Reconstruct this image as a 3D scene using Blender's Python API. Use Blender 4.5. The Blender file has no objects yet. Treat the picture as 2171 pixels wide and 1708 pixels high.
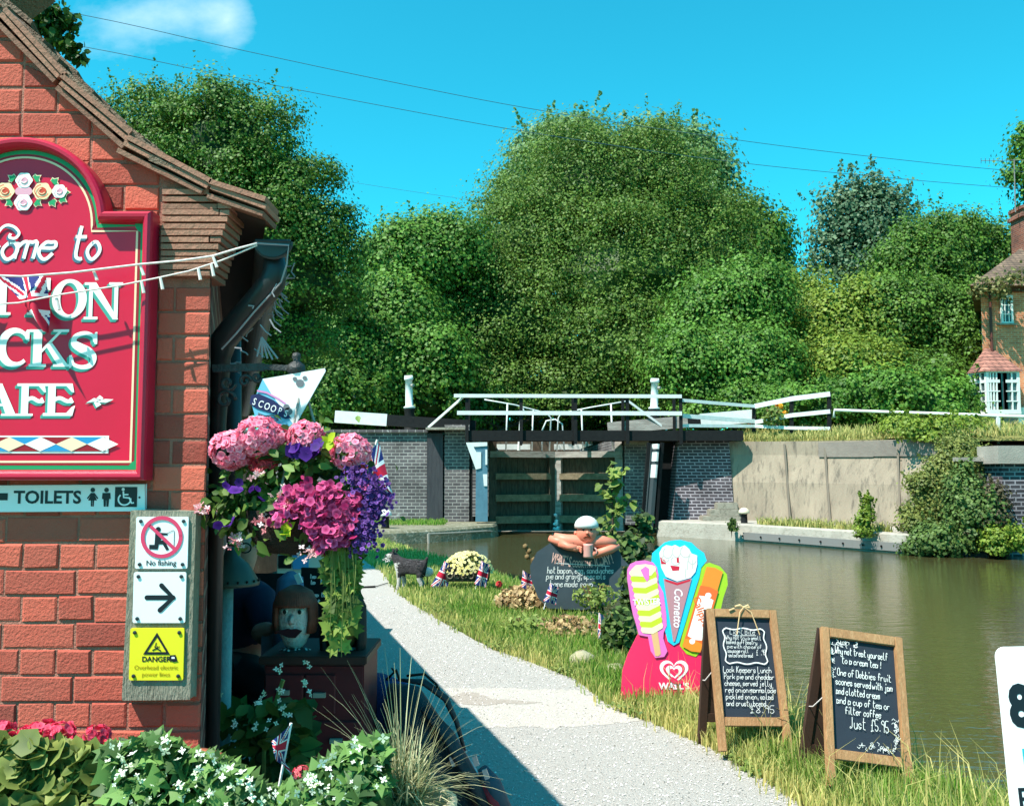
import bpy, bmesh, math, random
import numpy as np
from mathutils import Vector, Matrix, Euler
from mathutils.geometry import tessellate_polygon
R = math.radians
random.seed(7); rng = np.random.default_rng(11)
scene = bpy.context.scene
COL = scene.collection

# ------------------------------------------------------------------ camera
PITCH = 4.17; FPX = 2000.0; EYE = 1.6
cam_d = bpy.data.cameras.new('camera'); cam = bpy.data.objects.new('camera', cam_d); COL.objects.link(cam)
cam.location = (0, 0, EYE); cam.rotation_euler = (R(90 + PITCH), 0, 0)
cam_d.sensor_fit = 'HORIZONTAL'; cam_d.sensor_width = 36; cam_d.lens = 36 * FPX / 2171
cam_d.clip_start = .05; cam_d.clip_end = 2000
scene.camera = cam

# ------------------------------------------------------------------ sun, sky, exposure
SUN = Vector((.50, .40, -1.0)).normalized()
sd = bpy.data.lights.new('sun', 'SUN'); sd.energy = 5.0; sd.angle = R(.53); sd.color = (1, .95, .87)
so = bpy.data.objects.new('sun', sd); COL.objects.link(so)
so.rotation_euler = SUN.to_track_quat('-Z', 'Y').to_euler(); so.location = (-10, -10, 20)
scene.view_settings.view_transform = 'Standard'; scene.view_settings.look = 'None'
scene.view_settings.exposure = 0.85; scene.view_settings.gamma = 1
W = bpy.data.worlds.new('World'); scene.world = W; W.use_nodes = True
wn = W.node_tree; wn.nodes.clear(); wl = wn.links
def wnode(t, **k):
    n = wn.nodes.new(t)
    for a, b in k.items(): setattr(n, a, b)
    return n
sky = wnode('ShaderNodeTexSky', sky_type='NISHITA', sun_disc=False)
sky.sun_elevation = math.asin(-SUN.z); sky.sun_rotation = math.atan2(-SUN.x, -SUN.y) % (2 * math.pi)
sky.air_density = 1.0; sky.dust_density = .3; sky.ozone_density = 2.5
tint = wnode('ShaderNodeMix', data_type='RGBA', blend_type='MULTIPLY'); tint.inputs[0].default_value = 1
tint.inputs[7].default_value = (.22, 2.5, 2.2, 1)
wl.new(sky.outputs[0], tint.inputs[6])
tc = wnode('ShaderNodeTexCoord'); sep = wnode('ShaderNodeSeparateXYZ'); wl.new(tc.outputs['Generated'], sep.inputs[0])
def wm(op, a, b=None, clamp=False):
    n = wnode('ShaderNodeMath', operation=op, use_clamp=clamp)
    for i, x in enumerate((a, b)):
        if x is None: continue
        if isinstance(x, (int, float)): n.inputs[i].default_value = x
        else: wl.new(x, n.inputs[i])
    return n.outputs[0]
ymax = wm('MAXIMUM', sep.outputs[1], .05)
cu = wm('DIVIDE', sep.outputs[0], ymax); cv = wm('DIVIDE', sep.outputs[2], ymax)
def blob(u0, v0, ru, rv):
    a = wm('POWER', wm('DIVIDE', wm('SUBTRACT', cu, u0), ru), 2); b = wm('POWER', wm('DIVIDE', wm('SUBTRACT', cv, v0), rv), 2)
    return wm('SUBTRACT', 1, wm('SQRT', wm('ADD', a, b)), True)
nz = wnode('ShaderNodeTexNoise'); nz.inputs['Scale'].default_value = 9; nz.inputs['Detail'].default_value = 6; nz.inputs['Roughness'].default_value = .6
cmb = wnode('ShaderNodeCombineXYZ'); wl.new(cu, cmb.inputs[0]); wl.new(wm('MULTIPLY', cv, 1.6), cmb.inputs[1]); wl.new(cmb.outputs[0], nz.inputs['Vector'])
cloud = wm('ADD', blob(-.40, .495, .16, .062), wm('MULTIPLY', blob(-.312, .492, .034, .05), .75))
cloud = wm('MULTIPLY', wm('SUBTRACT', wm('ADD', wm('MULTIPLY', cloud, 1.1), wm('MULTIPLY', nz.outputs[0], 2.0)), 1.40), .9, True)
cmix = wnode('ShaderNodeMix', data_type='RGBA'); wl.new(wm('MULTIPLY', cloud, .78), cmix.inputs[0])
wl.new(tint.outputs[2], cmix.inputs[6]); cmix.inputs[7].default_value = (8.0, 11.0, 12.5, 1)
bg = wnode('ShaderNodeBackground'); bg.inputs[1].default_value = .06
wo = wnode('ShaderNodeOutputWorld'); wl.new(cmix.outputs[2], bg.inputs[0]); wl.new(bg.outputs[0], wo.inputs[0])
scene.cycles.max_bounces = 6; scene.cycles.transparent_max_bounces = 4; scene.cycles.caustics_reflective = False; scene.cycles.caustics_refractive = False

# ------------------------------------------------------------------ picture measurements -> places
SP, CP = math.sin(R(PITCH)), math.cos(R(PITCH))
def ray(x, y):
    dx, dv = (x - 1085.5) / FPX, (854 - y) / FPX
    return Vector((dx, CP - dv * SP, SP + dv * CP))
def V(x, y, Y):
    d = ray(x, y); t = Y / d.y
    return Vector((d.x * t, Y, EYE + d.z * t))
def G(x, y, z=0.0):
    d = ray(x, y); t = (z - EYE) / d.z
    return Vector((d.x * t, d.y * t, z))

# ------------------------------------------------------------------ materials
def c(r, g, b): return tuple(((x / 255) / 12.92 if x / 255 <= .04045 else ((x / 255 + .055) / 1.055) ** 2.4) for x in (r, g, b))
MC = {}
def mat(name, col, rough=.6, col2=None, nscale=6, namt=.5, bump=0, bscale=40, metal=0, spec=.4, stretch=None, tint=None, transl=0, detail=4, col3=None, n2=.8):
    """principled; col..col2 mixed by noise (object space); tint=(a,b): colours mixed by the 'tint' attribute"""
    if name in MC: return MC[name]
    m = bpy.data.materials.new(name); m.use_nodes = True; MC[name] = m
    nt = m.node_tree; L = nt.links; b = nt.nodes['Principled BSDF']
    b.inputs['Roughness'].default_value = rough; b.inputs['Metallic'].default_value = metal; b.inputs['Specular IOR Level'].default_value = spec
    N = lambda t: nt.nodes.new(t)
    co = N('ShaderNodeTexCoord').outputs['Object']
    if stretch:
        mp = N('ShaderNodeMapping'); mp.inputs['Scale'].default_value = stretch; L.new(co, mp.inputs[0]); co = mp.outputs[0]
    def noise(s, d=4):
        n = N('ShaderNodeTexNoise'); n.inputs['Scale'].default_value = s; n.inputs['Detail'].default_value = d; n.inputs['Roughness'].default_value = .65
        L.new(co, n.inputs['Vector']); return n.outputs[0]
    def mix(f, a, b2, mode='MIX'):
        x = N('ShaderNodeMix'); x.data_type = 'RGBA'; x.blend_type = mode
        for i, q in ((0, f), (6, a), (7, b2)):
            if isinstance(q, (int, float)): x.inputs[i].default_value = q
            elif isinstance(q, tuple): x.inputs[i].default_value = (*q, 1)
            else: L.new(q, x.inputs[i])
        return x.outputs[2]
    def ramp(f, lo, hi):
        r = N('ShaderNodeMapRange'); r.inputs[1].default_value = lo; r.inputs[2].default_value = hi; L.new(f, r.inputs[0]); return r.outputs[0]
    out = None
    if tint:
        at = N('ShaderNodeAttribute'); at.attribute_name = 'tint'
        out = mix(at.outputs['Fac'], tint[0], tint[1])
        if col2: out = mix(ramp(noise(nscale, detail), .5 - namt * .35, .5 + namt * .35), out, mix(.5, out, col2))
    elif col2:
        out = mix(ramp(noise(nscale, detail), .5 - namt * .35, .5 + namt * .35), col, col2)
        if col3: out = mix(ramp(noise(nscale * 4.3, 3), .52, .7), out, mix(n2, out, col3))
    if out is None: b.inputs['Base Color'].default_value = (*col, 1)
    else: L.new(out, b.inputs['Base Color'])
    if bump:
        bp = N('ShaderNodeBump'); bp.inputs['Strength'].default_value = bump; bp.inputs['Distance'].default_value = .02
        L.new(noise(bscale, 3), bp.inputs['Height']); L.new(bp.outputs[0], b.inputs['Normal'])
    if transl:
        tr = N('ShaderNodeBsdfTranslucent'); ms = N('ShaderNodeMixShader'); ms.inputs[0].default_value = transl
        if out is None: tr.inputs[0].default_value = (*col, 1)
        else: L.new(out, tr.inputs[0])
        L.new(b.outputs[0], ms.inputs[1]); L.new(tr.outputs[0], ms.inputs[2]); L.new(ms.outputs[0], nt.nodes['Material Output'].inputs[0])
    return m
def paint(name, r, g, b, rough=.45): return mat(name, c(r, g, b), rough)

# ------------------------------------------------------------------ things
MATRIX = {}
def tagit(o, label=None, cat=None, group=None, kind=None):
    if label: o['label'] = label
    if cat: o['category'] = cat
    if group: o['group'] = group
    if kind: o['kind'] = kind
    return o
def thing(name, label, cat, loc=(0, 0, 0), rz=0, group=None, rot=None):
    o = bpy.data.objects.new(name, None); COL.objects.link(o); o.empty_display_size = .1
    o.location = loc; o.rotation_euler = rot or (0, 0, rz)
    MATRIX[o.name] = Matrix.Translation(Vector(loc)) @ Euler(o.rotation_euler).to_matrix().to_4x4()
    return tagit(o, label, cat, group)
def link_mesh(name, me, mats, parent=None, world=False, smooth=False):
    for m in (mats if isinstance(mats, (list, tuple)) else [mats]): me.materials.append(m)
    if parent is not None and world:
        q = parent; M = Matrix()
        while q is not None: M = MATRIX.get(q.name, Matrix()) @ M; q = q.parent
        me.transform(M.inverted())
    me.update()
    if smooth: me.polygons.foreach_set('use_smooth', [True] * len(me.polygons))
    o = bpy.data.objects.new(name, me); COL.objects.link(o)
    if parent is not None: o.parent = parent
    return o
def dup(root, loc, rz=None, label=None, group=None):
    r = root.copy(); COL.objects.link(r); r.location = loc
    if rz is not None: r.rotation_euler = (0, 0, rz)
    if label: r['label'] = label
    if group: r['group'] = group
    for ch in list(root.children):
        q = ch.copy(); COL.objects.link(q); q.parent = r
        for g in ch.children:
            d = g.copy(); COL.objects.link(d); d.parent = q
    return r

class MB:
    def __init__(s): s.v = []; s.f = []; s.m = []; s.t = []; s.T = None; s.tv = 0.5
    def av(s, p):
        p = Vector(p)
        if s.T is not None: p = s.T @ p
        s.v.append(p); s.t.append(s.tv); return len(s.v) - 1
    def face(s, idx, m=0): s.f.append(tuple(idx)); s.m.append(m)
    def poly(s, pts, m=0): s.face([s.av(p) for p in pts], m)
    def box(s, ctr, size, rot=None, m=0, taper=1):
        cx = Vector(ctr); h = Vector(size) / 2; Q = Euler(rot).to_matrix() if rot else None
        i = []
        for z in (-1, 1):
            k = taper if z > 0 else 1
            for x, y in ((-1, -1), (1, -1), (1, 1), (-1, 1)):
                p = Vector((x * h.x * k, y * h.y * k, z * h.z))
                i.append(s.av(cx + (Q @ p if Q else p)))
        for f in ((3, 2, 1, 0), (4, 5, 6, 7), (0, 1, 5, 4), (1, 2, 6, 5), (2, 3, 7, 6), (3, 0, 4, 7)): s.face([i[k] for k in f], m)
    def beam(s, a, b, w, h, m=0, up=(0, 0, 1)):
        a, b = Vector(a), Vector(b); d = (b - a); L = d.length; d.normalize()
        x = d.cross(Vector(up)); x.normalize(); z = x.cross(d)
        i = []
        for p in (a, b):
            for sx, sz in ((-1, -1), (1, -1), (1, 1), (-1, 1)): i.append(s.av(p + x * sx * w / 2 + z * sz * h / 2))
        for f in ((0, 1, 2, 3), (7, 6, 5, 4), (0, 4, 5, 1), (1, 5, 6, 2), (2, 6, 7, 3), (3, 7, 4, 0)): s.face([i[k] for k in f], m)
    def tube(s, path, r, n=8, m=0, caps=True, flat=1.0):
        P = [Vector(p) for p in path]; K = len(P)
        rs = list(r) if isinstance(r, (list, tuple)) else [r] * K
        rings = []; ref = Vector((0, 0, 1))
        prev = None
        for k in range(K):
            d = (P[min(k + 1, K - 1)] - P[max(k - 1, 0)]).normalized()
            if prev is None:
                x = d.cross(ref if abs(d.z) < .9 else Vector((1, 0, 0))); x.normalize()
            else:
                x = prev - d * prev.dot(d)
                x = x.normalized() if x.length > 1e-5 else d.orthogonal().normalized()
            prev = x; y = d.cross(x)
            rings.append([s.av(P[k] + (x * math.cos(2 * math.pi * j / n) + y * math.sin(2 * math.pi * j / n) * flat) * rs[k]) for j in range(n)])
        for k in range(K - 1):
            for j in range(n): s.face((rings[k][j], rings[k][(j + 1) % n], rings[k + 1][(j + 1) % n], rings[k + 1][j]), m)
        if caps: s.face(rings[0][::-1], m); s.face(rings[-1], m)
    def lathe(s, prof, ctr=(0, 0, 0), n=16, m=0, sx=1, sy=1):
        cx = Vector(ctr); rings = []
        for r, z in prof: rings.append([s.av(cx + Vector((r * sx * math.cos(2 * math.pi * j / n), r * sy * math.sin(2 * math.pi * j / n), z))) for j in range(n)])
        for k in range(len(rings) - 1):
            for j in range(n): s.face((rings[k][j], rings[k][(j + 1) % n], rings[k + 1][(j + 1) % n], rings[k + 1][j]), m)
        s.face(rings[0][::-1], m); s.face(rings[-1], m)
    def ball(s, ctr, r, n=14, m=0, sc=(1, 1, 1), jit=0):
        k = n // 2
        prof = [(max(1e-4, math.sin(math.pi * i / k)), -math.cos(math.pi * i / k)) for i in range(k + 1)]
        b0 = len(s.v); T = s.T; s.T = None
        s.lathe([(a * r, b * r) for a, b in prof], (0, 0, 0), n, m); s.T = T
        for i in range(b0, len(s.v)):
            p = s.v[i]; q = 1 + (random.uniform(-jit, jit) if jit else 0)
            p = Vector((p.x * sc[0] * q, p.y * sc[1] * q, p.z * sc[2] * q)) + Vector(ctr)
            s.v[i] = T @ p if T is not None else p
    def flat(s, pts, lay=0, m=0, step=.0012, y0=0):
        """2-D polygon (x,z) facing -Y at layer lay"""
        y = y0 - lay * step
        idx = [s.av((p[0], y, p[1])) for p in pts]
        for t in tessellate_polygon([[Vector((p[0], p[1], 0)) for p in pts]]):
            a, b, d = t
            A, B, D = pts[a], pts[b], pts[d]
            ccw = (B[0] - A[0]) * (D[1] - A[1]) - (B[1] - A[1]) * (D[0] - A[0])
            s.face((idx[a], idx[b], idx[d]) if ccw > 0 else (idx[a], idx[d], idx[b]), m)
    def slab(s, pts, th, m=0, y0=0, side=None):
        """prism of a 2-D (x,z) outline: front at y0, back at y0+th"""
        s.flat(pts, 0, m, y0=y0)
        area = sum(pts[i][0] * pts[(i + 1) % len(pts)][1] - pts[(i + 1) % len(pts)][0] * pts[i][1] for i in range(len(pts)))
        P = pts if area > 0 else pts[::-1]
        a = [s.av((p[0], y0, p[1])) for p in P]; b = [s.av((p[0], y0 + th, p[1])) for p in P]; n = len(P)
        for i in range(n): s.face((a[i], b[i], b[(i + 1) % n], a[(i + 1) % n]), m if side is None else side)
        for t in tessellate_polygon([[Vector((p[0], p[1], 0)) for p in P]]): s.face((b[t[0]], b[t[1]], b[t[2]]), m if side is None else side)
    def ribbon(s, pts, w, lay=1, m=0, closed=False, step=.0012, y0=0):
        P = [Vector((p[0], p[1])) for p in pts]; n = len(P)
        if n == 1: P.append(P[0] + Vector((w * .3, 0))); n = 2
        Ls = []; Rs = []
        for k in range(n):
            if closed: a, b = P[(k - 1) % n], P[(k + 1) % n]
            else: a, b = P[max(k - 1, 0)], P[min(k + 1, n - 1)]
            d = b - a
            if d.length < 1e-9: d = Vector((1, 0))
            d.normalize(); nn = Vector((-d.y, d.x)); ww = w
            if closed:
                e1 = (P[k] - P[(k - 1) % n]).normalized() if (P[k] - P[(k - 1) % n]).length > 1e-9 else d
                ww = w / max(.5, abs(e1.dot(d)))
            y = y0 - lay * step - k * 1.6e-5
            Ls.append(s.av((P[k].x + nn.x * ww / 2, y, P[k].y + nn.y * ww / 2))); Rs.append(s.av((P[k].x - nn.x * ww / 2, y, P[k].y - nn.y * ww / 2)))
        for k in range(n if closed else n - 1):
            j = (k + 1) % n; s.face((Rs[k], Rs[j], Ls[j], Ls[k]), m)
    def text(s, txt, x, z, size, lay=1, m=0, align='CENTER', bold=0, shear=0, step=.0012, rot=0, space=1, y0=0, xs=1):
        cu_ = bpy.data.curves.new('t', 'FONT'); cu_.body = txt; cu_.size = size; cu_.align_x = align; cu_.shear = shear
        cu_.resolution_u = 3; cu_.offset = bold * size; cu_.space_character = space
        o = bpy.data.objects.new('t', cu_); me = o.to_mesh()
        ca, sa = math.cos(rot), math.sin(rot); b = len(s.v)
        for q in me.vertices: s.av((x + q.co.x * xs * ca - q.co.y * sa, y0 - lay * step, z + q.co.x * xs * sa + q.co.y * ca))
        for p in me.polygons:
            ids = [b + i for i in p.vertices]
            s.face(ids, m)
        o.to_mesh_clear(); bpy.data.objects.remove(o); bpy.data.curves.remove(cu_)
    def build(s, name, mats, parent=None, world=False, smooth=False, tint=False):
        me = bpy.data.meshes.new(name)
        me.from_pydata([tuple(p) for p in s.v], [], s.f)
        me.polygons.foreach_set('material_index', s.m)
        if tint:
            a = me.attributes.new('tint', 'FLOAT', 'POINT'); a.data.foreach_set('value', s.t)
        return link_mesh(name, me, mats, parent, world, smooth)

def bevelled(o, w=.004, seg=2):
    bm = bmesh.new(); bm.from_mesh(o.data)
    bmesh.ops.bevel(bm, geom=[e for e in bm.edges], offset=w, segments=seg, affect='EDGES', clamp_overlap=True)
    bm.to_mesh(o.data); bm.free(); return o

def skin(name, joints, edges, mats, parent=None, world=False, sub=2, root=0, matfn=None):
    """one continuous body: joints = [(x,y,z,r[,ry])], grown with a Skin modifier"""
    me = bpy.data.meshes.new('sk'); me.from_pydata([j[:3] for j in joints], edges, [])
    o = bpy.data.objects.new('sk', me); COL.objects.link(o)
    md = o.modifiers.new('s', 'SKIN'); md.use_smooth_shade = True
    for i, j in enumerate(joints):
        sv = me.skin_vertices[0].data[i]; sv.radius = (j[3], j[4] if len(j) > 4 else j[3]); sv.use_root = i == root
    ss = o.modifiers.new('u', 'SUBSURF'); ss.levels = sub; ss.render_levels = sub
    dg = bpy.context.evaluated_depsgraph_get(); dg.update()
    nm = bpy.data.meshes.new_from_object(o.evaluated_get(dg), preserve_all_data_layers=False, depsgraph=dg)
    bpy.data.objects.remove(o); bpy.data.meshes.remove(me)
    nm.name = name
    nm.materials.clear(); idx = [matfn(p.center) if matfn else 0 for p in nm.polygons]
    ob = link_mesh(name, nm, mats, parent, world, True); nm.polygons.foreach_set('material_index', idx); return ob

# ------------------------------------------------------------------ leaves
def unit(a): return a / np.maximum(np.linalg.norm(a, axis=1, keepdims=True), 1e-9)
SHAPES = {
    'diamond': (np.array([[0, -.5, 0], [.32, 0, .06], [0, .5, 0], [-.32, 0, .06]]), [(0, 1, 2, 3)]),
    'tuft': (np.array([[0, -.5, 0], [.5, -.1, .12], [.15, .5, -.05], [-.45, .15, .1]]), [(0, 1, 2, 3)]),
    'leaf': (np.array([[0, -.55, 0], [.28, -.3, .07], [.34, .05, .08], [0, .6, -.1], [-.34, .05, .08], [-.28, -.3, .07], [0, 0, -.02]]),
             [(0, 1, 2, 6), (6, 2, 3), (6, 3, 4), (0, 6, 4, 5)]),
    'ivy': (np.array([[0, -.35, 0], [.45, -.42, .05], [.3, -.05, .06], [.52, .2, -.04], [.17, .2, .04], [0, .62, -.08], [-.17, .2, .04], [-.52, .2, -.04], [-.3, -.05, .06], [-.45, -.42, .05], [0, 0, .02]]),
            [(0, 1, 2, 10), (10, 2, 3, 4), (10, 4, 5, 6), (10, 6, 7, 8), (0, 10, 8, 9)]),
    'round': (np.array([[.5 * math.cos(a) * (1 if i % 2 else .86), .5 * math.sin(a) * (1 if i % 2 else .86), .07 * (i % 2)] for i, a in enumerate(np.linspace(0, 2 * math.pi, 10, endpoint=False))] + [[0, 0, -.06]]),
              [(i, (i + 1) % 10, 10) for i in range(10)]),
    'petal4': (np.array([[0, 0, 0], [.17, .3, .05], [.03, .54, .1], [-.17, .28, .05], [.3, -.17, .05], [.5, .02, .1], [.28, .17, .05], [-.18, -.28, .05], [0, -.52, .1], [.16, -.3, .05], [-.3, .17, .05], [-.54, 0, .1], [-.27, -.18, .05]]),
               [(0, 1, 2, 3), (0, 4, 5, 6), (0, 7, 8, 9), (0, 10, 11, 12)]),
}
def leaf_mesh(name, ctr, size, nrm, tintv, mats, parent=None, world=True, shape='tuft', aspect=1.0, up=None):
    ctr = np.asarray(ctr, float); n = len(ctr)
    size = np.broadcast_to(np.asarray(size, float), (n,)); nz_ = unit(np.asarray(nrm, float))
    a = rng.normal(size=(n, 3)) if up is None else np.asarray(up, float) + rng.normal(size=(n, 3)) * .15
    x = unit(np.cross(a, nz_)); y = np.cross(nz_, x)
    S, F = SHAPES[shape]; k = len(S)
    pts = (ctr[:, None, :] + size[:, None, None] * (S[None, :, 0:1] * aspect * x[:, None, :] + S[None, :, 1:2] * y[:, None, :] + S[None, :, 2:3] * nz_[:, None, :])).reshape(-1, 3)
    faces = np.concatenate([np.array(f) for f in F]); lens = np.array([len(f) for f in F])
    loops = (np.arange(n)[:, None] * k + faces[None, :]).ravel()
    tot = np.tile(lens, n); start = np.concatenate([[0], np.cumsum(tot)[:-1]])
    me = bpy.data.meshes.new(name)
    me.vertices.add(len(pts)); me.vertices.foreach_set('co', pts.ravel())
    me.loops.add(len(loops)); me.loops.foreach_set('vertex_index', loops.astype(np.int32))
    me.polygons.add(len(tot)); me.polygons.foreach_set('loop_start', start.astype(np.int32)); me.polygons.foreach_set('loop_total', tot.astype(np.int32))
    at = me.attributes.new('tint', 'FLOAT', 'POINT')
    tv = np.repeat(np.clip(np.broadcast_to(np.asarray(tintv, float), (n,)), 0, 1), k)
    if shape in ('round',):  # petals: centre differs
        tv = tv.reshape(n, k).copy(); tv[:, -1] = 0; tv = tv.ravel()
    at.data.foreach_set('value', tv)
    me.validate(); me.update()
    return link_mesh(name, me, mats, parent, world, False)

def crown_points(lobes, n, clump=.5, per=60, inner=.25, flat=.75, sprigs=9):
    """leaf clumps spread through the volume of several ellipsoids; returns centres, normals, tint"""
    vol = np.array([(l[3] * l[4] + l[3] * l[5] + l[4] * l[5]) for l in lobes]); vol = vol / vol.sum()
    C, Nn, Tt = [], [], []
    for l, w in zip(lobes, vol):
        m = max(30, int(n * w)); K = max(4, m // per)
        d = unit(rng.normal(size=(K, 3))); d[:, 2] = np.where(d[:, 2] < -.55, -d[:, 2], d[:, 2])
        rad = 1 - np.abs(rng.normal(size=(K, 1))) * .13
        ins = rng.random((K, 1)) < inner; rad = np.where(ins, rng.random((K, 1)) ** .5 * .85, rad)
        rad = rad * (1 + .16 * np.sin(d[:, 0:1] * 7 + l[0]) * np.cos(d[:, 2:3] * 6 + l[1]) + rng.normal(size=(K, 1)) * .05)
        r3 = np.array(l[3:6]); cc = np.array(l[:3]) + d * rad * r3
        ct = rng.random(K)
        idx = rng.integers(0, K, m)
        cr_ = clump * (.8 + 1.5 * rng.random((K, 1)) ** 1.6)
        dd = unit(rng.normal(size=(m, 3)) + np.array([0, 0, .25])); rr = np.where(rng.random((m, 1)) < .8, 1 - .35 * rng.random((m, 1)) ** 1.5, rng.random((m, 1)))
        off = dd * rr * cr_[idx] * np.array([1, 1, flat]) * (1 + .28 * rng.normal(size=(m, 1)))
        C.append(cc[idx] + off)
        Nn.append(dd * .8 + d[idx] * .35 + unit(rng.normal(size=(m, 3))) * .45 + np.array([-.05, -.1, .2]))
        Tt.append(.25 + .5 * ct[idx] + rng.normal(size=m) * .10)
        for _ in range(int(sprigs)):   # young shoots standing out of the outline
            q = unit(rng.normal(size=(1, 3)) + np.array([[0, 0, .9]]))[0]; s0 = np.array(l[:3]) + q * r3 * .95; Ls = clump * (1.2 + 2.2 * rng.random()); up = unit((q * .6 + rng.normal(size=3) * .3 + np.array([0, 0, .9]))[None])[0]
            f = rng.random((26, 1)) ** .8; C.append(s0 + up * f * Ls + rng.normal(size=(26, 3)) * clump * .22 * (1.2 - f)); Nn.append(rng.normal(size=(26, 3)) + np.array([0, -.3, .5])); Tt.append(.55 + rng.normal(size=26) * .15)
    return np.concatenate(C), np.concatenate(Nn), np.concatenate(Tt)
def lobe(x, y, Y, rx, rz, ry=None):
    p = V(x, y, Y); k = Y / FPX
    return (p.x, p.y, p.z, rx * k, (ry if ry else rx * .8) * k, rz * k)
def leafmat(name, dark, light, transl=.3, rough=.55):
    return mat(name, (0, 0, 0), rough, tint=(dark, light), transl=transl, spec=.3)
BARK = mat('bark', c(84, 70, 56), .9, c(50, 42, 34), 9, .8, .6, 30, stretch=(1, 1, .25))
def tree(name, label, lobes, n, leaf, lm, base, clump, r=.25, group=None, shape='tuft', inner=.25, limbs=True, cat='tree', per=60, aspect=1, core=True):
    t = thing(name, label, cat, base, group=group)
    C, Nn, Tt = crown_points(lobes, n, clump, per, inner)
    keep = C[:, 2] > base[2] - .1
    C, Nn, Tt = C[keep], Nn[keep], Tt[keep]
    leaf_mesh('crown', C, leaf * (.6 + .8 * rng.random(len(C))), Nn, Tt, lm, t, True, shape, aspect)
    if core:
        mb = MB(); mb.tv = .05  # dark cores added inside the crown, shade of the leaf gaps put into their tint
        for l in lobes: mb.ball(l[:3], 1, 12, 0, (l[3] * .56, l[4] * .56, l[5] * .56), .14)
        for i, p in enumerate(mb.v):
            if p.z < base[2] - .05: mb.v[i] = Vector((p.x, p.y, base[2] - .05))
        mb.build('foliage_shade_core', lm, t, True, False, tint=True)
    mb = MB(); b = Vector(base); top = max(lobes, key=lambda l: l[2])
    tp = Vector(top[:3]); mid = b.lerp(tp, .5) + Vector((random.uniform(-.2, .2), 0, 0))
    mb.tube([b, b.lerp(mid, .5) + Vector((r * .3, 0, 0)), mid, mid.lerp(tp, .6), tp], [r, r * .8, r * .6, r * .35, r * .1], 8)
    if limbs:
        for l in lobes:
            if l is top: continue
            q = Vector(l[:3]); s0 = b.lerp(mid, .4 + .5 * random.random())
            mb.tube([s0, s0.lerp(q, .5) + Vector((0, 0, .1 * (q - s0).length)), q], [r * .4, r * .25, r * .06], 6)
    mb.build('trunk', BARK, t, True, True)
    return t
# ================================================================== SETTING
WATER_Z = -.35
def sheet(name, outline, z, m, bevel=None):
    mb = MB(); idx = [mb.av((p[0], p[1], z)) for p in outline]
    for t in tessellate_polygon([[Vector((p[0], p[1], 0)) for p in outline]]):
        a, b, d = (outline[i] for i in t)
        ccw = (b[0] - a[0]) * (d[1] - a[1]) - (b[1] - a[1]) * (d[0] - a[0])
        mb.face([idx[i] for i in (t if ccw > 0 else t[::-1])])
    return mb
EARTH = mat('earth', c(98, 92, 58), .95, c(70, 76, 40), 3, .8, .5, 25, col3=c(120, 108, 72))
EDGE = [(-3.6, 25.2), (-3.1, 22), (-2.0, 18.8), (-.55, 15.5), (.3, 12.5), (.95, 10.6), (1.3, 8.5), (1.6, 6.9), (1.85, 5.7), (2.1, 4.9), (2.6, 4.3), (4, 3.9), (9, 3.6), (60, 2)]
mb = sheet('ground', [(-140, 30.5), (-3.6, 30.5)] + EDGE + [(60, -60), (-140, -60)], 0, EARTH)
prev = None
for i, (x, y) in enumerate(EDGE):
    q = [(x, y, 0), (x + .12, y + .06, -.1), (x + .2, y + .1, -.36), (x + .3, y + .2, -1.1)]
    ids = [mb.av(p) for p in q]
    if prev:
        for k in range(3): mb.face((prev[k], prev[k + 1], ids[k + 1], ids[k]))
    prev = ids
tagit(mb.build('ground', EARTH), kind='structure')
mb = MB(); mb.poly([(-900, -200, -1.1), (900, -200, -1.1), (900, 1500, -1.1), (-900, 1500, -1.1)])
tagit(mb.build('terrain', EARTH), kind='structure')
# raised land beside and beyond the lock
LAND = 2.86
GRASSY = mat('lock_turf', c(92, 104, 50), .95, c(128, 120, 70), 2, .8, .5, 30)
mb = sheet('lockside', [(-200, 30.7), (-.85, 30.7), (-.85, 53), (3.75, 53), (3.75, 30.7), (5.4, 30.7), (7.4, 31.6), (9.2, 30.8), (10.3, 29.6), (11.6, 28.1), (12.6, 26.9), (14, 26.4), (40, 25), (300, 22), (300, 900), (-200, 900)], LAND, GRASSY)
tagit(mb.build('lockside_ground', GRASSY), kind='structure')
mb = MB(); prev = None   # turf bank from the wall tops up to the lockside
for (x, y, x1, y1) in ((5.3, 30.6, 5.4, 30.7), (6.9, 29.9, 7.4, 31.6), (8.0, 29.35, 9.2, 30.8), (9.2, 28.35, 10.3, 29.6), (10.3, 26.95, 11.6, 28.1), (11.0, 25.65, 12.6, 26.9), (11.6, 25.1, 14, 26.4), (40, 22.4, 40, 25)):
    ids = [mb.av((x, y, 2.42)), mb.av(((x + x1) / 2, (y + y1) / 2, 2.66)), mb.av((x1, y1, LAND))]
    if prev:
        for k in range(2): mb.face((prev[k], ids[k], ids[k + 1], prev[k + 1]))
    prev = ids
tagit(mb.build('turf_bank', GRASSY), kind='structure')
# gravel towpath
PATH_R = [(1.8, -2), (1.75, 2), (1.6, 3.4), (1.42, 4.52), (1.23, 5.42), (.92, 6.1), (.68, 6.55), (.5, 7.44), (.2, 8.0), (-.15, 8.65), (-.8, 10.4), (-1.39, 12.3), (-2.0, 15), (-2.8, 17.8), (-4.2, 22), (-6, 27)]
PATH_L = [(-9, 27), (-7, 22), (-5.6, 17), (-4.6, 12), (-3.4, 9), (-2.6, 6), (-1.9, 3.6), (-1.6, 2), (-1.5, -2)]
GRAV = mat('towpath_gravel', c(194, 189, 182), .95, c(168, 162, 155), 55, .8, 1.0, 110, col3=c(212, 208, 202), n2=.6)
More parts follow.
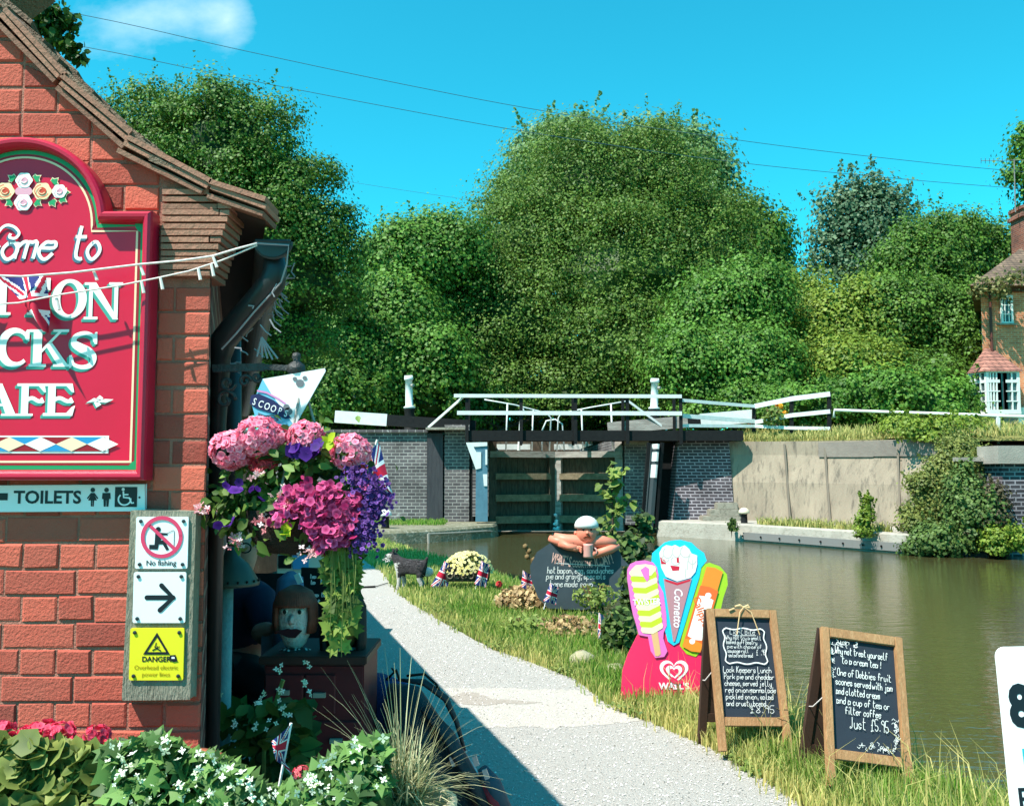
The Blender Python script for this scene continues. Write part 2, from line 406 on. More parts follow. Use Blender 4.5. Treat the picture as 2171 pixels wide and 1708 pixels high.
# ragged edge
pr = []
for (x0, y0), (x1, y1) in zip(PATH_R[:-1], PATH_R[1:]):
    for k in range(14):
        f = k / 14; pr.append((x0 + (x1 - x0) * f + random.uniform(-.035, .035), y0 + (y1 - y0) * f))
mb = sheet('towpath', pr + PATH_L, .004, GRAV); tagit(mb.build('towpath', GRAV), kind='structure')
CONC = mat('path_patch', c(196, 189, 180), .95, c(180, 172, 162), 60, .8, .7, 130)
band = [(-.95, 6.15), (-.3, 6.02), (.4, 6.05), (.85, 6.2), (.66, 6.6), (.52, 7.05), (-.1, 7.1), (-.8, 7.2), (-1.4, 7.15), (-1.5, 6.3)]
band = [(x0 + (x1 - x0) * k / 12 + random.uniform(-.035, .035), y0 + (y1 - y0) * k / 12 + random.uniform(-.04, .04)) for (x0, y0), (x1, y1) in zip(band, band[1:] + band[:1]) for k in range(12)]
mb = sheet('path_repair_strip', band, .0055, CONC); tagit(mb.build('path_repair_strip', CONC), kind='structure')
WET = mat('damp_gravel', c(146, 136, 126), .85, c(164, 154, 144), 40, .8, .3, 90)
st = [G(955, 1478), G(985, 1468), G(1015, 1470), G(1040, 1482), G(1075, 1484), G(1150, 1490), G(1110, 1494), G(1060, 1492), G(1030, 1497), G(985, 1494), G(950, 1488)]
mb = sheet('damp_stain', [(p.x, p.y) for p in st], .007, WET); tagit(mb.build('damp_stain', WET), kind='structure')
n = 26000; P = []
while len(P) < n:
    y = 3.2 + 9 * random.random() ** 1.6; a = np.interp(y, [q[1] for q in PATH_R], [q[0] for q in PATH_R]); P.append((a - .03 - random.random() * 2.2, y, .008))
P = np.array(P); LATE_GRAVEL = (P, .005 + .010 * rng.random(n) ** 2)
# canal water
WM = bpy.data.materials.new('canal_water'); WM.use_nodes = True
nt = WM.node_tree; b = nt.nodes['Principled BSDF']; b.inputs['Base Color'].default_value = (.066, .062, .024, 1); b.inputs['Roughness'].default_value = .03; b.inputs['IOR'].default_value = 1.5; b.inputs['Specular IOR Level'].default_value = 1.0
co = nt.nodes.new('ShaderNodeTexCoord'); hs = []
for sc, (sx, sy), d in ((1.0, (3.2, 9), 3), (1.0, (9, 26), 2), (1.0, (.5, 1.2), 2)):
    mp = nt.nodes.new('ShaderNodeMapping'); mp.inputs['Scale'].default_value = (sx, sy, 1); mp.inputs['Rotation'].default_value = (0, 0, R(9))
    n = nt.nodes.new('ShaderNodeTexNoise'); n.inputs['Scale'].default_value = sc; n.inputs['Detail'].default_value = d
    nt.links.new(co.outputs['Object'], mp.inputs[0]); nt.links.new(mp.outputs[0], n.inputs['Vector']); hs.append(n.outputs[0])
a1 = nt.nodes.new('ShaderNodeMath'); a1.operation = 'MULTIPLY_ADD'; nt.links.new(hs[1], a1.inputs[0]); a1.inputs[1].default_value = .35; nt.links.new(hs[0], a1.inputs[2])
bp = nt.nodes.new('ShaderNodeBump'); bp.inputs['Strength'].default_value = .15; bp.inputs['Distance'].default_value = .05
nt.links.new(a1.outputs[0], bp.inputs['Height']); nt.links.new(bp.outputs[0], b.inputs['Normal'])
mb = MB(); mb.poly([(-8, -30, WATER_Z), (80, -30, WATER_Z), (80, 30.6, WATER_Z), (-8, 30.6, WATER_Z)])
tagit(mb.build('canal_water', WM), kind='structure')

# ================================================================== LOCK
def brickmat(name, a, b2, mortar, w=.23, h=.075, mor=.012, rough=.85, bump=.5, stain=None):
    if name in MC: return MC[name]
    m = bpy.data.materials.new(name); m.use_nodes = True; MC[name] = m; nt = m.node_tree; L = nt.links; p = nt.nodes['Principled BSDF']; p.inputs['Roughness'].default_value = rough
    N = lambda t: nt.nodes.new(t)
    tcn = N('ShaderNodeTexCoord'); sx = N('ShaderNodeSeparateXYZ'); L.new(tcn.outputs['Object'], sx.inputs[0])
    ad = N('ShaderNodeMath'); L.new(sx.outputs[0], ad.inputs[0]); L.new(sx.outputs[1], ad.inputs[1])
    cb = N('ShaderNodeCombineXYZ'); L.new(ad.outputs[0], cb.inputs[0]); L.new(sx.outputs[2], cb.inputs[1])
    br = N('ShaderNodeTexBrick'); L.new(cb.outputs[0], br.inputs['Vector'])
    br.inputs['Scale'].default_value = 1; br.inputs['Brick Width'].default_value = w; br.inputs['Row Height'].default_value = h; br.inputs['Mortar Size'].default_value = mor
    br.inputs['Color1'].default_value = (*a, 1); br.inputs['Color2'].default_value = (*b2, 1); br.inputs['Mortar'].default_value = (*mortar, 1); br.inputs['Bias'].default_value = 0
    no = N('ShaderNodeTexNoise'); no.inputs['Scale'].default_value = 1.3; no.inputs['Detail'].default_value = 6; L.new(tcn.outputs['Object'], no.inputs['Vector'])
    mr = N('ShaderNodeMapRange'); mr.inputs[1].default_value = .3; mr.inputs[2].default_value = .72; mr.inputs[3].default_value = .55; mr.inputs[4].default_value = 1.35; L.new(no.outputs[0], mr.inputs[0])
    mx = N('ShaderNodeMix'); mx.data_type = 'RGBA'; mx.blend_type = 'MULTIPLY'; mx.inputs[0].default_value = 1; L.new(br.outputs[0], mx.inputs[6]); L.new(mr.outputs[0], mx.inputs[7])
    out = mx.outputs[2]
    if stain:
        n2 = N('ShaderNodeTexNoise'); n2.inputs['Scale'].default_value = 2.3; n2.inputs['Detail'].default_value = 8; n2.inputs['Roughness'].default_value = .7; L.new(tcn.outputs['Object'], n2.inputs['Vector'])
        r2 = N('ShaderNodeMapRange'); r2.inputs[1].default_value = .62; r2.inputs[2].default_value = .70; L.new(n2.outputs[0], r2.inputs[0])
        m2 = N('ShaderNodeMix'); m2.data_type = 'RGBA'; L.new(r2.outputs[0], m2.inputs[0]); L.new(out, m2.inputs[6]); m2.inputs[7].default_value = (*stain, 1); out = m2.outputs[2]
    L.new(out, p.inputs['Base Color'])
    bpn = N('ShaderNodeBump'); bpn.inputs['Strength'].default_value = bump; bpn.inputs['Distance'].default_value = .01; bpn.invert = True
    L.new(br.outputs['Fac'], bpn.inputs['Height']); L.new(bpn.outputs[0], p.inputs['Normal'])
    return m
BLUEBRICK = brickmat('blue_grey_brick', c(104, 97, 98), c(78, 72, 75), c(156, 150, 146), stain=c(196, 192, 186), w=.26, h=.105, mor=.012)
DARKBRICK = brickmat('dark_brick', c(74, 66, 72), c(52, 47, 54), c(150, 142, 148), w=.25, h=.10, mor=.016, stain=c(150, 142, 138))
STONE = mat('coping_stone', c(165, 158, 144), .9, c(120, 114, 102), 2.5, .9, .7, 20, col3=c(84, 82, 66), n2=.6)
BLK = mat('black_paint', c(18, 19, 21), .7, c(30, 30, 30), 8, .6, spec=.2); WHT = mat('white_paint', c(226, 230, 228), .5, c(205, 208, 204), 5, .6)
GREYW = mat('weathered_timber', c(184, 178, 170), .85, c(112, 106, 100), 6, .8, .4, 30, stretch=(.3, 1, 2))
DKW = mat('wet_timber', c(104, 90, 74), .85, c(46, 40, 34), 8, .8, .5, 20, stretch=(3, 1, .5))
MOSS = mat('mossy_timber', c(158, 138, 112), .9, c(86, 76, 56), 5, .9, .7, 25)

# left wing wall, recess, pillar
t = thing('lock_wing_wall', 'grey brick lock wing wall behind the hanging basket, left of the gates', 'wall', (-5, 30, 0))
mb = MB(); mb.box((-8.85, 30.35, 1.4), (12.3, .7, 2.9)); mb.build('brick_face', BLUEBRICK, t, True)
mb = MB(); mb.box((-8.85, 30.3, 2.89), (12.36, .84, .08)); mb.build('coping', BLUEBRICK, t, True)
mb = MB(); mb.box((-1.98, 30.75, 1.45), (1.4, .5, 2.95)); mb.box((-1.75, 30.25, 1.55), (.78, .5, 3.1)); mb.build('pier', BLUEBRICK, t, True)
mb = MB(); mb.box((-2.44, 29.985, 1.42), (.5, .06, 2.8)); mb.build('recess_shade_board', mat('recess_shade', c(40, 40, 46), .8, c(70, 70, 74), 5, .9, .5, 20, stretch=(3, 1, .4)), t, True)  # added dark board, the shadow in the wall recess painted as its colour
mb = MB(); mb.box((-2.05, 30.0, 2.95), (1.3, 1.0, .07)); mb.build('capping_slab', STONE, t, True)
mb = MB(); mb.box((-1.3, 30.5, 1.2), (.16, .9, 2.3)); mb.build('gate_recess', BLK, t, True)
# right nib, recess, battered brick wall
t = thing('lock_side_wall', 'dark brick battered lock wall right of the gates under the footbridge end', 'wall', (5, 30, 0))
mb = MB(); mb.box((3.98, 30.6, 1.2), (.72, .8, 2.55)); mb.build('chamber_nib', BLUEBRICK, t, True)
mb = MB(); mb.box((3.98, 30.55, 2.54), (.76, .9, .16)); mb.build('nib_coping', STONE, t, True)
mb = MB(); mb.box((4.75, 31.1, 1.2), (.95, .4, 2.7)); mb.build('groove_back', BLK, t, True)
mb = MB(); a = [(5.02, 29.7, -.4), (6.95, 29.5, -.4), (6.85, 29.8, 2.62), (5.28, 30.0, 2.62)]; bk = [(5.02, 31.4, -.4), (6.95, 31.4, -.4), (6.85, 31.4, 2.62), (5.28, 31.4, 2.62)]
mb.poly(a); mb.poly([bk[0], a[0], a[3], bk[3]]); mb.poly([a[1], bk[1], bk[2], a[2]]); mb.poly([a[3], a[2], bk[2], bk[3]]); mb.build('brick_face', DARKBRICK, t, True)
t = thing('stop_plank_post', 'white banded guard post in the dark gap right of the lock gates', 'post', (4.4, 29.9, 0))
mb = MB(); mb.beam((4.16, 29.0, -.2), (4.42, 29.1, 2.45), .34, .12, 1)
mb.build('groove_plate', [WHT, paint('slate_paint', 62, 72, 76)], t, True)
mb = MB()
for z0, z1 in ((1.42, 1.82), (1.92, 2.2), (2.3, 2.45)):
    f0, f1 = (z0 + .2) / 2.65, (z1 + .2) / 2.65
    mb.beam((4.16 + .26 * f0, 28.9 + .1 * f0, z0), (4.16 + .26 * f1, 28.9 + .1 * f1, z1), .33, .06)
mb.build('white_band', WHT, t, True)
mb = MB(); mb.beam((3.95, 28.95, -.2), (4.21, 29.05, 2.5), .05, .1); mb.beam((4.37, 28.95, -.2), (4.63, 29.05, 2.5), .06, .1); mb.build('guide_rail', BLK, t, True)
# blue/white fender post left of gates
t = thing('fender_post', 'blue and white painted fender post left of the lock gates', 'post', (-1.0, 29.1, 0))
BLU = mat('blue_paint', c(88, 128, 146), .5, c(70, 106, 124), 4, .6)
def vx(x, y, Y=29.1, x0=-1.0): p = V(x, y, Y); return (p.x - x0, p.z)
mb = MB(); mb.slab([vx(1008, 1105), vx(1034, 1105), vx(1033, 940), vx(1000, 940), vx(1000, 952), vx(1009, 990)], .3); mb.build('post', BLU, t)
mb = MB(); mb.slab([vx(988, 938), vx(1033, 937), vx(1033, 945), vx(1004, 947), vx(1010, 958), vx(1020, 958), vx(1020, 992), vx(1009, 995)], .03, y0=-.032)
mb.slab([vx(1029, 953), vx(1033, 953), vx(1033, 985), vx(1029, 985)], .03, y0=-.032); mb.slab([vx(1024, 1005), vx(1033, 1005), vx(1033, 1030), vx(1026, 1030)], .03, y0=-.032); mb.build('white_arm', WHT, t)
# concrete wing wall (right), a curved sheet with thickness
def colmat():
    m = mat('stained_concrete', c(170, 154, 134), .9, c(120, 108, 94), 1.0, .9, .8, 18, col3=c(84, 78, 70), n2=.7, detail=8, stretch=(1.6, 1.6, .4))
    return m
CW = colmat()
pts = [(6.75, 29.95, 6.8, 29.62), (8.0, 29.3, 8.0, 28.8), (9.2, 28.3, 9.1, 27.6), (10.3, 26.9, 10.1, 26.2), (11.0, 25.6, 10.7, 25.0), (11.35, 25.1, 11.0, 24.4), (11.7, 25.0, 11.5, 24.3), (12.0, 25.3, 11.9, 24.8)]
t = thing('concrete_wing_wall', 'pale stained concrete wing wall curving right from the brick lock wall', 'wall', (9, 28, 0))
mb = MB(); prev = None
for i, (x, y, bx, by) in enumerate(pts):
    tz = 2.56 - .02 * i
    ids = [mb.av(p) for p in ((bx, by, -.4), ((bx + x) / 2, (by + y) / 2, tz / 2), (x, y, tz - .42), (x, y, tz), (x + .35, y + .5, tz))]
    if prev:
        for k in range(4): mb.face((prev[k], ids[k], ids[k + 1], prev[k + 1]))
    prev = ids
mb.build('face', CW, t, True)
mb = MB()
for k in (3, 4, 5, 6):
    (x, y, _, _), (x1, y1, _, _) = pts[k - 1], pts[k]
    mb.beam((x, y - .03, 2.26), (x1, y1 - .03, 2.24), .1, .44)
mb.build('top_band', mat('grey_render', c(140, 130, 120), .9, c(110, 102, 96), 2, .9, .5, 20), t, True)
mb = MB()
for (k, f) in ((1, .3), (2, .1), (3, .55)):
    x, y, bx, by = pts[k]; x1, y1, bx1, by1 = pts[k + 1]
    a = Vector((bx + (bx1 - bx) * f, by + (by1 - by) * f - .02, 0)); b2 = Vector((x + (x1 - x) * f, y + (y1 - y) * f - .02, 2.45))
    mb.beam(a, b2, .05, .06)
mb.build('pilaster_joint', mat('concrete_joint', c(120, 110, 98), .95), t, True)
# far right: capped brick wall
t = thing('wharf_wall', 'dark brick wharf wall with pale concrete cap beyond the bush, at the right', 'wall', (13, 22, 0))
mb = MB(); mb.box((16.5, 22.6, .7), (10.0, .8, 2.2)); mb.build('brick_face', DARKBRICK, t, True)
mb = MB(); mb.box((13.4, 25.7, .8), (3.0, .3, 2.9)); mb.build('recess_back', BLK, t, True)
mb = MB(); mb.box((16.45, 22.55, 2.0), (10.2, 1.0, .42)); mb.build('concrete_cap', mat('pale_concrete', c(168, 160, 150), .9, c(140, 132, 122), 2, .8, .5, 25), t, True)
mb = MB(); mb.box((11.55, 22.9, .85), (.14, .3, 2.0), (0, R(9), 0)); mb.box((11.2, 22.9, 1.9), (.9, .3, .1)); mb.box((11.2, 22.9, .5), (.8, .3, .1)); mb.build('opening_frame', mat('pale_concrete', c(168, 160, 150)), t, True)
# ledges (landing stages)
t = thing('landing_ledge', 'low mossy stone landing ledge left of the lock gates', 'ledge', (-2.5, 27.5, 0))
MST = mat('mossy_stone', c(134, 130, 110), .95, c(84, 86, 62), 2.2, .9, .9, 14, col3=c(168, 162, 146))
lp = [(-3.75, 25.1), (-3.1, 25.5), (-2.0, 26.6), (-1.2, 27.6), (-.55, 28.6), (-.45, 29.4)]
mb = MB(); prev = None
for k, (x, y) in enumerate(lp):
    ids = [mb.av(p) for p in ((x + .05, y - .1, -.5), (x, y - .02, -.05), (x - .04, y + .04, .02), (x - .9, y + 1.2, .03), (x - 2.2, y + 4.2, .05))]
    if prev:
        for j in range(4): mb.face((prev[j], ids[j], ids[j + 1], prev[j + 1]))
    prev = ids
mb.face(prev[::-1]); mb.poly([(-.5, 29.4, .02), (-.5, 31, .02), (-3, 31, .05), (-2.6, 33.6, .05)])
mb.build('stones', MST, t, True)
mb = MB(); mb.tube([(-2.3, 26.1, -.1), (-1.5, 27.0, -.12), (-.75, 28.1, -.14), (-.5, 28.75, -.2)], .025, 6); mb.tube([(-2.3, 26.1, -.1), (-2.28, 26.05, -.5)], .035, 6); mb.build('chain_rail', mat('old_iron', c(150, 146, 136), .7), t, True)
t = thing('landing_kerb', 'long low pale stone landing edge below the concrete wall', 'ledge', (8, 27, 0))
lp = [(4.45, 29.0), (5.2, 28.3), (6.6, 26.9), (7.6, 25.5), (8.6, 23.9), (9.4, 22.8), (9.95, 22.6)]
mb = MB(); prev = None
for k, (x, y) in enumerate(lp):
    ids = [mb.av(p) for p in ((x - .06, y - .05, -.6), (x, y, .08), (x + .1, y + .1, .12), (x + .55, y + .55, .11), (x + 3.2, y + 3.0, .1))]
    if prev:
        for j in range(4): mb.face((prev[j], ids[j], ids[j + 1], prev[j + 1]))
    else: mb.face(ids)
    prev = ids
mb.face(prev[::-1]); mb.build('coping_stones', mat('pale_stone', c(178, 172, 160), .9, c(140, 134, 124), 2.2, .9, .7, 16, col3=c(112, 106, 94), n2=.5), t, True)
mb = MB()
for (x, y), (x1, y1) in zip(lp[2:-2], lp[3:-1]): mb.beam((x - .06, y - .07, -.2), (x1 - .06, y1 - .07, -.2), .06, .2)
mb.build('rubbing_strip', mat('grey_steel', c(120, 118, 116), .6), t, True)
mb = MB()
for k in range(8):
    f = k / 7 * 2.6; i = 2 + int(min(f, 2)); g = f - (i - 2); (x, y), (x1, y1) = lp[i], lp[min(i + 1, 6)]
    mb.ball((x + (x1 - x) * g - .1, y + (y1 - y) * g - .1, -.2), .03, 6)
mb.build('bolt_heads', BLK, t, True)
t = thing('stone_steps', 'worn stone steps between the brick lock wall and the concrete wall', 'steps', (6.6, 29, 0))
for k in range(3):
    mb = MB(); mb.box((6.42 + .12 * k, 29.4 + .12 * k, .14 + .2 * k), (1.15 - .24 * k, .9 - .1 * k, .22)); bevelled(mb.build('tread', STONE, t, True), .03)
# bollards
def bollard(loc, lab, s=1, capc=WHT):
    t = thing('mooring_bollard', lab, 'bollard', loc, group='mooring bollards on the lock landings')
    mb = MB(); mb.lathe([(.15 * s, 0), (.13 * s, .05 * s), (.115 * s, .32 * s), (.13 * s, .38 * s)], n=16); mb.build('shaft', BLK, t, smooth=True)
    mb = MB(); mb.lathe([(.12 * s, .375 * s), (.21 * s, .40 * s), (.215 * s, .45 * s), (.18 * s, .54 * s), (.1 * s, .60 * s), (.01, .615 * s)], n=16); mb.build('cap', capc, t, smooth=True)
p = V(817, 1120, 26.6); bollard((p.x, p.y, .03), 'white capped black bollard beside the grass left of the gates', .85)
p = V(1578, 1110, 27.6); bollard((p.x, p.y, .1), 'cream capped short bollard beside the stone steps', .75, mat('cream_paint', c(206, 196, 170), .6))
# gates
def gate(name, lab, heel, mitre, rear, light, mir):
    t = thing(name, lab, 'lock gate', (*heel, 0), group='pair of lock gates')
    h = Vector((*heel, 0)); m_ = Vector((*mitre, 0)); d = (m_ - h); L = d.length
    ang = math.atan2(d.y, d.x); M = Matrix.Translation(h) @ Matrix.Rotation(ang, 4, 'Z'); s = -1 if mir else 1
    def part(nm, fn, mt):
        mb = MB(); mb.T = M; fn(mb); mb.build(nm, mt, t, True)
    part('heel_post', lambda q: q.box((.12, 0, 1.2), (.26, .3, 3.3)), DKW if not light else GREYW)
    part('mitre_post', lambda q: q.box((L - .12, 0, .95), (.24, .3, 2.6)), GREYW if light else DKW)
    part('planking', lambda q: [q.box((.25 + .2 * k + .1, .1 * s, .95), (.19, .06, 2.5)) for k in range(int((L - .5) / .2) + 1)], DKW)
    part('top_rail', lambda q: q.box((L / 2, -.03 * s, 2.17), (L, .34, .2)), GREYW)
    for z, mt, hh in ((1.45, MOSS, .2), (.75, MOSS, .22), (.05, MOSS, .24)):
        part('cross_rail', lambda q: q.box((L / 2, -.08 * s, z), (L - .4, .22, hh)), mt)
    hp = h + Vector((0, .25, 0))
    rz = Vector((*rear, 0)) - h
    def bm(q, f0, f1, w): q.beam(h + rz * f0 + Vector((0, 0, 3.05 + .34 * f0)), h + rz * f1 + Vector((0, 0, 3.05 + .34 * f1)), w, w * 1.05)
    return t, h, rz, M, L, bm
t, h, rz, M, L, bm = gate('lock_gate', 'left lock gate leaf with dark top rail and black balance beam', (-.78, 30.7), (1.42, 31.5), (-5.75, 30.75), False, False)
mb = MB(); bm(mb, .08, .66, .34); mb.build('balance_beam', BLK, t, True)
mb = MB(); bm(mb, .66, 1.0, .37); mb.build('beam_end', WHT, t, True)
mb = MB(); mb.beam((-5.5, 30.75, 2.9), (-5.5, 30.75, 3.25), .07, .07); mb.build('beam_prop', GREYW, t, True)
mb = MB(); path = [(-.9, 30.75, 3.95), (.1, 31.1, 3.8), (1.15, 31.45, 3.55), (1.3, 31.5, 3.4), (1.25, 31.5, 2.3)]
mb.tube(path, .026, 6); mb.tube([(-.2, 31.0, 2.3), (-.15, 31.0, 3.84)], .03, 6); mb.tube([(.66, 31.3, 2.3), (.7, 31.3, 3.66)], .028, 6); mb.build('handrail', WHT, t, True, True)
mb = MB(); mb.tube([(.22, 31.1, 2.3), (.32, 31.12, 3.6)], .05, 8); mb.ball((.33, 31.12, 3.62), .09, 8); mb.build('paddle_rack', WHT, t, True)
t, h, rz, M, L, bm = gate('lock_gate', 'right lock gate leaf with pale grey top rail and timber balance beam', (3.62, 30.7), (1.44, 31.5), (7.75, 30.5), True, True)
mb = MB(); bm(mb, -.12, .5, .36); mb.build('balance_beam', GREYW, t, True)
mb = MB(); bm(mb, .5, .6, .34); mb.build('beam_band', BLK, t, True)
mb = MB(); bm(mb, .6, 1.0, .4); mb.build('beam_end', WHT, t, True)
mb = MB(); mb.tube([(1.5, 31.5, 2.3), (1.55, 31.5, 3.4), (1.65, 31.45, 3.55), (2.6, 31.1, 3.72), (3.75, 30.75, 3.9)], .026, 6); mb.tube([(2.35, 31.2, 2.3), (2.3, 31.2, 3.66)], .028, 6); mb.tube([(3.3, 30.9, 2.3), (3.25, 30.9, 3.82)], .03, 6)
mb.tube([(1.0 + .0, 31.6, 2.3), (1.02, 31.6, 3.0), (1.15, 31.6, 3.3), (1.45, 31.6, 3.35), (1.68, 31.6, 3.2), (1.75, 31.6, 2.3)], .03, 6); mb.build('handrail', WHT, t, True, True)
# water jet at mitre
mb = MB()
for k in range(24):
    a = random.uniform(0, 6.28); r0 = random.random() * .17
    mb.ball((1.43 + r0 * math.cos(a), 31.1 + .3 * r0 * math.sin(a), -.34 + max(0, .6 * (1 - r0 / .15)) * random.random()), random.uniform(.03, .07), 6, jit=.2)
tagit(mb.build('leaking_water', mat('foam', c(232, 236, 236), .3), smooth=True), kind='stuff')
mb = sheet('apron_sill', [(-.6, 30.2), (3.6, 30.2), (3.6, 31), (-.6, 31)], -.29, STONE); tagit(mb.build('lock_sill', STONE), kind='structure')
# footbridge
t = thing('footbridge', 'black footbridge with white rails spanning in front of the lock gates', 'footbridge', (2.9, 29.5, 2.6))
mb = MB(); mb.box((2.88, 29.35, 2.72), (8.6, .18, .32)); mb.build('front_beam', BLK, t, True)
mb = MB(); mb.box((2.88, 30.35, 2.72), (8.6, .16, .3)); mb.build('rear_beam', BLK, t, True)
mb = MB(); mb.box((2.88, 29.85, 2.84), (8.5, .86, .06)); mb.build('deck', DKW, t, True)
fx = [V(x, 880, 29.25).x for x in (990, 1105, 1220, 1330, 1443)]
for i, x in enumerate(fx):
    mb = MB(); mb.box((x, 29.22, 3.2), (.1, .08, 1.5)); mb.build('post', BLK, t, True)
    mb = MB(); mb.box((x, 30.44, 3.2), (.09, .08, 1.5)); mb.build('post', BLK, t, True)
mb = MB(); mb.beam((fx[0] - .4, 29.15, 3.95), (fx[4] + .02, 29.15, 3.93), .06, .11); mb.build('top_rail', WHT, t, True)
mb = MB(); mb.beam((fx[0] - .3, 29.15, 3.42), (fx[4] + .02, 29.15, 3.4), .05, .125); mb.build('mid_rail', WHT, t, True)
mb = MB(); mb.beam((fx[0] - .1, 29.2, 3.93), (-2.65, 29.9, 3.0), .05, .07); mb.build('end_brace', WHT, t, True)
mb = MB(); mb.beam((V(1335, 850, 30).x, 30.4, 3.88), (V(1420, 910, 30).x, 30.5, 2.95), .05, .07); mb.build('end_brace', WHT, t, True)
# right ramp fence
t = thing('ramp_fence', 'white three rail fence with black posts on the lock bank right of the footbridge', 'fence', (8, 27, 2.8))
q0 = V(1443, 848, 29.3); q1 = V(1600, 861, 30.2); q2 = V(1679, 845, 29.8); q3 = V(1760, 835, 29.4)
for a, b2, w in ((q0, q1, .1), (q1, q2, .15), (q2, q3, .15)):
    mb = MB(); mb.beam(a, b2, .05, w); mb.build('top_rail', WHT, t, True)
for a, b2 in ((V(1443, 881, 29.3), V(1600, 893, 30.2)), (V(1600, 895, 30.2), V(1679, 880, 29.8)), (V(1679, 880, 29.8), V(1760, 872, 29.4))):
    mb = MB(); mb.beam(a, b2, .05, .13); mb.build('mid_rail', WHT, t, True)
for a, b2 in ((V(1445, 902, 29.3), V(1600, 903, 30.2)), (V(1600, 903, 30.2), V(1679, 907, 29.8)), (V(1679, 907, 29.8), V(1760, 908, 29.4))):
    mb = MB(); mb.beam(a, b2, .05, .1); mb.build('low_rail', WHT, t, True)
for (x, ya, yb, Y) in ((1598, 862, 915, 30.28), (1678, 838, 918, 29.88), (1758, 832, 922, 29.48)):
    a, b2 = V(x, ya, Y), V(x, yb, Y); mb = MB(); mb.beam(b2, a, .11, .11, up=(0, 1, 0)); mb.build('post', BLK, t, True)
t = thing('pipe_handrail', 'thin white pipe handrail running from the fence towards the house', 'handrail', (11, 26, 2.7))
mb = MB(); mb.tube([V(1768, 885, 29.4), V(1769, 869, 29.4), V(1850, 872, 29), V(2000, 877, 27.6), V(2115, 881, 26), V(2200, 884, 25.5)], .045, 8); mb.build('rail', WHT, t, True, True)
for x, Y in ((2116, 26), (1925, 28.3)):
    mb = MB(); mb.beam(V(x, 940, Y), V(x, 878, Y), .08, .08, up=(0, 1, 0)); mb.build('post', WHT if x > 2000 else BLK, t, True)
# paddle gear
def paddle(x, ytop, ybase, Y, lab, lean=0):
    p = V(x, ybase, Y); H = (V(x, ytop, Y).z - p.z)
    t = thing('paddle_gear', lab, 'paddle gear', (p.x, p.y, LAND), group='paddle gear posts beside the lock', rot=(0, R(lean), 0)); z0 = p.z - LAND
    mb = MB(); mb.lathe([(.3, -.1), (.28, .12), (.2, .2), (.17, z0 - .12), (.2, z0 - .02), (.2, z0)], n=16); mb.build('pedestal', BLK, t, smooth=True)
    mb = MB(); mb.lathe([(.19, z0), (.2, z0 + .06), (.13, z0 + .1), (.125, z0 + H * .5), (.12, z0 + H * .86), (.15, z0 + H * .87), (.15, z0 + H * .96), (.1, z0 + H * .965)], n=16); mb.build('column', WHT, t, smooth=True)
    mb = MB(); mb.tube([(-.13, 0, z0 + H * .9), (-.13, 0, z0 + H), (.13, 0, z0 + H), (.13, 0, z0 + H * .9)], .025, 6); mb.build('lifting_loop', WHT, t)
    mb = MB(); mb.tube([(.1, -.1, z0 + H * .7), (.17, -.16, z0 + H * .7)], .05, 8); mb.build('windlass_stub', GREYW, t)
paddle(870, 797, 866, 32, 'white paddle gear column standing beside the left balance beam', -2)
paddle(1385, 803, 868, 32, 'white paddle gear column standing behind the footbridge rails', 2)
# things glimpsed up the lock beneath the footbridge
t = thing('upper_gate', 'distant upper lock gates glimpsed beneath the footbridge beam', 'lock gate', (1.4, 52, 2))
mb = MB(); mb.box((1.4, 52, 1.3), (6, .4, 4.2)); mb.build('gate_face', DKW, t, True)
mb = MB(); mb.box((-1.5, 51.5, 2.95), (5, .3, .3)); mb.box((4.6, 51.5, 2.95), (4.6, .3, .3)); mb.build('balance_beam', WHT, t, True)
mb = MB(); mb.tube([(4.0 + .45 * math.cos(a), 50.5, 4.1 + .45 * math.sin(a)) for a in np.linspace(0, 2 * math.pi, 17)], .1, 6); mb.box((4.0, 50.5, 3.2), (.12, .1, 1.2)); tagit(mb.build('lifebuoy_post', WHT, smooth=True), 'white ring lifebuoy on a post up the lock behind the footbridge rails', 'lifebuoy')
MB_ = MB(); MB_.box((-1.0, 55, 1.5), (.5, 50, 2.6)); MB_.box((3.95, 56, 1.5), (.5, 50, 2.6)); tagit(MB_.build('lock_chamber_wall', BLUEBRICK), 'dark brick side walls of the lock chamber behind the gates', 'wall')
# ================================================================== CAFE
WY = 2.8; K = WY / FPX
SLOPE = -.2925                     # the side wall runs back to the left
CX = V(441, 854, WY).x             # corner of the gable wall
cafe = thing('cafe_building', 'red brick cafe gable with a tiled roof at the left edge', 'building', (-2.3, WY, 0))
BRK = mat('red_brick', (0, 0, 0), .92, c(166, 100, 84), 6, .8, .35, 120, tint=(c(142, 54, 46), c(222, 104, 82)), detail=9)
MORT = mat('lime_mortar', c(184, 126, 108), .95, c(146, 92, 78), 14, .8, .6, 120)
verge = [(-420, -330), (-200, -130), (0, 62), (150, 222), (300, 350), (430, 416), (552, 458)]   # underside of the verge in picture units
VP = [V(x, y, WY - .05) for x, y in verge]
def verge_z(x):
    for a, b2 in zip(VP[:-1], VP[1:]):
        if a.x <= x <= b2.x: return a.z + (b2.z - a.z) * (x - a.x) / (b2.x - a.x)
    return VP[0].z if x < VP[0].x else VP[-1].z
APX = VP[0].x
def roof_z(x): return verge_z(x) if x >= APX else verge_z(2 * APX - x)
XL = 2 * APX - CX
mb = MB(); outl = [(XL, 0), (CX - .003, 0), (CX - .003, roof_z(CX) + .02)] + [(p.x, p.z + .02) for p in VP[-3::-1]] + [(2 * APX - p.x, p.z + .02) for p in VP[1:-2]] + [(XL, roof_z(CX))]
mb.slab([(x, z) for x, z in outl], .012, y0=WY); mb.build('mortar_backing', MORT, cafe, True)
